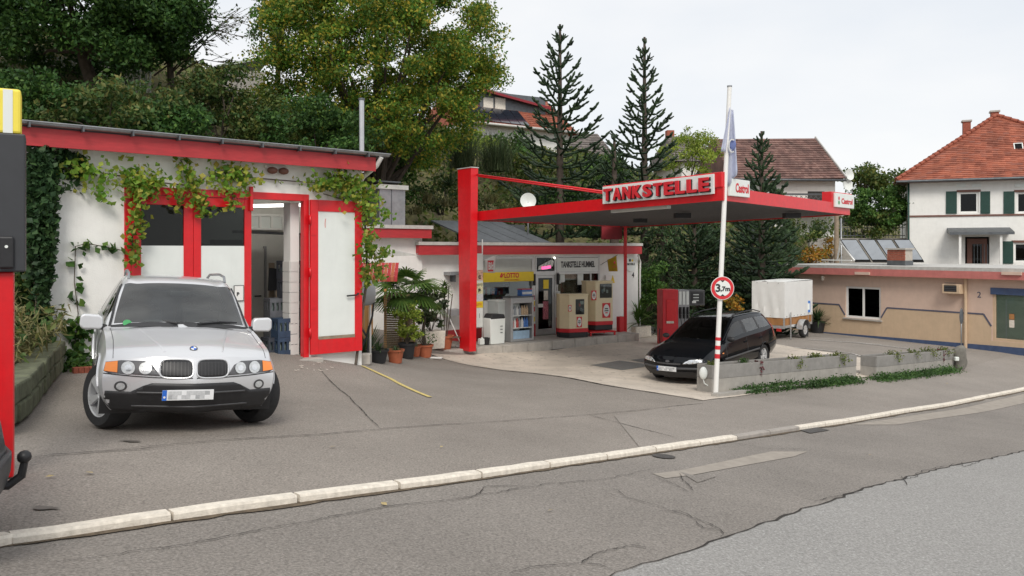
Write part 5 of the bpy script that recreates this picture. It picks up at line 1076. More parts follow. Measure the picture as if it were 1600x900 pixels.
# ------------------------------------------------------------------ black estate car under the canopy
FO = [
 [(2.10, 0, .20), (1.86, .70, .22), (1.93, .79, .36), (1.95, .80, .52), (1.90, .77, .66), (1.98, .64, .69), (2.08, .42, .705), (2.12, .20, .71), (2.13, 0, .71)],
 [(1.7, 0, .19), (1.70, .74, .23), (1.70, .825, .38), (1.70, .835, .58), (1.62, .78, .76), (1.66, .62, .80), (1.70, .42, .82), (1.72, .2, .83), (1.73, 0, .83)],
 [(1.36, 0, .19), (1.36, .76, .23), (1.36, .85, .38), (1.36, .855, .60), (1.32, .785, .82), (1.33, .63, .865), (1.35, .42, .885), (1.36, .2, .895), (1.36, 0, .90)],
 [(.95, 0, .19), (.95, .76, .23), (.95, .835, .38), (.95, .845, .62), (.93, .79, .885), (.86, .72, .925), (.98, .48, .95), (1.05, .24, .965), (1.07, 0, .97)],
 [(.5, 0, .19), (.5, .76, .23), (.5, .83, .38), (.5, .845, .63), (.5, .80, .915), (.42, .655, 1.16), (.56, .44, 1.195), (.61, .22, 1.215), (.63, 0, 1.22)],
 [(.1, 0, .19), (.1, .76, .23), (.1, .83, .38), (.1, .845, .64), (.1, .80, .935), (.02, .585, 1.345), (.12, .40, 1.39), (.17, .2, 1.405), (.18, 0, 1.41)],
 [(-.5, 0, .19), (-.5, .76, .23), (-.5, .83, .38), (-.5, .845, .65), (-.5, .80, .95), (-.5, .575, 1.385), (-.47, .42, 1.44), (-.45, .2, 1.455), (-.45, 0, 1.46)],
 [(-1.26, 0, .19), (-1.26, .77, .25), (-1.26, .85, .38), (-1.26, .855, .66), (-1.26, .795, .965), (-1.26, .57, 1.37), (-1.25, .42, 1.42), (-1.25, .2, 1.44), (-1.25, 0, 1.445)],
 [(-1.85, 0, .22), (-1.85, .74, .28), (-1.85, .81, .42), (-1.85, .82, .66), (-1.88, .77, .98), (-1.80, .54, 1.32), (-1.80, .40, 1.37), (-1.8, .2, 1.385), (-1.8, 0, 1.39)],
 [(-2.20, 0, .26), (-2.12, .68, .30), (-2.17, .75, .44), (-2.18, .76, .66), (-2.10, .70, .98), (-1.95, .50, 1.28), (-1.95, .37, 1.33), (-1.95, .18, 1.345), (-1.95, 0, 1.35)]]
cf = Car(FO, [(2.10, 0, .20), (2.19, 0, .33), (2.22, 0, .46), (2.20, 0, .58), (2.13, 0, .71)], [(-2.2, 0, .26), (-2.25, 0, .5), (-2.15, 0, .98), (-1.95, 0, 1.35)], KI=8, KJ=5)
fa = gp(1098, 600); ra = gp(1222, 566); hdF = math.atan2(-.745, -.668); dF = Vector((math.cos(hdF), math.sin(hdF), 0)); nF = Vector((-dF.y, dF.x, 0))
near_front = Vector((4.36, 18.42, 0)); locF = near_front - dF * 2.1 - nF * .80
l_, r_ = seat_car(locF, hdF, (1.36, -1.255)); est = thing('estate_car', 'black estate car with roof rails parked under the canopy', 'car', l_, rot=r_)
def clsF(u, v, c, sy):
    if 3.12 < u < 4.92 and v > 5.12: return ('windshield', 'car_glass_dark')
    if 4.12 < v < 4.90:
        if 3.75 < u < 5.68: return ('side_window', 'car_glass_dark', 9, sy)
        for k, (a, b) in enumerate(((5.82, 6.72), (6.9, 7.85))):
            if a < u < b: return ('side_window', 'car_glass', k, sy)
        for k, (a, b) in enumerate(((5.68, 5.82), (6.72, 6.9))):
            if a <= u <= b: return ('pillar_trim', 'trim_black', k, sy)
    if v < 1.3 and c[0] < 1.7: return ('sill', 'trim_grey', sy)
    return None
oF = cf.body(est, 'black_paint', clsF, [(1.36, .30, .345), (-1.255, .30, .345)])
for sy in (1, -1):
    for x, s_ in ((1.36, R(4)), (-1.255, 0)): wheel(est, (x, sy * .735, .30), .30, .19, sy, s_, rimr=.62); arch_liner(est, x, .30, .35, sy * .4, sy * .82); arch_lip(cf, est, x, .30, .352, sy, 'black_paint', .014)
    def Y(pts): return [(sy * a, b) for a, b in pts]
    hl = cf.patch('headlight', Y([(.36, .545), (.42, .555), (.60, .56), (.79, .575), (.795, .61), (.74, .655), (.64, .672), (.52, .655), (.42, .60)]), 'lamp_chrome', est, 'front', .010, .04, .02)
    for cy, cz, rr in ((.52, .59, .045), (.63, .61, .05), (.73, .615, .032)): cf.patch('lamp', Y(ring(cy, cz, rr, rr * .75)), 'lamp_lens', hl, 'front', .016, .03)
    MB().ico((.72, sy * .90, .98), .085, 3, (.7, 1.2, .75)).build('mirror', 'trim_black', est)
    MB().tube([(.02, sy * .55, 1.39), (-.1, sy * .555, 1.46), (-.6, sy * .55, 1.495), (-1.3, sy * .545, 1.485), (-1.75, sy * .52, 1.39)], .016, 7).build('roof_rail', 'trim_black', est)
    sd_ = 'left' if sy > 0 else 'right'
    for xx in (.82, -.30, -1.12): seam(cf, est, [(xx, .26), (xx, .90)], sd_, 'trim_grey', .008)
    cf.patch('side_strip', [(.95, .50), (-.95, .51), (-.95, .555), (.95, .545)], 'trim_grey', est, sd_, .012, .1, .01)
    for xx in (-.12, -1.0): MB().bar((xx, sy * .825, .80), (xx - .17, sy * .825, .805), .03, .035).build('door_handle', 'black_paint', est)
    cf.patch('side_indicator', [(.98, .66), (1.05, .66), (1.05, .69), (.98, .69)], 'lamp_amber', est, sd_, .01, .1, .01); cf.patch('tail_light', [(-2.0, .72), (-1.93, .72), (-1.86, 1.12), (-1.92, 1.12)], 'lamp_red', est, sd_, .008, .05)
    MB().tube([Vector((.86, sy * .735, .925)), Vector((.42, sy * .665, 1.165)), Vector((.02, sy * .595, 1.35))], .014, 6).build('pillar_seal', 'black_paint', est)
    MB().tube([(1.02, sy * .1 + .05, .985), (.86, sy * .35 + .1, .985), (.80, sy * .5 + .1, .965)], .011, 6).build('wiper', 'trim_black', est)
cf.patch('bumper_strip', [(-.80, .42), (-.80, .465), (-.3, .465), (.3, .465), (.80, .465), (.80, .42), (0, .415)], 'trim_grey', est, 'front', .02, .06, .02); cf.patch('lower_intake', [(-.55, .25), (-.58, .36), (.58, .36), (.55, .25)], 'trim_black', est, 'front', .008, .05); cf.patch('upper_grille', [(-.30, .53), (-.34, .565), (.34, .565), (.30, .53)], 'trim_grey', est, 'front', .008, .05)
bd = cf.patch('badge', ring(0, .60, .06, .026), 'lamp_dark', est, 'front', .012, .05); plate(cf, est, 0, .43, 2.245)
B('interior_floor', 'trim_black', est, -1.8, 1.0, -.7, .7, .26, .36); B('engine_bay', 'trim_black', est, .8, 1.75, -.68, .68, .25, .6); MB().prism([(.45, .6), (1.0, .6), (.98, .88), (.7, .92), (.46, .85)], 'y', -.68, .68).build('dashboard', 'seat_cloth', est, .02)
for y in (.34, -.34): seat(est, -.05, y, .36); seat(est, -.95, y, .38)
MB().tube([(.38 + .06 * math.sin(2 * math.pi * k / 20), .34 + .18 * math.cos(2 * math.pi * k / 20), .86 + .16 * math.sin(2 * math.pi * k / 20)) for k in range(21)], .016, 6, False).build('steering_wheel', 'trim_grey', est)
B('underbody', 'black_plastic', est, -1.9, 1.8, -.65, .65, .16, .28)
# ------------------------------------------------------------------ box trailer with white tarpaulin
mat('tarp', (.74, .74, .72), .6, var=.04, scale=2, bump=.5, bscale=3.5); mat('galv', (.52, .53, .54), .4, .7, var=.15, scale=10)
tp_ = gp(1226, 531); tr = thing('box_trailer', 'single axle trailer with white tarpaulin cover and orange brown boards', 'trailer', tp_, R(-28) )
# local: x along the trailer side to the back right, end face towards the camera at y=0
tr.rotation_euler = (0, 0, R(-43)); W_, L_ = 1.25, 2.45
zb0 = .52; 
MB().box(-W_, 0, 0, L_, zb0 - .1, zb0).build('chassis', 'galv', tr); 
for nm, b in (('end_board', (-W_, 0, -.03, 0, zb0, zb0 + .36)), ('side_board', (-.03, .0, .002, L_, zb0, zb0 + .36)), ('side_board', (-W_, -W_ + .03, .002, L_, zb0, zb0 + .36)), ('end_board', (-W_, 0, L_, L_ + .03, zb0, zb0 + .36))): B(nm, 'oak', tr, *b)
for x in (-W_ - .01, -.04): 
    for y in (-.04, L_ - .02): B('stake', 'galv', tr, x, x + .05, y, y + .05, zb0 - .1, zb0 + .38)
for x in (-.2, -W_ + .2): B('rear_light', 'lamp_red', tr, x - .09, x + .09, -.06, -.032, zb0 - .22, zb0 - .11)
B('bumper_beam', 'galv', tr, -W_, 0, -.05, 0.02, zb0 - .12, zb0 - .01)
tb = bmesh.new(); z0, z1 = zb0 + .28, zb0 + 1.62
def tarp_side(a, b, nx=14, nz=10):
    vs = [[None] * (nz + 1) for _ in range(nx + 1)]
    return vs
mb = MB(); xs_ = [-W_ - .02, .02]; ys_ = [-.05, L_ + .04]; rng = random.Random(5)
def wav(u, v): return .018 * math.sin(u * 9 + v * 3) * (1 - v) + .012 * math.sin(u * 23 + v * 5) + rng.uniform(-.003, .003)
def grid_face(P0, P1, P2, P3, nrm, nu, nv):
    vs = []
    for i in range(nu + 1):
        for j in range(nv + 1):
            u, v = i / nu, j / nv; p = P0.lerp(P1, u).lerp(P3.lerp(P2, u), v); e = min(u, 1 - u, 1 - v) * 6; vs.append(p + nrm * wav(u * 2.2, v) * min(1, e))
    mb.add(vs, [(i * (nv + 1) + j, (i + 1) * (nv + 1) + j, (i + 1) * (nv + 1) + j + 1, i * (nv + 1) + j + 1) for i in range(nu) for j in range(nv)], True)
c8 = [Vector((x, y, 0)) for x, y in ((xs_[0], ys_[0]), (xs_[1], ys_[0]), (xs_[1], ys_[1]), (xs_[0], ys_[1]))]
for k in range(4):
    a, b = c8[k], c8[(k + 1) % 4]; d_ = (b - a).normalized(); nrm = Vector((d_.y, -d_.x, 0)); grid_face(a + Vector((0, 0, z0)), b + Vector((0, 0, z0)), b + Vector((0, 0, z1)), a + Vector((0, 0, z1)), nrm, 16, 12)
grid_face(c8[0] + Vector((0, 0, z1)), c8[1] + Vector((0, 0, z1)), c8[2] + Vector((0, 0, z1 + .03)), c8[3] + Vector((0, 0, z1 + .03)), Vector((0, 0, 1)), 10, 10)
tarp = mb.build('tarpaulin', 'tarp', tr)
for k in range(8): MB().cyl((.04, .1 + k * .32, z0 + .06), .015, .01, 8, axis=(1, 0, 0)).build('eyelet', 'zinc_dark', tarp)
for k in range(3): MB().cyl((-W_ + .2 + k * .42, -.07, z1 - .05), .012, .01, 8, axis=(0, -1, 0)).build('eyelet', 'zinc_dark', tarp)
for x, s_ in ((.17, 1), (-W_ - .17, -1)):
    wheel(tr, (x, L_ * .52, .30), .30, .17, s_, R(-90) + R(90) + R(90) * 0, 6, rimr=.6).rotation_euler = (0, 0, R(-90))
    fe = MB(); vs = []
    for k in range(11):
        a = math.pi * k / 10; vs += [(x - .12, L_ * .52 + .36 * math.cos(a), .33 + .36 * math.sin(a)), (x + .12, L_ * .52 + .36 * math.cos(a), .33 + .36 * math.sin(a))]
    fe.add(vs, [(2 * k, 2 * k + 1, 2 * k + 3, 2 * k + 2) for k in range(10)], True).build('mudguard', 'galv', tr)
MB().bar((-W_ / 2, L_, zb0 - .06), (-W_ / 2, L_ + 1.1, zb0 - .08), .08, .08).build('drawbar', 'galv', tr)
MB().bar((.08, .35, 0.0), (.08, .35, 1.0), .05, .03).build('prop_leg', 'galv', tr)
# ------------------------------------------------------------------ rear corner of a grey car at the left edge, with tow ball
mat('grey_paint', (.16, .165, .17), .3, .4, var=.03, coat=.7)
R0 = at(4, 700, 4.9); hg = Vector((-.846, -.534, 0)); og = R0 + hg * 2.23
cc = thing('grey_car', 'rear corner of a dark grey car with tow ball at the left picture edge', 'car', (og.x, og.y, H(R0.x, R0.y)), math.atan2(hg.y, hg.x))
def clsG(u, v, c, sy):
    if 3.12 < u < 4.92 and v > 5.12: return ('windshield', 'car_glass_dark')
    if 4.12 < v < 4.90 and 3.75 < u < 7.85: return ('side_window' if sy > 0 else 'offside_window', 'car_glass_dark')
    return None
cf.body(cc, 'grey_paint', clsG, [(1.36, .30, .345), (-1.255, .30, .345)])
for sy in (1, -1):
    for x in (1.36, -1.255): wheel(cc, (x, sy * .735, .30), .30, .19, sy, 0); arch_liner(cc, x, .30, .35, sy * .4, sy * .82)
    cf.patch('tail_light', [(-2.0, .72), (-1.93, .72), (-1.86, 1.12), (-1.92, 1.12)], 'lamp_red', cc, 'left' if sy > 0 else 'right', .008, .05)
cf.patch('rear_bumper', [(-.75, .30), (-.78, .52), (.78, .52), (.75, .30)], 'trim_grey', cc, 'rear', .03, .08, .03); B('interior', 'trim_black', cc, -1.8, 1.0, -.7, .7, .26, .7); B('underbody', 'black_plastic', cc, -1.9, 1.8, -.65, .65, .16, .28)
tb_ = MB().tube([(-2.1, 0, .33), (-2.26, 0, .31), (-2.33, 0, .36), (-2.345, 0, .44)], [.03, .028, .026, .022], 8).build('tow_bar', 'black_plastic', cc); MB().ico((-2.345, 0, .475), .042, 2).build('tow_ball', 'black_plastic', tb_)
# ================================================================== SLOPE AND PLANTS
HC = np.array([(-40, 4, 1.5), (-24, 8, 1.2), (-14, 15, .6), (-10.5, 19, .5), (-6.6, 22.5, -.2), (-6.5, 30, -.6), (-2, 34, -.9), (2, 37, -1.0), (7, 37.5, -1.3), (12, 40, -1.5), (17, 43, -1.6), (24, 45, -1.2), (40, 50, -.5),
               (-30, 22, 7.5), (-18, 22, 6.2), (-12, 25.5, 6.2), (-10, 31, 6.3), (-6, 38, 5.5), (0, 43, 4.6), (7, 47, 4.2), (14, 52, 3.0), (22, 56, 2.2), (34, 60, 2.0),
               (-30, 36, 10), (-15, 40, 9.2), (-4, 48, 8.2), (8, 58, 7.6), (20, 66, 5.2), (40, 75, 4.5), (-20, 60, 12), (5, 75, 10), (40, 95, 8), (-50, 60, 13)])
_WH = _tps(HC, .3)
def hill(xy):
    xy = np.atleast_2d(np.asarray(xy, float)); d = xy[:, None, :] - HC[None, :, :2]; return _phi((d ** 2).sum(2)) @ _WH[:-3] + _WH[-3] + xy @ _WH[-2:]
mat('slope_soil', (.10, .085, .045), 1, var=.5, scale=1.6, bump=1, bscale=6, col2=(.16, .15, .06))
base_ = [Vector((p[0], p[1])) for p in HC[:13]]; bl = []
for a, b in zip(base_[:-1], base_[1:]):
    n = max(2, int((b - a).length / .8)); bl += [a.lerp(b, k / n) for k in range(n)]
bl.append(base_[-1]); vs = []; nd = 34
for i, p in enumerate(bl):
    d = (bl[min(i + 1, len(bl) - 1)] - bl[max(i - 1, 0)]).normalized(); nrm = (Vector((-d.y, d.x)) * .35 + Vector((-.15, 1)).normalized() * .65)
    for k in range(nd): q = p + nrm * ((k / (nd - 1)) ** 1.6 * 52 - .6); vs.append((q.x, q.y))
zz = hill(vs); rn = np.random.RandomState(1).normal(0, .08, len(zz))
me = bpy.data.meshes.new('hillside'); me.from_pydata([(x, y, z + r) for (x, y), z, r in zip(vs, zz, rn)], [], [(i * nd + k, (i + 1) * nd + k, (i + 1) * nd + k + 1, i * nd + k + 1) for i in range(len(bl) - 1) for k in range(nd - 1)])
for p in me.polygons: p.use_smooth = True
hs = link('hillside', me, 'slope_soil'); hs['kind'] = 'structure'
def hz(x, y): return float(hill([(x, y)])[0])
# ---- leaves
def leafmat(name, cols, var=.18, scale=.8, rough=.55, trans=.25): return mat(name, cols[0], rough, var=var, scale=scale, spec=.3, trans=trans, island=[(k / max(1, len(cols) - 1), c) for k, c in enumerate(cols)])
leafmat('leaf_dark', [(.022, .06, .016), (.036, .095, .021), (.06, .135, .028), (.095, .175, .036)])
leafmat('leaf_green', [(.03, .08, .018), (.05, .12, .024), (.08, .165, .03), (.12, .20, .038)])
leafmat('leaf_autumn', [(.05, .125, .02), (.075, .175, .024), (.115, .23, .03), (.18, .275, .036), (.31, .32, .045), (.50, .37, .045)], trans=.4)
leafmat('leaf_turn', [(.04, .075, .018), (.065, .11, .025), (.10, .14, .03), (.17, .17, .04)])
leafmat('leaf_brown', [(.03, .072, .018), (.052, .105, .024), (.09, .13, .032), (.17, .155, .045)])
leafmat('leaf_vine', [(.09, .20, .025), (.14, .27, .035), (.21, .33, .045), (.32, .38, .06), (.38, .31, .06)], trans=.4)
leafmat('leaf_ivy', [(.02, .05, .02), (.035, .08, .028), (.06, .115, .038)])
leafmat('leaf_orange', [(.30, .10, .015), (.42, .20, .02), (.30, .22, .03), (.12, .13, .03)])
leafmat('leaf_yellowgreen', [(.13, .21, .03), (.23, .31, .04), (.34, .38, .06)], trans=.35)
leafmat('leaf_palm', [(.06, .13, .025), (.09, .18, .035), (.15, .24, .05)], trans=.3)
leafmat('leaf_yucca', [(.03, .06, .025), (.05, .09, .035), (.08, .13, .05)], trans=.1)
leafmat('leaf_broom', [(.03, .05, .022), (.05, .075, .03), (.07, .085, .035)])
leafmat('leaf_straw', [(.16, .15, .06), (.26, .23, .10), (.12, .14, .05), (.34, .31, .16)])
leafmat('leaf_conifer', [(.02, .045, .02), (.034, .07, .028), (.055, .10, .036), (.085, .14, .045)], trans=.05)
leafmat('leaf_monkey', [(.016, .032, .016), (.026, .05, .022), (.042, .07, .03)], trans=.0)
mat('bark', (.075, .058, .045), .95, var=.3, scale=8, bump=.8, bscale=25); mat('twig', (.10, .08, .065), .95, var=.3, scale=9)
RS = np.random.RandomState(11)
def leaf_mesh(name, P, size, asp=.55, droop=None, flat=0., curl=True):
    """leaf-sized faces at points P; every leaf two folded triangles"""
    n = len(P); a = RS.normal(size=(n, 3)); a[:, 2] *= (1 - flat)
    if droop is not None: a[:, 2] -= droop
    a /= np.linalg.norm(a, axis=1)[:, None]; b = np.cross(a, RS.normal(size=(n, 3))); b /= np.linalg.norm(b, axis=1)[:, None] + 1e-9; c = np.cross(a, b)
    s = (size * RS.uniform(.6, 1.35, n))[:, None]; V = np.empty((n, 4, 3)); V[:, 0] = P - a * s * .5; V[:, 1] = P + b * s * asp * .5 + c * s * .12; V[:, 2] = P + a * s * .5; V[:, 3] = P - b * s * asp * .5 + c * s * .12
    me = bpy.data.meshes.new(name); me.vertices.add(n * 4); me.vertices.foreach_set('co', V.reshape(-1)); me.loops.add(n * 6); me.polygons.add(n * 2)
    base = (np.arange(n) * 4)[:, None]; idx = np.concatenate([base + [0, 1, 2], base + [0, 2, 3]], 1).reshape(-1)
    me.loops.foreach_set('vertex_index', idx.astype(np.int32)); me.polygons.foreach_set('loop_start', (np.arange(n * 2) * 3).astype(np.int32)); me.update(calc_edges=True); return me
def blob_pts(c, r, n, shell=.55):
    d = RS.normal(size=(n, 3)); d /= np.linalg.norm(d, axis=1)[:, None]; rad = (shell + (1 - shell) * RS.uniform(0, 1, n) ** .7) * RS.normal(1, .10, n); return np.asarray(c) + d * rad[:, None] * np.asarray(r)
def crown_pts(c, r, clumps, per, cr, low=-.9, inner=.45):
    """clumps spread through an ellipsoid crown"""
    P = []; cs = []
    for _ in range(clumps):
        d = RS.normal(size=3); d /= np.linalg.norm(d)
        if d[2] < low: d[2] = -d[2]
        k = inner + (1 - inner) * RS.uniform(0, 1) ** .5; q = np.asarray(c) + d * np.asarray(r) * k; cs.append(q); f = RS.uniform(.6, 1.3); P.append(blob_pts(q, (cr * f, cr * f, cr * f * .62), int(per * f * f), .2))
    return np.concatenate(P), cs
def tree(name, label, cat, base, c, r, clumps, per, cr, size, m, trunk_r=.22, low=-.6, group=None, inner=.35, limbs=16, extra=None):
    """trunk with limbs reaching into the clumps, and a crown of leaves"""
    base = Vector(base); t = thing(name, label, cat, base, group=group); P, cs = crown_pts(c, r, clumps, per, cr, low, inner)
    if extra is not None: P = np.concatenate([P, extra])
    o = link('crown', leaf_mesh('crown', P - np.array(base), size), m, t)
    mb = MB(); top = Vector(c) - base; f = top * .55; mb.tube([(0, 0, -.6), f * .3 + Vector((.08, .05, 0)), f * .7, f, top], [trunk_r * 1.25, trunk_r, trunk_r * .8, trunk_r * .6, trunk_r * .3], 9)
    for q in sorted(cs, key=lambda q: RS.uniform())[:limbs]:
        e = Vector(q) - base; s = f * random.uniform(.75, 1.1); md = s.lerp(e, .5) + Vector((random.gauss(0, .2), random.gauss(0, .2), random.uniform(.0, .4))); mb.tube([s, md, e], [trunk_r * .35, trunk_r * .2, trunk_r * .06], 6)
    mb.build('trunk', 'bark', t); return t
def pxr(px, py, Y, rx, rz, ry=None):
    """crown centre and radii from where it shows and how far off it stands"""
    p = at(px, py, Y); return tuple(p), (rx / F * Y, (ry or rx) / F * Y, rz / F * Y)
def bush(name, label, px, py, Y, rx, rz, m, n=40, per=60, size=.11, cat='shrub', group=None, cr=.32, stems=7, base_z=None, ry=None, inner=.3):
    c, r = pxr(px, py, Y, rx, rz, ry); b = Vector((c[0], c[1], (base_z if base_z is not None else c[2] - r[2] * .95))); t = thing(name, label, cat, b, group=group)
    P, cs = crown_pts(c, r, n, per, cr, -1, inner); P = P[P[:, 2] > b.z - .1]; link('foliage', leaf_mesh('foliage', P - np.array(b), size), m, t); mb = MB()
    for k in range(stems): e = Vector(cs[k % len(cs)]) - b; mb.tube([(random.gauss(0, .08), random.gauss(0, .08), -.2), e * .5 + Vector((random.gauss(0, .1), 0, .1)), e], [.03, .02, .008], 5)
    mb.build('stems', 'twig', t); return t
# ---- big trees on the slope
T = {}
def base_at(px, Y): x = (px - CX) / F * Y; return (x, Y, hz(x, Y))
c, r = pxr(105, -8, 23, 218, 130, 150); tree('dark_tree', 'dark leaved tree at upper left in front of the white fence', 'tree', base_at(150, 24.5), c, r, 330, 250, .62, .135, 'leaf_dark', .22, low=-.85)
c, r = pxr(590, 90, 27, 185, 195, 165); ex = np.concatenate([crown_pts(*pxr(725, 118, 27, 62, 40), 16, 130, .5)[0], crown_pts(*pxr(440, 150, 27, 45, 80), 18, 150, .55)[0]])
tree('broad_tree', 'broad green tree with yellowing leaves in the middle of the slope', 'tree', base_at(590, 28.5), c, r, 420, 300, .60, .118, 'leaf_autumn', .30, low=-.9, limbs=26, extra=ex)
c, r = pxr(440, 25, 33, 48, 85); tree('grey_leaved_tree', 'thin dark leaved tree behind the broad tree, by the sky gap', 'tree', base_at(430, 34), c, r, 40, 120, .6, .15, 'leaf_dark', .16)
# bare twigs reaching into the sky gap
bt = thing('bare_tree', 'almost bare branches with few brown leaves reaching into the sky gap', 'tree', base_at(275, 25)); b0 = Vector(bt.location); mb = MB(); lv = []
for k in range(26):
    a = at(random.uniform(235, 300), random.uniform(20, 120), 25) - b0; e = at(random.uniform(300, 385), random.uniform(-10, 110), 25 + random.uniform(-1, 1)) - b0; md = a.lerp(e, .5) + Vector((0, 0, random.uniform(.0, .35))); mb.tube([a, md, e], [.03, .016, .006], 5)
    for q in range(5): s = md.lerp(e, random.random()); e2 = s + Vector((random.uniform(.1, .7), random.gauss(0, .2), random.uniform(-.3, .4))); mb.tube([s, e2], [.009, .004], 4); lv += [tuple(s.lerp(e2, random.random())) for _ in range(3)]
mb.tube([(0, 0, -.5), at(265, 90, 25) - b0, at(262, 10, 25) - b0], [.14, .1, .04], 8); mb.build('trunk', 'twig', bt); link('crown', leaf_mesh('crown', np.array(lv), .11), 'leaf_brown', bt)
# shrubs of the slope behind the garage
SH = [('creeper_bush', 'brownish creeper covered bush above the middle of the garage gutter', 345, 165, 24, 70, 68, 'leaf_brown', 60, 90), ('laurel_bush', 'dark bush right of the creeper bush, behind the garage flue', 500, 215, 23.5, 90, 60, 'leaf_dark', 70, 110), ('hazel_bush', 'dark green bush over the right end of the garage roof', 610, 245, 29, 60, 80, 'leaf_green', 70, 110),
      ('bramble_bush', 'low bramble behind the left half of the garage roof', 175, 172, 19.8, 125, 44, 'leaf_brown', 70, 100), ('evergreen_bush', 'low evergreen bush just above the garage gutter centre', 265, 190, 20, 60, 32, 'leaf_dark', 36, 100), ('elder_bush', 'dark bush behind the left end of the garage roof', 55, 165, 19.5, 85, 48, 'leaf_dark', 60, 110),
      ('dark_bush', 'dark bush between the creeper bush and the broad tree trunk', 425, 210, 24, 60, 60, 'leaf_turn', 50, 90)]
for nm, lab, px, py, Y, rx, rz, m, n, per in SH: bush(nm, lab, px, py, Y, rx, rz, m, n, per, .13, cr=.42)
for nm, lab, px, py, Y, rx, rz, m, n, per, sz in [('yellow_shrub', 'yellow green shrub below the solar modules of the hill house', 735, 222, 42, 42, 22, 'leaf_yellowgreen', 26, 60, .2), ('hedge_shrub', 'mid green shrub under the hill house wall', 800, 235, 43, 52, 22, 'leaf_green', 30, 70, .2), ('rose_shrub', 'green garden shrub between the hill house and the first monkey puzzle', 850, 262, 42, 60, 26, 'leaf_turn', 34, 70, .2),
      ('garden_hedge', 'green hedge between the two tall monkey puzzles', 945, 268, 44, 48, 24, 'leaf_green', 30, 70, .2), ('willow_shrub', 'yellow green weeping shrub right of the second monkey puzzle', 1080, 242, 46, 48, 34, 'leaf_yellowgreen', 34, 80, .17), ('pale_tree', 'pale sparse tree top in front of the olive roof', 1095, 212, 52, 36, 20, 'leaf_yellowgreen', 12, 50, .16),
      ('slope_bush', 'olive bush on the slope behind the pylon', 690, 300, 33, 46, 30, 'leaf_brown', 26, 60, .16), ('slope_bush', 'dark bush on the slope right of the dish', 870, 320, 35, 60, 34, 'leaf_dark', 34, 80, .16), ('slope_bush', 'dense dark bush under the canopy left of the column', 930, 330, 37, 60, 40, 'leaf_dark', 40, 80, .16), ('slope_bush', 'bush above the shop solar plates', 780, 330, 34, 60, 30, 'leaf_turn', 30, 60, .16)]:
    bush(nm, lab, px, py, Y, rx, rz, m, n, per, sz, cr=.5, group='bushes on the slope' if nm == 'slope_bush' else None)
# feathery broom shrubs and pale grasses
def blades(name, label, cat, loc, n, ln, w, m, spread=.9, droop=.6, up=.5, part='blades', group=None, parent=None, seg=4, stem_h=0.):
    t = parent or thing(name, label, cat, loc, group=group); vs = []; fs = []
    for k in range(n):
        a = random.uniform(0, 2 * math.pi); el = random.uniform(up, 1.5); l = ln * random.uniform(.6, 1.1); d = Vector((math.cos(a) * math.cos(el), math.sin(a) * math.cos(el), math.sin(el))); p = Vector((random.gauss(0, .04 * spread), random.gauss(0, .04 * spread), stem_h)); sd = Vector((-math.sin(a), math.cos(a), 0)); b = len(vs)
        for i in range(seg + 1):
            f = i / seg; q = p + d * (l * f) - Vector((0, 0, droop * l * f * f * .6)); ww = w * (1 - f ** 2) * .5 + .001; vs += [tuple(q + sd * ww), tuple(q - sd * ww)]
            if i: fs.append((b + 2 * i - 2, b + 2 * i, b + 2 * i + 1, b + 2 * i - 1))
    o = MB().add(vs, fs).build(part, m, t); return t
for px, py, Y, h, lab in [(655, 262, 31, 2.2, 'feathery grey green broom shrub left of the pylon top'), (722, 262, 33, 1.9, 'brownish broom shrub right above the pylon top'), (775, 268, 34, 1.9, 'grey green broom shrub left of the first monkey puzzle')]:
    p = at(px, py, Y); blades('broom_shrub', lab, 'shrub', p, 520, h, .02, 'leaf_broom', 7, .12, .7)
for px, py, Y, h, lab in [(668, 318, 30, 1.0, 'pale striped grass tuft left of the pylon'), (700, 322, 30.5, .9, 'pale grass tuft directly behind the pylon'), (765, 318, 31.5, 1.0, 'pale striped grass tuft right of the pylon'), (790, 330, 31.5, .8, 'small pale grass tuft beside the dish'), (650, 335, 29, .8, 'pale grass tuft above the wing roof'), (735, 330, 31, .8, 'small pale grass tuft right behind the pylon edge')]:
    blades('grass_tuft', lab, 'grass', at(px, py, Y), 120, h, .035, 'leaf_straw', 3, .9, .7)
for px, py, Y, lab in [(703, 290, 32, 'small yucca on the slope behind the pylon'), (940, 372, 34, 'yucca above the shop roof'), (890, 362, 33, 'yucca beside the solar plates')]: blades('slope_yucca', lab, 'yucca', at(px, py, Y), 60, .8, .05, 'leaf_yucca', 1, .3, .1)
# undergrowth covering the slope
gx, gy = RS.uniform(-16, 26, 30000), RS.uniform(14, 60, 30000); gz = hill(np.c_[gx, gy])
bx_ = np.interp(gx, HC[:13, 0], HC[:13, 1]); k = gy > bx_ + .2; P = np.c_[gx, gy, gz + RS.uniform(0, .45, len(gx))][k]
ug = link('undergrowth', leaf_mesh('undergrowth', P, .32), 'leaf_turn'); tag(ug, 'low undergrowth covering the slope behind the buildings', 'undergrowth', kind='stuff')
P2 = P[RS.uniform(size=len(P)) < .4] + np.array([.15, .1, -.1]); ug2 = link('dry_grass', leaf_mesh('dry_grass', P2, .4, .12), 'leaf_straw'); tag(ug2, 'dry grass and stalks between the undergrowth on the slope', 'grass', kind='stuff')
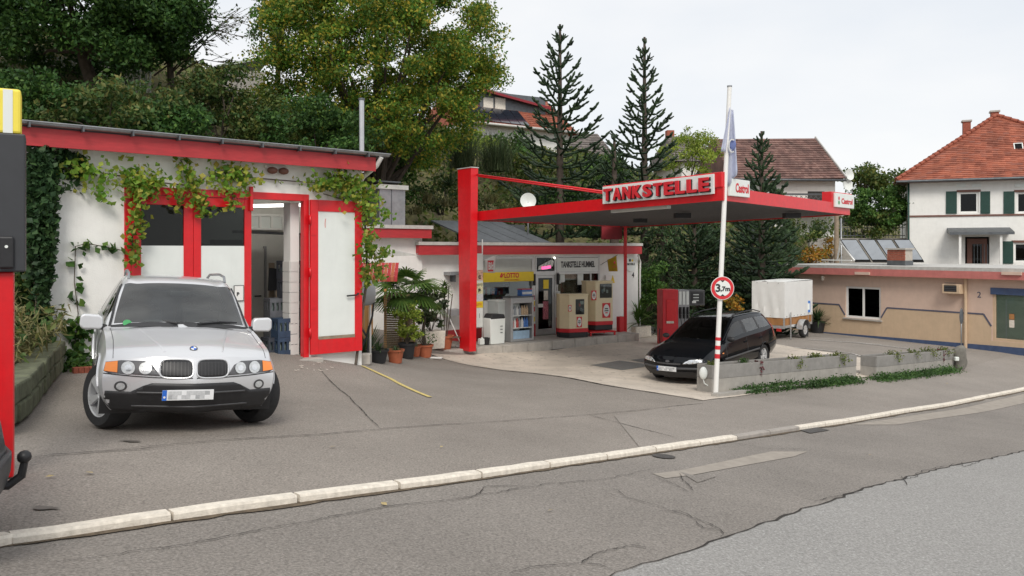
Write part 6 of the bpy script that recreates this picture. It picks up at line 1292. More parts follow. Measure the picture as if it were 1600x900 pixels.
# ---- monkey puzzle trees
def monkey(label, px, pytop, pybase, Y, spread, whorls, seed, lowdroop=1., nb=6):
    rnd = random.Random(seed); b = at(px, pybase, Y); top = at(px, pytop, Y).z - b.z; t = thing('monkey_puzzle_tree', label, 'tree', b, group='monkey puzzle trees'); mb = MB()
    mb.tube([(0, 0, -1), (0, 0, top * .4), (0, 0, top * .8), (0, 0, top)], [.20, .14, .075, .05], 9); mb.build('trunk', 'bark', t); br = MB()
    def scaly(pts, r):
        P = []; Rr = []
        for a, q in zip(pts[:-1], pts[1:]):
            n = max(1, int((q - a).length / .09))
            for i in range(n): P.append(a.lerp(q, i / n)); Rr.append(r * (1.15 if len(P) % 2 else .78))
        P.append(pts[-1]); Rr.append(r * .4); br.tube(P, Rr, 5, False, smooth=False)
    sz = spread / F * Y
    for w in range(whorls):
        f = w / (whorls - 1); z = top * (.04 + .93 * f); L = sz * (1 - f) ** .85 * (1 if f > .12 else .8) + .18; el = -.35 * lowdroop * (1 - f) ** 1.5 + .8 * f + .05
        n = nb if f < .7 else 4
        for k in range(n):
            a = 2 * math.pi * (k + .5 * (w % 2)) / n + rnd.gauss(0, .15); l = L * rnd.uniform(.75, 1.12); d = Vector((math.cos(a), math.sin(a), 0)); p = [Vector((0, 0, z + rnd.gauss(0, .05)))]
            for s in (.3, .6, .85, 1.): p.append(p[0] + d * l * s * math.cos(el) + Vector((0, 0, l * (math.sin(el) * s - .10 * lowdroop * s * (1 - f) + .36 * s ** 3))))
            scaly(p, .052); sd = Vector((-d.y, d.x, 0))
            m_ = int(.6 + l * 1.25)
            for q in range(m_):
                g = .25 + .7 * (q + .5) / m_; i = min(3, int(g * 4)); s0 = p[0].lerp(p[-1], g); s0.z = p[i].z + (p[i + 1].z - p[i].z) * (g * 4 - i)
                for sg in (1, -1):
                    ll = l * .50 * (1.1 - g) + .14; e = s0 + (d * .72 + sd * sg * .66) * ll; scaly([s0, s0.lerp(e, .5) + Vector((0, 0, -.02 * ll)), e + Vector((0, 0, .30 * ll))], .046)
    br.build('crown', 'leaf_monkey', t); return t
monkey('tallest monkey puzzle tree, left of the pair above the canopy', 875, 38, 372, 34, 104, 17, 1, nb=5); monkey('second tall monkey puzzle tree above the lettered sign', 1007, 58, 392, 35, 88, 18, 2, nb=5); monkey('shorter monkey puzzle tree right of the flag', 1190, 205, 520, 33, 80, 24, 3, 1.5, 8); monkey('young monkey puzzle tree between the two tall ones', 960, 215, 350, 33, 50, 9, 4)
monkey('monkey puzzle tree half hidden under the canopy behind the fuel pump', 1085, 320, 520, 33.5, 100, 13, 5, 1.6, 9)
# ---- dark conifers behind the forecourt
def conifer(label, px, pytop, pybase, Y, spread, n, seed, name='dark_conifer', m='leaf_conifer', group='dark conifers behind the forecourt'):
    rnd = random.Random(seed); b = at(px, pybase, Y); top = at(px, pytop, Y).z - b.z; t = thing(name, label, 'conifer', b, group=group); mb = MB(); mb.tube([(0, 0, -.5), (0, 0, top)], [.16, .03], 8); P = []; sz = spread / F * Y
    for k in range(n):
        f = rnd.random() ** 1.2; z = top * f; a = rnd.uniform(0, 6.283); l = sz * (1 - f) ** .8 * rnd.uniform(.7, 1.1) + .15; d = Vector((math.cos(a), math.sin(a), 0)); s = Vector((0, 0, z + .2)); e = s + d * l + Vector((0, 0, -.32 * l)); md = s.lerp(e, .5) + Vector((0, 0, .14 * l)); mb.tube([s, md, e], [.022, .014, .006], 4)
        sd = Vector((-d.y, d.x, 0))
        for q in range(34):
            g = .2 + .8 * rnd.random(); c = s.lerp(md, g * 2) if g < .5 else md.lerp(e, g * 2 - 1); w = .42 * (1.15 - g) * l * rnd.uniform(-1, 1); P.append(tuple(c + sd * w + d * abs(w) * .5 + Vector((rnd.gauss(0, .03), rnd.gauss(0, .03), -abs(w) * .35 + rnd.gauss(0, .04)))))
    mb.build('trunk', 'bark', t); link('crown', leaf_mesh('crown', np.array(P), .20, .22, .5), m, t); return t
conifer('dark conifer right of the shop end wall', 1035, 300, 530, 33, 70, 210, 1); conifer('dark conifer behind the fuel pump', 1105, 320, 530, 34.5, 85, 240, 2); conifer('dark conifer behind the white trailer', 1175, 330, 528, 36, 85, 240, 3); conifer('dark conifer left of the peach building', 1228, 350, 520, 38, 55, 180, 4)
bush('ivy_hedge', 'dark ivy hedge against the left end of the peach building', 1205, 455, 36.5, 38, 60, 'leaf_dark', 46, 90, .14, 'hedge', cr=.4); bush('forecourt_hedge', 'dark green hedge between the pump and the trailer', 1130, 470, 35.5, 75, 55, 'leaf_dark', 70, 90, .14, 'hedge', cr=.45); bush('garden_bush', 'bright green bush right of the shop behind the yucca', 1012, 440, 31.5, 26, 40, 'leaf_green', 30, 80, .13, cr=.35)
bush('orange_shrub', 'orange autumn shrub beside the solar collectors', 1262, 402, 40, 28, 16, 'leaf_orange', 24, 60, .15, cr=.4); bush('rust_shrub', 'rust coloured shrub behind the timber pole', 1298, 385, 42, 18, 20, 'leaf_orange', 10, 50, .15, cr=.4); bush('slope_shrub', 'olive shrub left of the timber pole', 1240, 372, 43, 60, 34, 'leaf_turn', 40, 70, .17, cr=.5)
bush('pergola_vine', 'thick green climber over the pergola left of the white house', 1374, 322, 46, 60, 32, 'leaf_green', 110, 90, .17, 'climber', cr=.42, ry=30); bush('terrace_bush', 'green bush behind the terrace railing', 1352, 348, 46.6, 46, 24, 'leaf_turn', 34, 70, .18, cr=.5)
for px, py, rx, rz, lab in [(1350, 285, 24, 24, 'olive tree on the far hill right of the dishes'), (1395, 290, 34, 22, 'green tree on the far hill left of the white house')]: c, r = pxr(px, py, 70, rx, rz); tree('far_tree', lab, 'tree', (c[0], c[1], c[2] - r[2] - 2), c, r, 26, 70, .9, .3, 'leaf_turn', .2)
for px, py, Y, lab in [(1230, 378, 41, 'yucca on the slope under the far canopy corner'), (1275, 372, 42, 'yucca beside the timber pole')]: blades('garden_yucca', lab, 'yucca', at(px, py, Y), 90, 1.1, .06, 'leaf_yucca', 1, .25, .1)
# white picket fence on top of the slope
fe = thing('picket_fence', 'white picket fence on the slope behind the dark tree', 'fence', at(130, 140, 25.5)); f0 = Vector(fe.location); fa, fb = at(-30, 132, 25) - f0, at(235, 146, 26) - f0
for z in (.12, .72): MB().bar(fa + Vector((0, 0, z)), fb + Vector((0, 0, z)), .04, .08).build('rail', 'white_paint', fe)
for k in range(48): p = fa.lerp(fb, k / 47); MB().box(p.x - .035, p.x + .035, p.y - .05, p.y - .03, p.z, p.z + 1.0).build('picket', 'white_paint', fe)
# ---- climbers on the garage
iv = thing('ivy', 'thick dark ivy covering the left corner of the garage', 'ivy', GF.w(-.1, -.1, 0), GF.rz); P = []
for k in range(4200):
    py = random.uniform(228, 575); w = 30 + 18 * math.sin(py * .021 + 1) - max(0, py - 470) * .05; px = 68 + random.gauss(0, .45) * w * .8 - max(0, 10 * (py < 300) * -1); px = min(px, 104 + random.uniform(-6, 10) - (0 if py < 300 else 22)); d = random.uniform(-.35, -.02); x, z = GF.p(px, py, d); P.append((x - (-.1), d + .1, z))
for k in range(6500): x = gxl - random.uniform(.02, .32); y = random.uniform(-.2, 5.1); P.append((x + .1, y, random.uniform(-.4, zf + .05 + random.gauss(0, .1))))
for k in range(420): px = random.uniform(90, 135) - 0; py = 232 + abs(random.gauss(0, 22)) + (px - 90) * .3; d = random.uniform(-.08, -.02); x, z = GF.p(px, py, d); P.append((x + .1, d + .1, z))
link('leaves', leaf_mesh('leaves', np.array(P), .105, .8), 'leaf_ivy', iv); mb = MB()
for k in range(4): x0_ = gxl + random.uniform(-.2, .0); mb.tube([(x0_, .02, -.3), (x0_ + random.gauss(0, .1), .03, 1.3), (x0_ + random.gauss(0, .15), .02, 3.2)], [.03, .02, .008], 5)
mb.build('stems', 'twig', iv)
vn = thing('grape_vine', 'yellow green vine trained across the garage front above the red doors', 'vine', GF.w(0, -.05, 0), GF.rz); P = []; mb = MB()
def vine(path, n, sp, off=0.):
    pts = [(lambda q: Vector((q[0], random.uniform(-.06, .0), q[1])))(GF.p(px, py, -.05)) for px, py in path]; mb.tube(pts, .012, 5); seg = [(b - a).length for a, b in zip(pts[:-1], pts[1:])]; tot = sum(seg)
    for _ in range(int(n * 1.5)):
        s = random.uniform(0, tot); i = 0
        while i < len(seg) - 1 and s > seg[i]: s -= seg[i]; i += 1
        q = pts[i].lerp(pts[i + 1], min(1, s / seg[i])); P.append((q.x + random.gauss(0, sp), q.y - random.uniform(.0, .16), q.z + random.gauss(-sp * .3, sp)))
vine([(60, 285), (95, 262), (140, 268), (185, 275), (230, 283), (290, 290), (330, 275), (395, 278), (480, 285), (560, 290)], 60, .08); vine([(105, 262), (130, 268), (150, 275)], 90, .14); vine([(190, 272), (215, 285), (250, 282)], 210, .15); vine([(282, 250), (290, 268), (300, 285), (312, 320), (318, 332)], 130, .09); vine([(330, 275), (345, 268), (360, 275), (392, 275)], 150, .13); vine([(215, 290), (212, 330), (206, 370), (205, 410)], 130, .08); vine([(150, 290), (158, 305), (164, 312)], 22, .06); vine([(275, 290), (277, 320)], 30, .07); vine([(360, 290), (362, 315), (355, 325)], 40, .08)
link('leaves', leaf_mesh('leaves', np.array(P), .10, .85), 'leaf_vine', vn); mb.build('stems', 'twig', vn)
v2 = thing('corner_vine', 'yellowing vine hanging over the right corner of the garage', 'vine', GF.w(GL, -.1, 0), GF.rz); P = []; mb = MB()
for px, py, rx, ry, n in [(525, 285, 34, 16, 190), (562, 300, 28, 22, 190), (580, 330, 16, 26, 110), (577, 385, 16, 30, 120), (590, 420, 14, 18, 70), (572, 435, 10, 20, 50), (600, 395, 14, 8, 40), (605, 335, 10, 8, 20), (500, 290, 14, 8, 50)]:
    for _ in range(int(n * 1.5)): d = random.uniform(-.45, -.05); x, z = GF.p(px + random.gauss(0, rx * .55), py + random.gauss(0, ry * .55), d); P.append((x - GL, d + .1, z))
mb.tube([(-.2, .0, -.3), (.1, .05, 1.5), (0, 0, 2.9), (-.9, .0, 3.1)], [.03, .025, .02, .01], 6); mb.build('stems', 'twig', v2); link('leaves', leaf_mesh('leaves', np.array(P), .095, .85), 'leaf_vine', v2)
v3 = thing('wall_creeper', 'green creeper climbing the white wall behind the car mirror', 'creeper', GF.w(.9, -.05, 0), GF.rz); P = []; mb = MB(); Q = []
for px, py in [(112, 570), (118, 530), (122, 490), (116, 440), (118, 385), (135, 380), (160, 385), (195, 392)]: x, z = GF.p(px, py, -.05); Q.append(Vector((x - .9, 0, z)))
mb.tube(Q, .008, 5)
for a, b in zip(Q[:-1], Q[1:]):
    for k in range(7): q = a.lerp(b, random.random()); P.append((q.x + random.choice((-1, 1)) * .07, -.03, q.z + random.gauss(0, .04)))
for k in range(90): px, py = random.gauss(118, 14), random.uniform(495, 575); x, z = GF.p(px, py, -.1); P.append((x - .9, random.uniform(-.2, 0), z))
mb.build('stem', 'twig', v3); link('leaves', leaf_mesh('leaves', np.array(P), .15, .8), 'leaf_green', v3)
# ================================================================== SMALL THINGS
mat('terracotta', (.42, .12, .055), .85, var=.15, scale=9, grime=.12); mat('pot_black', (.02, .02, .022), .6, var=.15); mat('cream', (.74, .64, .42), .4, var=.04, coat=.3); mat('bamboo', (.20, .15, .085), .9, var=.35, scale=14); mat('board_orange', (.50, .25, .08), .7, var=.2, scale=3, stretch=(8, 8, .5))
mat('flag_cloth', (.72, .75, .86), .8, var=.08, scale=3, trans=.45); mat('flag_blue', (.22, .28, .55), .8, var=.1, trans=.35); mat('white_cloth', (.78, .78, .76), .8, var=.04, trans=.25); mat('yellow_cloth', (.50, .33, .02), .8, var=.1, trans=.2)
mat('planter_top', (.25, .24, .225), .85, var=.14, scale=5, bump=.25, bscale=70, grime=.2); mat('planter_low', (.34, .32, .29), .88, var=.12, scale=4, bump=.3, bscale=60, grime=.3); mat('anthracite', (.035, .037, .042), .5, var=.08); mat('signal_yellow', (.85, .70, .08), .5, var=.04); mat('rock', (.17, .16, .14), .95, var=.3, scale=5, bump=1, bscale=14); mat('moss_rock', (.12, .13, .08), .95, var=.4, scale=5, bump=1, bscale=14)
mat('poster_a', (.62, .40, .30), .5, var=.5, scale=22); mat('poster_b', (.68, .66, .42), .5, var=.35, scale=26); mat('poster_c', (.62, .62, .64), .5, var=.12, scale=20); mat('fridge', (.40, .40, .40), .45, .3, var=.05); mat('tub_blue', (.35, .50, .65), .4, var=.15); mat('b_white', (.70, .70, .68), .35, var=.1); mat('b_blue', (.06, .18, .50), .35, var=.1); mat('b_red', (.50, .06, .05), .35, var=.1); mat('b_tan', (.55, .40, .25), .35, var=.1); mat('b_grey', (.30, .32, .34), .35, var=.1)
# ---- pots and plants beside the garage
def pot(name, label, px, py, r, h, m, group='flower pots beside the shop', z=None):
    c = gp(px, py) if z is None else z; t = thing(name, label, 'potted plant', c, group=group)
    MB().lathe([(0, .0), (r * .72, 0), (r * .95, h * .85), (r * 1.06, h * .86), (r * 1.08, h), (r * .95, h), (r * .92, h * .88), (0, h * .86)], 22).build('pot', m, t); MB().cyl((0, 0, h * .86), r * .9, .01, 16).build('soil', 'soil', t); return t
def frond_fan(mb, c, d, r, n=22, up=Vector((0, 0, 1))):
    d = d.normalized(); sd = d.cross(up).normalized(); nn = sd.cross(d)
    for k in range(n):
        a = -1.9 + 3.8 * k / (n - 1); l = r * (1 - .18 * abs(a) / 1.9) * random.uniform(.9, 1.05); v = d * math.cos(a) + sd * math.sin(a); w = sd * math.cos(a) - d * math.sin(a); b = len(mb.v); vs = []
        for i in range(4): f = i / 3; q = c + v * l * f + nn * .0 - Vector((0, 0, .30 * l * f ** 2.5)); ww = .022 * (.5 + math.sin(math.pi * min(f + .15, 1)) * .7) * (r / .5) ** .4; vs += [q + w * ww, q - w * ww]
        mb.add(vs, [(2 * i, 2 * i + 2, 2 * i + 3, 2 * i + 1) for i in range(3)])
def fan_palm(t, h, n, r, z0=0.):
    tk = MB().tube([(0, 0, z0), (.03, .02, z0 + h * .5), (0, .03, z0 + h)], [.10, .09, .08], 9); tk.build('trunk', 'bamboo', t); mb = MB(); ps = MB(); top = Vector((0, .03, z0 + h))
    for k in range(n):
        a = 2.4 * k + random.gauss(0, .2); el = random.uniform(-.35, 1.15); d = Vector((math.cos(a) * math.cos(el), math.sin(a) * math.cos(el), math.sin(el))); e = top + d * r * random.uniform(.55, .85); ps.tube([top, top.lerp(e, .6) + Vector((0, 0, .04)), e], .009, 5); frond_fan(mb, e, Vector((d.x, d.y, d.z - .25)), r * random.uniform(.75, 1.0))
    mb.build('fronds', 'leaf_palm', t); ps.build('stalks', 'leaf_palm', t)
pm = thing('fan_palm', 'large fan palm between the garage door and the pylon', 'palm', gp(636, 553)); fan_palm(pm, 1.6, 24, .78)
t = pot('potted_agave', 'black pot with grey green agave nearest the open garage door', 590, 567, .24, .30, 'pot_black'); blades(None, None, None, None, 26, .42, .05, 'leaf_yucca', .6, .5, .3, parent=t, stem_h=.26)
t = pot('potted_spider_plant', 'orange terracotta pot with drooping blades beside the black agave pot', 618, 567, .20, .32, 'terracotta'); blades(None, None, None, None, 30, .38, .03, 'leaf_yucca', .6, 1.2, .4, parent=t, stem_h=.28)
def shrub_in(t, h0, rx, rz, n, m, size, per=28, name='foliage'):
    P, cs = crown_pts((0, 0, h0 + rz), (rx, rx, rz), n, per, .14, -1, .2); link(name, leaf_mesh(name, P, size), m, t); mb = MB()
    for k in range(8): e = Vector(cs[k]); mb.tube([(0, 0, h0 - .1), e * .5 + Vector((0, 0, h0 * .4)), e], [.014, .01, .005], 5)
    mb.build('stems', 'twig', t)
t = pot('potted_euonymus', 'black pot with bright yellow green shrub in front of the palm', 636, 560, .22, .40, 'pot_black'); shrub_in(t, .45, .42, .48, 46, 'leaf_yellowgreen', .085)
t = pot('potted_stub', 'small terracotta pot behind the black pot', 649, 557, .15, .28, 'terracotta'); blades(None, None, None, None, 14, .3, .03, 'leaf_yucca', .6, .9, .4, parent=t, stem_h=.24)
t = pot('potted_bonsai', 'terracotta pot with a twisted small shrub by the white trough', 664, 558, .22, .34, 'terracotta'); shrub_in(t, .30, .35, .25, 14, 'leaf_green', .06, 16); MB().tube([(0, 0, .3), (-.05, 0, .7), (.0, 0, 1.1)], [.06, .05, .03], 7).build('trunk', 'bark', t)
wt = gp(672, 546); t = thing('white_trough', 'square white trough with a dark oleander beside the palm', 'potted plant', wt + Vector((0, .25, 0)), SF.rz); MB().prism([(-.32, 0), (.32, 0), (.36, .52), (-.36, .52)], 'y', -.25, .25).build('trough', 'kerb_stone', t, .02); shrub_in(t, .55, .55, .62, 50, 'leaf_broom', .15, 26)
sp_ = SF.w(SF.lx(694, -1.15), -1.15, 0); t = pot('potted_dracaena', 'terracotta pot on the step with tall bare stems and leaf tufts', 0, 0, .28, .40, 'terracotta', z=sp_)
mb = MB()
for k, (dx, dy, h) in enumerate(((0, 0, 1.35), (.14, .05, 1.55), (-.16, .03, 1.2), (.25, 0, 1.3))):
    mb.tube([(dx * .3, dy, .35), (dx * .7, dy, .35 + h * .5), (dx, dy, .35 + h)], .016, 6); o_ = thing('x', None, None, (0, 0, 0)); bpy.data.objects.remove(o_)
    vs = []; b2 = blades(None, None, None, None, 34, .42, .06, 'leaf_palm', .6, .7, -.2, parent=t, stem_h=.35 + h, part='leaf_tuft'); t.children[-1].location = (dx, dy, 0)
mb.build('stems', 'twig', t)
blades('agave', 'tall spiky agave between the door leaf and the white pipe', 'agave', gp(571, 560), 40, .95, .06, 'leaf_yucca', 1, .25, .75)
# hose reel on its post
p0 = gp(575, 566); hr = thing('hose_reel', 'grey hose reel with black hose on a white pipe beside the open door', 'hose reel', p0); zc = at(575, 457, p0.y).z - p0.z
MB().tube([(.05, 0, 0), (.05, 0, zc)], .022, 8).build('post', 'white_paint', hr); MB().cyl((-.20, -.16, zc), .30, .34, 24, r2=.26, axis=(.9, .42, 0)).build('drum', 'grey_plastic', hr, .03); MB().cyl((-.19, -.155, zc), .22, .02, 24, axis=(-.9, -.42, 0)).build('hub', 'galv', hr); MB().cyl((-.21, -.165, zc), .10, .02, 20, axis=(-.9, -.42, 0)).build('hub_cap', 'panel_white', hr)
MB().tube([(.1, -.1, zc + .12), (.16, -.14, zc - .1), (.12, -.16, zc - .5), (.0, -.2, zc - .95), (-.12, -.2, zc - 1.2), (-.1, -.18, zc - 1.45), (.02, -.15, zc - 1.35), (.03, -.12, zc - 1.0), (-.12, -.1, zc - .75), (-.3, -.1, zc - .6)], .022, 7).build('hose', 'black_plastic', hr)
o = MB().box(-.10, .10, -.12, .12, 0, .22).build('concrete_block', 'concrete', None, .02); o.location = gp(572, 569); tag(o, 'small concrete block at the foot of the hose reel', 'block')
# screens behind the pots
bf0, bf1 = gp(586, 556) + Vector((.1, .9, 0)), gp(640, 552) + Vector((0, .9, 0)); bs_ = thing('bamboo_screen', 'brown woven bamboo screen behind the potted plants', 'screen', bf0); dv = bf1 - bf0
for k in range(26): MB().tube([Vector((0, 0, .05 + k * .058)), dv.lerp(Vector(), .5) + Vector((0, random.uniform(-.01, .01), .05 + k * .058)), dv + Vector((0, 0, .05 + k * .058))], .026, 5).build('cane', 'bamboo', bs_)
for f in (0, .5, 1): MB().bar(dv * f + Vector((0, .05, 0)), dv * f + Vector((0, .05, 1.6)), .06, .06).build('post', 'board_orange', bs_)
wp0 = gp(560, 560) + Vector((-.35, .9, 0)); ws = thing('board_screen', 'upright orange brown boards behind the hose reel', 'screen', wp0)
for k in range(5): B('board', 'board_orange', ws, k * .105, k * .105 + .098, 0, .025, 0, 1.85 + random.uniform(-.03, .03))
aw = thing('awning', 'small red striped awning roof above the board screen', 'awning', at(592, 425, wp0.y + .3)); 
for k in range(11): MB().add([(-.45 + k * .085, -.25, -.12), (-.45 + k * .085 + .08, -.25, -.12), (-.45 + k * .085 + .04, .3, .22), (-.45 + k * .085 - .04, .3, .22), (-.45 + k * .085, -.26, -.22), (-.45 + k * .085 + .08, -.26, -.22)], [(0, 1, 2, 3), (4, 5, 1, 0)]).build('strip', ['red_board', 'terracotta'][k % 2], aw)
um = thing('canopy_roof_board', 'thin grey pointed roof board jutting over the palm', 'board', at(620, 398, 21)); MB().prism([(-.6, -.05), (.55, -.02), (-.1, .11), (-.6, .09)], 'y', -.02, .5).build('board', 'cap_grey', um)
# broom leaning at the pylon
bm_ = SF.w(SF.lx(721, -1.1), -1.1, 0); br = thing('broom', 'white broom leaning against the wall left of the pylon', 'broom', bm_, SF.rz); MB().tube([(0, 0, .05), (-.22, .75, 1.35)], .016, 7).build('handle', 'white_paint', br); MB().box(-.22, .22, -.05, .05, 0, .07).build('head', 'panel_white', br, .01)
o = MB().box(-.3, .3, -.06, .06, 0, .035).build('foam_strip', 'white_paint', None, .008); c = gp(674, 560); o.location = c + Vector((0, 0, .005)); o.rotation_euler = (0, 0, R(-12)); tag(o, 'white foam strip lying on the asphalt by the step', 'strip')
# ---- in front of the shop
def on_step(px, y): return SF.w(SF.lx(px, y), y, 0)
q = SF.rect(760, 497, 784, 534, -.95); l0 = on_step(772, -.95); w_ = (q[1] - q[0]) / 2
bn = thing('litter_bin', 'white litter bin with black liner in front of the shop window', 'bin', l0, SF.rz); MB().prism([(-w_ * .88, 0), (w_ * .88, 0), (w_, .82), (-w_, .82)], 'y', -.2, .2).build('bin', 'panel_white', bn, .015); MB().prism([(-w_ * 1.02, .78), (w_ * 1.02, .78), (w_ * .9, .93), (-w_ * .7, .96)], 'y', -.21, .21).build('liner', 'pot_black', bn, .04)
for k in range(3): B('mark', 'zinc_dark', bn, w_ * .3, w_ * .6, -.222, -.214, .55 - k * .1, .57 - k * .1)
q = SF.rect(770, 470, 803, 506, -.35); ib = thing('ice_chest', 'beige chest with lettering behind the litter bin', 'chest', on_step(787, -.35), SF.rz); hw = (q[1] - q[0]) / 2; B('chest', 'grey_board', ib, -hw, hw, -.3, .3, .0, q[3], bevel=.02); B('lid', 'panel_white', ib, -hw, hw, -.31, .31, q[3] + .002, q[3] + .04); text('lettering', 'S', .3, 'panel_white', ib, (hw * .5, -.305, q[3] - .25), bold=.01)
q = SF.rect(792, 473, 828, 534, -.75); cab = thing('bottle_cabinet', 'grey open cabinet with three shelves of bottles before the shop', 'cabinet', on_step(810, -.75), SF.rz); hw = (q[1] - q[0]) / 2; ch_ = 1.42
for b in ((-hw, -hw + .10, -.22, .22, 0, ch_), (hw - .07, hw, -.22, .22, 0, ch_), (-hw + .1, hw - .07, -.218, .22, ch_ - .18, ch_), (-hw + .1, hw - .07, -.218, .22, 0, .07)): B('panel', 'fridge', cab, *b, bevel=.008)
B('top', 'zinc_dark', cab, -hw - .02, hw + .02, -.24, .24, ch_ + .002, ch_ + .035); B('back', 'dark_inside', cab, -hw + .1, hw - .07, .19, .215, .07, ch_ - .18)
for z in (.42, .82): B('shelf', 'panel_white', cab, -hw + .1, hw - .07, -.2, .19, z, z + .02)
bot = MB().lathe([(.05, 0), (.052, .19), (.02, .27), (.02, .31), (0, .31)], 10).mesh('bottle'); tub = MB().box(-.095, .095, -.07, .07, 0, .26).mesh('tub'); n_ = 7; bmats = {}
for lvl, z in ((1, .44), (2, .84)):
    for k in range(n_):
        m = [['b_red', 'b_white', 'b_red', 'b_grey', 'b_white', 'b_blue', 'b_blue'], ['b_white', 'b_grey', 'b_white', 'b_grey', 'b_tan', 'b_tan', 'b_tan']][lvl - 1][k]
        if m not in bmats: bmats[m] = bot.copy(); bmats[m].materials.append(M[m])
        o = bpy.data.objects.new('bottle', bmats[m]); COL.objects.link(o); o.location = SF.o; o.parent = cab; o.location = (-hw + .16 + k * (2 * hw - .25) / n_, -.08, z)
tub.materials.append(M['tub_blue'])
for k in range(4): o = bpy.data.objects.new('canister', tub); COL.objects.link(o); o.parent = cab; o.location = (-hw + .20 + k * (2 * hw - .25) / 4, -.08, .072)
q = SF.rect(811, 458, 831, 471, -.3); bx_ = thing('magazine_box', 'blue and red printed box on top of the bottle cabinet', 'box', on_step(820, -.6) + Vector((0, 0, ch_ + .037)), SF.rz); B('carton', 'b_blue', bx_, -.22, .22, -.12, .12, 0, .2, bevel=.005); B('print', 'b_white', bx_, -.2, .2, -.126, -.121, .05, .13); B('lid', 'b_red', bx_, -.225, .225, -.125, .125, .202, .23)
cn_ = thing('canister', 'small white plastic canister at the foot of the pylon', 'canister', on_step(752, -1.0), SF.rz); B('body', 'panel_white', cn_, -.09, .09, -.08, .08, 0, .2, bevel=.03); MB().cyl((.03, 0, .2), .03, .03, 10).build('cap', 'panel_white', cn_)
bk = thing('bucket', 'small black bucket between canister and litter bin', 'bucket', on_step(760, -1.05), SF.rz); MB().lathe([(0, 0), (.08, 0), (.11, .22), (.10, .22), (.075, .02), (0, .02)], 16).build('bucket', 'pot_black', bk)
# notice panel beside the pylon
nx = SF.lx(749, -.9); npn = thing('notice_panel', 'tall narrow white panel with posters right of the pylon', 'sign', SF.w(nx, -.9, 0), SF.rz); zt_ = SF.p(749, 396, -.9)[1]; zb_ = SF.p(749, 511, -.9)[1]
B('panel', 'panel_white', npn, -.11, .13, 0, .03, zb_, zt_); MB().tube([(.15, .05, -.1), (.15, .05, SF.p(755, 374, -.9)[1])], .02, 7).build('pipe', 'white_paint', npn)
for (ya, yb), m in (((422, 438), 'poster_a'), ((442, 459), 'poster_b'), ((460, 471), 'poster_c'), ((471, 481), 'yellow_sign')): za, zb2 = SF.p(748, yb, -.93)[1], SF.p(748, ya, -.93)[1]; pp = B('poster', m, npn, -.17, .13, -.012, -.002, za, zb2); zc_ = (za + zb2) / 2
fit_text('lettering', 'LOTTO', .2, .07, 'red_print', npn, (-.02, -.016, SF.p(748, 476, -.93)[1])); fit_text('lettering', 'C', .1, .12, 'black_print', npn, (-.0, -.016, SF.p(748, 433, -.93)[1]), bold=.01); fit_text('lettering', 'B', .1, .12, 'black_print', npn, (-.0, -.016, SF.p(748, 454, -.93)[1]), bold=.02); fit_text('lettering', 'LOTTO', .2, .06, 'black_print', npn, (-.0, -.016, SF.p(748, 445, -.93)[1])); B('mark', 'black_print', npn, .0, .012, -.004, -.001, SF.p(748, 497, -.93)[1], SF.p(748, 490, -.93)[1])
# small advertising flags on the shop front
def cloth(parent, name, m, poly, wave=.03, ax='y', nx=8, nz=8, ph=0.):
    a, b, c, d = [Vector(p) for p in poly]; vs = []
    for i in range(nx + 1):
        for j in range(nz + 1): u, v = i / nx, j / nz; p = a.lerp(b, u).lerp(d.lerp(c, u), v); p.y += wave * math.sin(u * 6 + v * 2 + ph) * (.3 + u); vs.append(p)
    o = MB().add(vs, [(i * (nz + 1) + j, (i + 1) * (nz + 1) + j, (i + 1) * (nz + 1) + j + 1, i * (nz + 1) + j + 1) for i in range(nx) for j in range(nz)], True).build(name, m, parent); md = o.modifiers.new('t', 'SOLIDIFY'); md.thickness = .004; return o
def sp3(px, py, y): x, z = SF.p(px, py, y); return Vector((x, y, z))
f1 = thing('newspaper_flag', 'small white flag with red printed square by the shop window', 'flag', SF.o, SF.rz); MB().tube([sp3(753, 408, -.45), sp3(776, 398.5, -.8)], .010, 6).build('stick', 'white_paint', f1); cloth(f1, 'cloth', 'white_cloth', (sp3(760, 426, -.6), sp3(773, 426.5, -.75), sp3(775, 399, -.78), sp3(758, 406, -.55)), .01)
q = SF.rect(762, 407, 771, 424, -.72); B('print', 'red_print', f1, q[0], q[1], -.735, -.725, q[2], q[3]); fit_text('lettering', 'Bild', (q[1] - q[0]) * .85, (q[3] - q[2]) * .7, 'panel_white', f1, ((q[0] + q[1]) / 2, -.74, (q[2] + q[3]) / 2), bold=.006)
f2 = thing('yellow_flag', 'small dull yellow flag on a stick above the vintage pumps', 'flag', SF.o, SF.rz); MB().tube([sp3(938, 414, -.05), sp3(965, 398, -.7)], .010, 6).build('stick', 'zinc_dark', f2); cloth(f2, 'cloth', 'yellow_cloth', (sp3(951, 424, -.45), sp3(965, 424, -.7), sp3(964, 399, -.68), sp3(949, 406, -.42)), .02); q = SF.rect(955, 408, 961, 419, -.6); fit_text('lettering', 'LOTTO', q[1] - q[0], .06, 'red_print', f2, ((q[0] + q[1]) / 2, -.68, q[2] + .05)); MB().ico(((q[0] + q[1]) / 2, -.675, q[3] - .05), .05, 2, (1, .1, 1)).build('mark', 'red_print', f2)
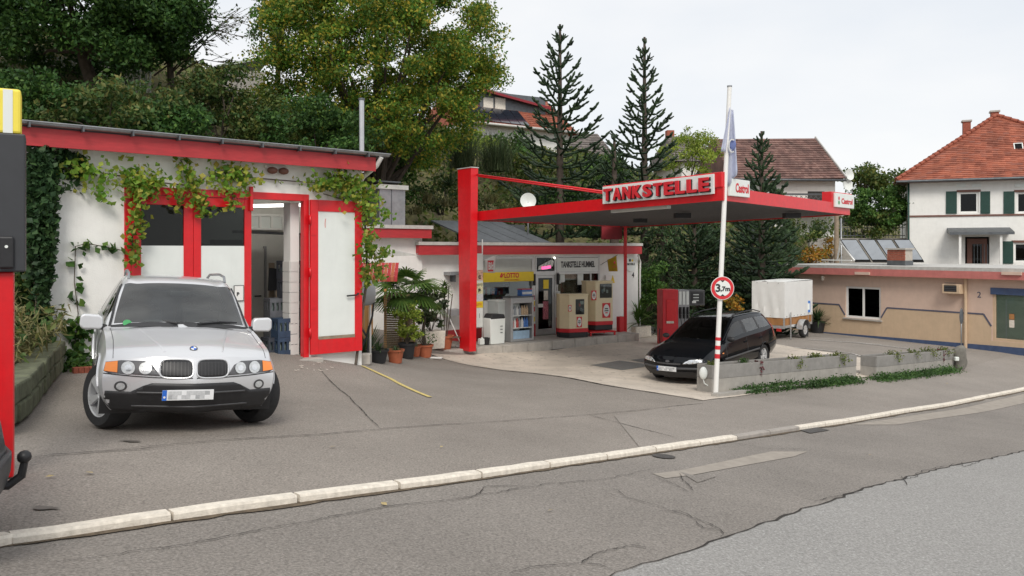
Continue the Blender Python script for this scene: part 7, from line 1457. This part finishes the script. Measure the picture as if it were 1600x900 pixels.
# shop shelves seen through the glass
for k, (xa, xb, lab) in enumerate(((w1[0] + .2, w1[1] - .2, 'shelf of packed goods behind the left shop window'), (w2[0] + .1, w2[1] - .2, 'shelf of goods behind the right shop window'))):
    sf_ = thing('goods_shelf', lab, 'shelf', SF.w(xa, 1.1, 0), SF.rz)
    for z in (.6, 1.0, 1.4, 1.8): B('board', 'wood_grey', sf_, 0, xb - xa, 0, .3, z - .02, z)
    for x in (0, xb - xa - .02): B('side', 'wood_grey', sf_, x, x + .02, .001, .299, 0, 2.1)
    gm = MB(); rn = random.Random(k)
    for z in (.6, 1.0, 1.4):
        x = .03
        while x < xb - xa - .15: w = rn.uniform(.05, .14); gm.box(x, x + w, .02, .2, z + .001, z + rn.uniform(.12, .32), mi=rn.randrange(5)); x += w + .01
    o = gm.build('goods', ['b_red', 'b_white', 'b_tan', 'b_grey', 'b_blue'], sf_); o['kind'] = 'stuff'
# ---- vintage pumps
def vintage(label, px, y, zb, w, d, h, win, logos, stand=False):
    t = thing('vintage_pump', label, 'fuel pump', SF.w(SF.lx(px, y), y, zb), SF.rz + R(-14), group=None); c = w * .28
    oc = [(-w / 2, -d / 2 + c), (-w / 2 + c * .9, -d / 2), (w / 2, -d / 2), (w / 2, d / 2), (-w / 2, d / 2)]
    def sc(k): return [(x * k, yy * k) for x, yy in oc]
    MB().prism(sc(.99), 'z', 0, .17).build('base', 'trim_black', t, .01); MB().prism(sc(1.02), 'z', .171, .30).build('red_band', 'red_print', t, .01); MB().prism(oc, 'z', .301, h - .05).build('cabinet', 'cream', t, .012); MB().prism(sc(1.04), 'z', h - .049, h).build('lid', 'cream', t, .015)
    x0_, x1_, z0_, z1_ = win; wn = B('window', 'black_plastic', t, x0_, x1_, -d / 2 - .012, -d / 2 - .003, z0_, z1_, bevel=.01); B('pane', 'glass_clear', wn, x0_ + .02, x1_ - .02, -d / 2 - .022, -d / 2 - .018, z0_ + .02, z1_ - .02)
    for k in range(5): xx = random.uniform(x0_ + .05, x1_ - .09); zz = random.uniform(z0_ + .04, z1_ - .16); B('dial', random.choice(['b_red', 'panel_white', 'b_grey', 'tub_blue']), wn, xx, xx + .07, -d / 2 - .0165, -d / 2 - .0125, zz, zz + .11)
    for lx, lz, lw, lh, fc in logos:
        lo_ = B('logo', 'red_print', t, lx - lw / 2, lx + lw / 2, -d / 2 - .008, -d / 2 - .002, lz - lh / 2, lz + lh / 2); ov_ = MB().cyl((0, 0, 0), 1, .004, 24, axis=(0, -1, 0)).mesh('logo_oval'); 
        for v in ov_.vertices: v.co = (v.co.x * lw * .40, v.co.y, v.co.z * lh * .42)
        oo = link('logo_oval', ov_, 'panel_white', lo_); oo.location = (lx, -d / 2 - .009, lz)
        for k, (dw, dz) in enumerate(((.5, .12), (.62, -.02), (.4, -.16))): B('logo_line', 'black_print' if k < 2 else 'red_print', lo_, lx - lw * .4 * dw, lx + lw * .4 * dw, -d / 2 - .0155, -d / 2 - .0135, lz + lh * dz - lh * .04, lz + lh * dz + lh * .04)
        if fc:
            lo_.rotation_euler = (0, 0, 0)
    return t
k1 = SF.lx(913, -.9) - SF.lx(875, -.9)
vp1 = vintage('smaller cream vintage fuel pump standing on the step', 894, -1.0, .0, k1 * .86, .5, 1.48, (.0, .33, .78, 1.30), [(.14, .52, .20, .36, 0), (-.22, 1.0, .12, .22, 0)])
vp2 = vintage('larger cream vintage fuel pump on a red steel stand', 933, -.85, .17, .92, .6, 1.72, (-.06, .42, 1.12, 1.62), [(.20, .68, .32, .52, 0), (-.30, 1.22, .2, .34, 0)])
st_ = thing('pump_stand', 'low red steel stand under the larger vintage pump', 'stand', SF.w(SF.lx(935, -1.0), -1.0, 0), SF.rz + R(-14)); B('top', 'red_paint', st_, -.55, .5, -.38, .42, .10, .155, bevel=.008)
for x, yy in ((-.5, -.35), (.45, -.35), (-.5, .38), (.45, .38)): B('leg', 'red_paint', st_, x - .025, x + .025, yy - .025, yy + .025, (-.30 if yy < 0 and False else -.005), .098)
# white planter with yucca right of the column, small box cart
yp = gp(997, 526); t = thing('yucca_planter', 'square pale planter with a big yucca right of the red column', 'potted plant', yp, SF.rz); B('planter', 'kerb_stone', t, -.42, .42, -.3, .3, 0, .42, bevel=.02); blades(None, None, None, None, 130, 1.1, .07, 'leaf_palm', 1, .35, .0, parent=t, stem_h=.5); blades(None, None, None, None, 70, .9, .06, 'leaf_palm', 1, .35, .0, parent=t, stem_h=.9); MB().tube([(0, 0, .3), (0, 0, 1.0)], .07, 7).build('trunk', 'bamboo', t)
c = gp(1018, 521); t = thing('tool_box', 'small dark wire box on the ground right of the yucca planter', 'box', c); 
for x in (-.2, .18):
    for y in (-.12, .1): B('post', 'zinc_dark', t, x, x + .02, y, y + .02, 0, .36)
for z in (.04, .2, .34): MB().bar((-.2, -.11, z), (.2, -.11, z), .015, .015).bar((-.2, .11, z), (.2, .11, z), .015, .015).build('rail', 'zinc_dark', t)
B('can', 'b_grey', t, -.1, .08, -.06, .06, .05, .28, bevel=.02)
blades('tall_yucca', 'tall yucca with spiky heads right of the shop corner', 'yucca', at(1020, 470, 31.5), 110, 1.3, .08, 'leaf_palm', 1, .3, -.1)
# ---- modern red pump
c = gp(1043, 538); fp = thing('fuel_pump', 'modern red fuel pump with dark display and three nozzles', 'fuel pump', c, R(6)); PFm = Frame(c, (math.cos(R(6)), math.sin(R(6)))); hgt = PFm.p(1043, 452)[1]; hw = (PFm.lx(1055) - PFm.lx(1031)) / 2
B('housing', 'red_print', fp, -hw, hw, -.35, .35, 0, hgt, bevel=.02); B('flap', 'red_paint', fp, -hw * .55, hw * .7, -.375, -.352, hgt * .42, hgt * .82, bevel=.02); B('card_slot', 'kerb_stone', fp, -hw * .55, hw * .4, -.385, -.352, hgt * .48 - .16, hgt * .48 - .08, bevel=.01)
x0_ = hw + .01; B('column', 'grey_plastic', fp, x0_, x0_ + .40, -.3, .3, 0, hgt - .02, bevel=.01)
for k in range(3):
    xx = x0_ + .03 + k * .13; B('grade_label', 'panel_white', fp, xx, xx + .09, -.31, -.302, hgt - .52, hgt - .06); nz_ = MB().tube([(xx + .045, -.33, hgt - .95), (xx + .045, -.36, hgt - .80), (xx + .045, -.34, hgt - .62)], [.03, .035, .02], 7).build('nozzle', 'black_plastic', fp); MB().tube([(xx + .045, -.34, hgt - .95), (xx + .06, -.45, hgt - 1.3), (xx + .045, -.36, .25)], .014, 6).build('hose', 'black_plastic', fp); B('nozzle_boot', 'black_plastic', fp, xx, xx + .09, -.31, -.302, hgt - 1.0, hgt - .6); B('nozzle_tip', 'panel_white', nz_, xx + .02, xx + .07, -.372, -.362, hgt - .86, hgt - .80)
xd = x0_ + .41; dsp = B('display', 'trim_grey', fp, xd, xd + .56, -.25, .25, hgt - .56, hgt - .02, bevel=.02); B('screen', 'black_plastic', dsp, xd + .06, xd + .50, -.258, -.252, hgt - .48, hgt - .1)
for k in range(3): B('digit_row', 'grey_board', dsp, xd + .14, xd + .34, -.264, -.26, hgt - .20 - k * .10, hgt - .16 - k * .10)
B('sticker', 'panel_white', dsp, xd + .1, xd + .24, -.264, -.26, hgt - .47, hgt - .40); MB().tube([(-hw - .06, -.2, hgt * .3), (-hw - .1, -.25, .3), (-hw - .06, -.3, .02)], .016, 6).build('hose', 'black_plastic', fp)
wb_ = thing('wash_tray', 'low tray with wiping paper beside the fuel pump display', 'tray', fp.location + Vector((1.05, .15, 0))); B('stand', 'zinc_dark', wb_, -.15, .15, -.1, .1, 0, .72); B('tray', 'red_print', wb_, -.3, .3, -.2, .2, .722, .80, bevel=.01); MB().prism([(-.25, .80), (.25, .80), (.12, .93), (-.1, .91)], 'y', -.12, .12).build('paper', 'panel_white', wb_, .03)
# ---- sign pole, flag, height sign
pg = gp(1118, 618); Yp = pg.y; ptp = at(1140, 136, Yp + .05) - pg; sp2 = thing('sign_pole', 'leaning white steel pole with red rings at the planter end', 'pole', pg); MB().tube([(0, 0, 0), ptp * .5, ptp], [.052, .05, .045], 14).build('pole', 'white_paint', sp2); MB().tube([ptp, ptp + Vector((0, 0, .03))], .052, 12).build('cap', 'zinc', sp2)
def onp(py): f = (pg.z + ptp.z - at(0, py, Yp).z) / ptp.z; return ptp * (1 - f)
for a, b in ((527, 532), (540, 546), (553, 560)): MB().tube([onp(b), onp(a)], .0545, 14).build('red_ring', 'red_print', sp2)
ss = thing('height_sign', 'round red edged height limit sign reading 3,7m on the white pole', 'sign', pg + onp(450) + Vector((.02, -.075, 0)), R(2)); rr = 18.3 / F * Yp
def dsk(name, r, y, m, par): return MB().cyl((0, y, 0), r, .004, 40, axis=(0, -1, 0)).build(name, m, par)
MB().cyl((0, .004, 0), rr, .012, 40, axis=(0, -1, 0)).build('plate', 'panel_white', ss); dsk('red_rim', rr * .95, -.009, 'red_print', ss); dsk('face', rr * .68, -.014, 'panel_white', ss)
fit_text('lettering', '3', .10, .17, 'black_print', ss, (-.095, -.0195, .005), bold=.006); fit_text('lettering', ',7m', .20, .12, 'black_print', ss, (.055, -.0195, -.022), bold=.006)
for sg in (1, -1): MB().prism([(-.045, sg * rr * .67), (.045, sg * rr * .67), (0, sg * (rr * .67 - .042))], 'y', -.0205, -.0185).build('arrow_mark', 'black_print', ss)
for z in (.08, -.08): MB().box(-.06, .06, .005, .04, z - .02, z + .02).build('clamp', 'zinc', ss)
fl = thing('pole_flag', 'limp pale blue flag hanging at the top of the white pole', 'flag', pg); 
def fp3(px, py, dy): v = at(px, py, Yp + dy) - pg; return v
def drape(name, m, L, Rr, y0, y1, amp, folds):
    vs = []; nu, nv = 18, 14
    for j in range(nv + 1):
        v = j / nv; a = fp3(*[L[0][k] + (L[1][k] - L[0][k]) * v for k in (0, 1)], y0); b = fp3(*[Rr[0][k] + (Rr[1][k] - Rr[0][k]) * v for k in (0, 1)], y1)
        for i in range(nu + 1): u = i / nu; p = a.lerp(b, u); p.y += amp * math.sin(u * folds * math.pi + v * 1.3) * (.4 + .6 * v); vs.append(p)
    o = MB().add(vs, [(j * (nu + 1) + i, j * (nu + 1) + i + 1, (j + 1) * (nu + 1) + i + 1, (j + 1) * (nu + 1) + i) for j in range(nv) for i in range(nu)], True).build(name, m, fl); md = o.modifiers.new('t', 'SOLIDIFY'); md.thickness = .003; return o
drape('cloth', 'flag_cloth', ((1139, 170), (1136, 294)), ((1146, 172), (1154, 268)), .0, .12, .07, 4); drape('cloth', 'flag_cloth', ((1140, 168), (1127, 236)), ((1141, 168), (1139, 240)), -.10, .02, .05, 3); drape('cloth', 'flag_cloth', ((1139, 215), (1133, 285)), ((1141, 215), (1139, 290)), .08, .05, .04, 2)
pts = [fp3(1144 + 5.2 * math.cos(t), 228 + 10 * math.sin(t), -.06) for t in [R(60) + R(240) * k / 14 for k in range(15)]]; MB().tube(pts, .014, 6).build('emblem', 'white_cloth', fl); o = MB().ico(fp3(1145, 226, -.01), .07, 2, (1, .3, 1.5)).build('emblem', 'flag_blue', fl)
# ---- planters
leafmat('leaf_sedum', [(.08, .13, .03), (.13, .17, .045), (.20, .20, .05), (.06, .10, .035)]); leafmat('leaf_cover', [(.03, .075, .02), (.05, .11, .03), (.08, .15, .035)]); leafmat('leaf_wine', [(.10, .02, .03), (.14, .04, .04)])
def planter(label, a, b, h, w=.5):
    a, b = gp(*a), gp(*b); d = (b - a); ln = d.xy.length; rz = math.atan2(d.y, d.x); t = thing('concrete_planter', label, 'planter', a, group='concrete planters along the pavement'); t.rotation_euler = (0, -math.atan2(d.z, ln), rz); n = 2 if ln > 4 else 1; hh = h / 2
    for k in range(n):
        x0_, x1_ = ln * k / n + .003, ln * (k + 1) / n - .003; B('lower_board', 'planter_low', t, x0_, x1_, 0, .07, -.15, hh, bevel=.006); B('upper_board', 'planter_top', t, x0_, x1_, -.004, .066, hh + .003, h, bevel=.006); B('lower_board', 'planter_low', t, x0_, x1_, w - .07, w, -.15, hh, bevel=.006); B('upper_board', 'planter_top', t, x0_, x1_, w - .066, w + .004, hh + .003, h, bevel=.006)
    for x in (.003, ln - .073): B('end_board', 'planter_low', t, x, x + .07, .071, w - .071, -.15, hh, bevel=.006); B('end_board', 'planter_top', t, x, x + .07, .068, w - .068, hh + .003, h, bevel=.006)
    B('soil', 'soil', t, .075, ln - .075, .068, w - .068, h - .14, h - .05); return t, ln, rz, a, d
pl1, l1, rz1, a1, d1 = planter('longer two layer concrete planter beside the white pole', (1112, 614), (1338, 590), .58, .42); pl2, l2, rz2, a2, d2 = planter('shorter concrete planter nearer the peach building', (1369, 591), (1496, 575), .56, .42)
def tuft(a, d, ln, f, r, n, m, label, name='sedum', hang=0.):
    c = a + d * f; nv = Vector((-d.y, d.x, 0)).normalized(); c = c + nv * (.12 if hang else .22) + Vector((0, 0, .56)); t = thing(name, label, 'plant', c, group='small plants in the planters'); P = blob_pts((0, 0, .03), (r, r * .7, r * .45), n, .1)
    if hang: k = RS.uniform(size=len(P)) < .5; P[k] += np.outer(RS.uniform(0, hang, k.sum()), [0, 0, -1]) - np.array([nv.x, nv.y, 0]) * .14
    link('foliage', leaf_mesh('foliage', P, .055, .6), m, t)
ORD = ['first', 'second', 'third', 'fourth', 'fifth', 'sixth']
for k, (f, r, n, m) in enumerate(((.05, .16, 110, 'leaf_sedum'), (.24, .16, 90, 'leaf_cover'), (.56, .2, 140, 'leaf_sedum'), (.74, .22, 170, 'leaf_sedum'), (.88, .24, 190, 'leaf_sedum'))): tuft(a1, d1, l1, f, r, n, m, f'{ORD[k]} low green plant from the white pole in the longer planter', hang=.18 if k in (2, 4) else 0)
for k, (f, r, n) in enumerate(((.22, .22, 150), (.45, .2, 130), (.66, .26, 200), (.86, .22, 150))): tuft(a2, d2, l2, f, r, n, 'leaf_sedum', f'{ORD[k]} low green plant from the gap in the shorter planter', hang=.15)
tuft(a1, d1, l1, .30, .07, 60, 'leaf_wine', 'dark red trailing plant hanging over the longer planter', 'red_trailer', .34); tuft(a2, d2, l2, .80, .06, 50, 'leaf_wine', 'dark trailing stem hanging over the shorter planter', 'dark_trailer', .4)
def cover(label, pts, n, wid, h):
    P = []; ps = [gp(*p) for p in pts]
    for _ in range(n): k = random.randrange(len(ps) - 1); q = ps[k].lerp(ps[k + 1], random.random()); P.append((q.x + random.gauss(0, wid), q.y + random.gauss(0, wid), q.z + abs(random.gauss(0, h))))
    o = link('ground_cover', leaf_mesh('ground_cover', np.array(P), .05, .7), 'leaf_cover'); tag(o, label, 'ground cover', kind='stuff')
cover('green ground cover at the foot of the longer planter', [(1155, 614), (1200, 609), (1246, 604)], 4200, .13, .06); cover('second green ground cover patch near the gap between planters', [(1258, 605), (1300, 600), (1336, 596)], 3800, .13, .06); cover('green ground cover at the foot of the shorter planter', [(1370, 595), (1430, 588), (1490, 580)], 5600, .14, .07)
fo = thing('planter_footing', 'worn concrete edging strip at the foot of the longer planter', 'edging', gp(1110, 626)); f0 = fo.location; P = [gp(x, y) - f0 for x, y in ((1116, 620), (1170, 613), (1250, 604), (1338, 593))]
for k, (a, b) in enumerate(zip(P[:-1], P[1:])): MB().bar(a + Vector((0, 0, .02)), a.lerp(b, .99) + Vector((0, 0, .02)), .14, .1).build('edge_stone', 'planter_low', fo, .01)
lt = thing('lantern', 'white oval lamp on the end of the longer planter', 'lamp', at(1099, 583, pl1.location.y + .12)); MB().ico((0, 0, 0), .12, 3, (.75, .5, 1.15)).build('globe', 'panel_white', lt); MB().tube([(0, .02, -.12), (.02, 0, -.22), (.1, -.02, -.27), (.25, -.02, -.24)], .012, 6).build('cable', 'panel_white', lt); B('bracket', 'grey_plastic', lt, -.05, .05, .05, .14, -.06, .06)
rk = thing('boulder', 'upright dark boulder at the far end of the shorter planter', 'rock', gp(1500, 577)); mb = MB(); mb.ico((0, 0, .33), .34, 3, (.62, .62, 1.15)); mb.v = [(x + .05 * math.sin(9 * z + 5 * x), y + .05 * math.sin(7 * x + z * 5), z + .04 * math.sin(11 * x + 6 * y)) for x, y, z in mb.v]; mb.build('stone', 'rock', rk); B('lamp', 'panel_white', rk, -.26, -.14, -.22, -.12, .28, .4, bevel=.02)
q = gp(1502, 552); ps_ = thing('sign_post', 'thin grey post with narrow oval sign in front of the ochre wall', 'sign', q); MB().tube([(0, 0, -.05), (0, 0, 1.5)], .022, 7).build('post', 'zinc', ps_); MB().ico((0, -.01, 1.25), .26, 2, (.28, .08, 1.1)).build('plate', 'zinc_dark', ps_)
q = gp(1262, 526); ps_ = thing('bay_sign', 'short post with pale sign plate beside the trailer wheel', 'sign', q); MB().tube([(0, 0, -.05), (0, 0, 1.35)], .03, 7).build('post', 'zinc', ps_); B('plate', 'b_blue', ps_, -.09, .09, -.045, -.032, .95, 1.4, bevel=.02); B('plate_print', 'panel_white', ps_, -.06, .06, -.049, -.046, 1.05, 1.3)
c = gp(1277, 521) + Vector((.15, .4, 0)); t = thing('dark_yucca', 'dark yucca in a black pot between trailer and peach building', 'potted plant', (c.x, c.y, H(c.x, c.y))); MB().lathe([(0, 0), (.25, 0), (.34, .5), (.3, .5), (0, .45)], 18).build('pot', 'pot_black', t); blades(None, None, None, None, 90, .9, .06, 'leaf_yucca', 1, .4, -.1, parent=t, stem_h=.55)
bush('cypress_grass', 'orange brown grassy plant behind the black estate car', 1150, 480, 31, 16, 22, 'leaf_orange', 8, 40, .14, 'plant', cr=.25)
dsh = thing('satellite_dish', 'round white satellite dish standing behind the canopy edge', 'dish', at(825, 326, 29)); rr = 12.5 / F * 29; d_ = MB().lathe([(0, -.07), (rr * .6, -.04), (rr, .03), (rr, .045), (rr * .6, -.02), (0, -.05)], 28).build('dish', 'panel_white', dsh); d_.location = (0, 0, .28); d_.rotation_euler = (R(82), 0, R(8)); MB().tube([(0, .06, -1.3), (0, .06, .25)], .03, 8).build('mast', 'zinc', dsh)
# ---- left edge: column, bank, stone wall, post, brick edging
c = at(-14, 660, 6.3); c.z = H(c.x, c.y); cl = thing('gate_column', 'tall column with yellow and white top, dark grey box and red post', 'column', c, R(30)); zt_ = [at(0, y, 6.3).z - c.z for y in (140, 210, 425)]
B('post', 'red_paint', cl, -.08, .155, -.10, .10, 0, zt_[2], bevel=.01); bx_ = B('box', 'anthracite', cl, -.32, .235, -.15, .15, zt_[2] + .002, zt_[1], bevel=.012); B('top', 'signal_yellow', cl, -.30, .205, -.13, .13, zt_[1] + .002, zt_[0], bevel=.02); B('reflective_band', 'panel_white', cl, .085, .15, -.1345, -.131, zt_[1] + .004, zt_[0] - .01)
dv_ = B('device', 'black_plastic', bx_, .06, .16, -.18, -.151, zt_[2] + .03, zt_[2] + .28, bevel=.02); MB().cyl((.11, -.182, zt_[2] + .2), .012, .005, 10, axis=(0, -1, 0)).build('lens', 'panel_white', dv_)
bk_ = [gp(78, 580), gp(58, 600), gp(40, 622), gp(15, 652), gp(-40, 690)]; sw_ = thing('stone_wall', 'low mossy stone wall at the left edge before the ivy', 'wall', bk_[0])
for k, (a, b) in enumerate(zip(bk_[:-1], bk_[1:])):
    for lv in range(2):
        n = 2
        for i in range(n):
            p, q = a.lerp(b, i / n) - bk_[0], a.lerp(b, (i + .96) / n) - bk_[0]; z = .02 + lv * .22; o = MB().bar(p + Vector((random.gauss(0, .015), .12, z + .1)), q + Vector((random.gauss(0, .015), .12, z + .1)), .32, .215).build('stone', 'moss_rock', sw_, .03)
tp_ = thing('stump_post', 'old grey timber stump at the end of the stone wall', 'post', gp(64, 578)); mb = MB().tube([(0, 0, -.1), (.01, 0, .5), (0, .02, .72)], [.15, .14, .12], 9); mb.build('stump', 'wood_grey', tp_, .02)
bank = []; Pb = []; Gb = []
for k in range(2600): f = random.random(); a = bk_[0].lerp(bk_[3], f); q = a + Vector((-.25 - random.random() * 1.6, .25 + random.random() * 1.2, 0)); z = H(q.x, q.y) + .35 + .5 * (q - a).xy.length * random.uniform(.4, 1); (Pb if k % 3 else Gb).append((q.x, q.y, z))
o = link('bank_grass', leaf_mesh('bank_grass', np.array(Pb), .2, .1), 'leaf_straw'); tag(o, 'dry grass on the bank behind the stone wall', 'grass', kind='stuff'); o = link('bank_weeds', leaf_mesh('bank_weeds', np.array(Gb), .11), 'leaf_brown'); tag(o, 'brown green weeds on the bank behind the stone wall', 'weeds', kind='stuff')
mb = MB(); ba = [bk_[0] + Vector((-.1, .2, 0)), bk_[3] + Vector((-.1, .1, 0))]; vs = []
for k in range(9):
    a = ba[0].lerp(ba[1], k / 8)
    for j in range(5): q = a + Vector((-.5 * j, .35 * j, 0)); vs.append((q.x, q.y, H(q.x, q.y) + .25 + .28 * j))
me = bpy.data.meshes.new('bank'); me.from_pydata(vs, [], [(k * 5 + j, (k + 1) * 5 + j, (k + 1) * 5 + j + 1, k * 5 + j + 1) for k in range(8) for j in range(4)]); o = link('bank', me, 'slope_soil'); o['kind'] = 'structure'
bush('bank_bush', 'bush with reddish leaves at the left edge beside the ivy', 30, 470, 12.5, 30, 50, 'leaf_brown', 30, 60, .1, cr=.25)
be = thing('brick_edging', 'row of small bricks edging the bed under the creeper', 'edging', GF.w(.35, -.55, 0), GF.rz)
for k in range(16): z = H(*GF.w(.35 + k * .075, -.55, 0).xy) - GF.o.z; B('brick', 'brick_red', be, k * .075, k * .075 + .068, -.06, .06, z - .05, z + .08, bevel=.006)
P = [];
for k in range(500): q = GF.w(random.uniform(gxl, 1.6), random.uniform(-.5, -.05), 0); P.append((q.x, q.y, H(q.x, q.y) + abs(random.gauss(0, .1))))
o = link('bed_plants', leaf_mesh('bed_plants', np.array(P), .09), 'leaf_green'); tag(o, 'low green plants in the bed under the creeper', 'plants', kind='stuff')
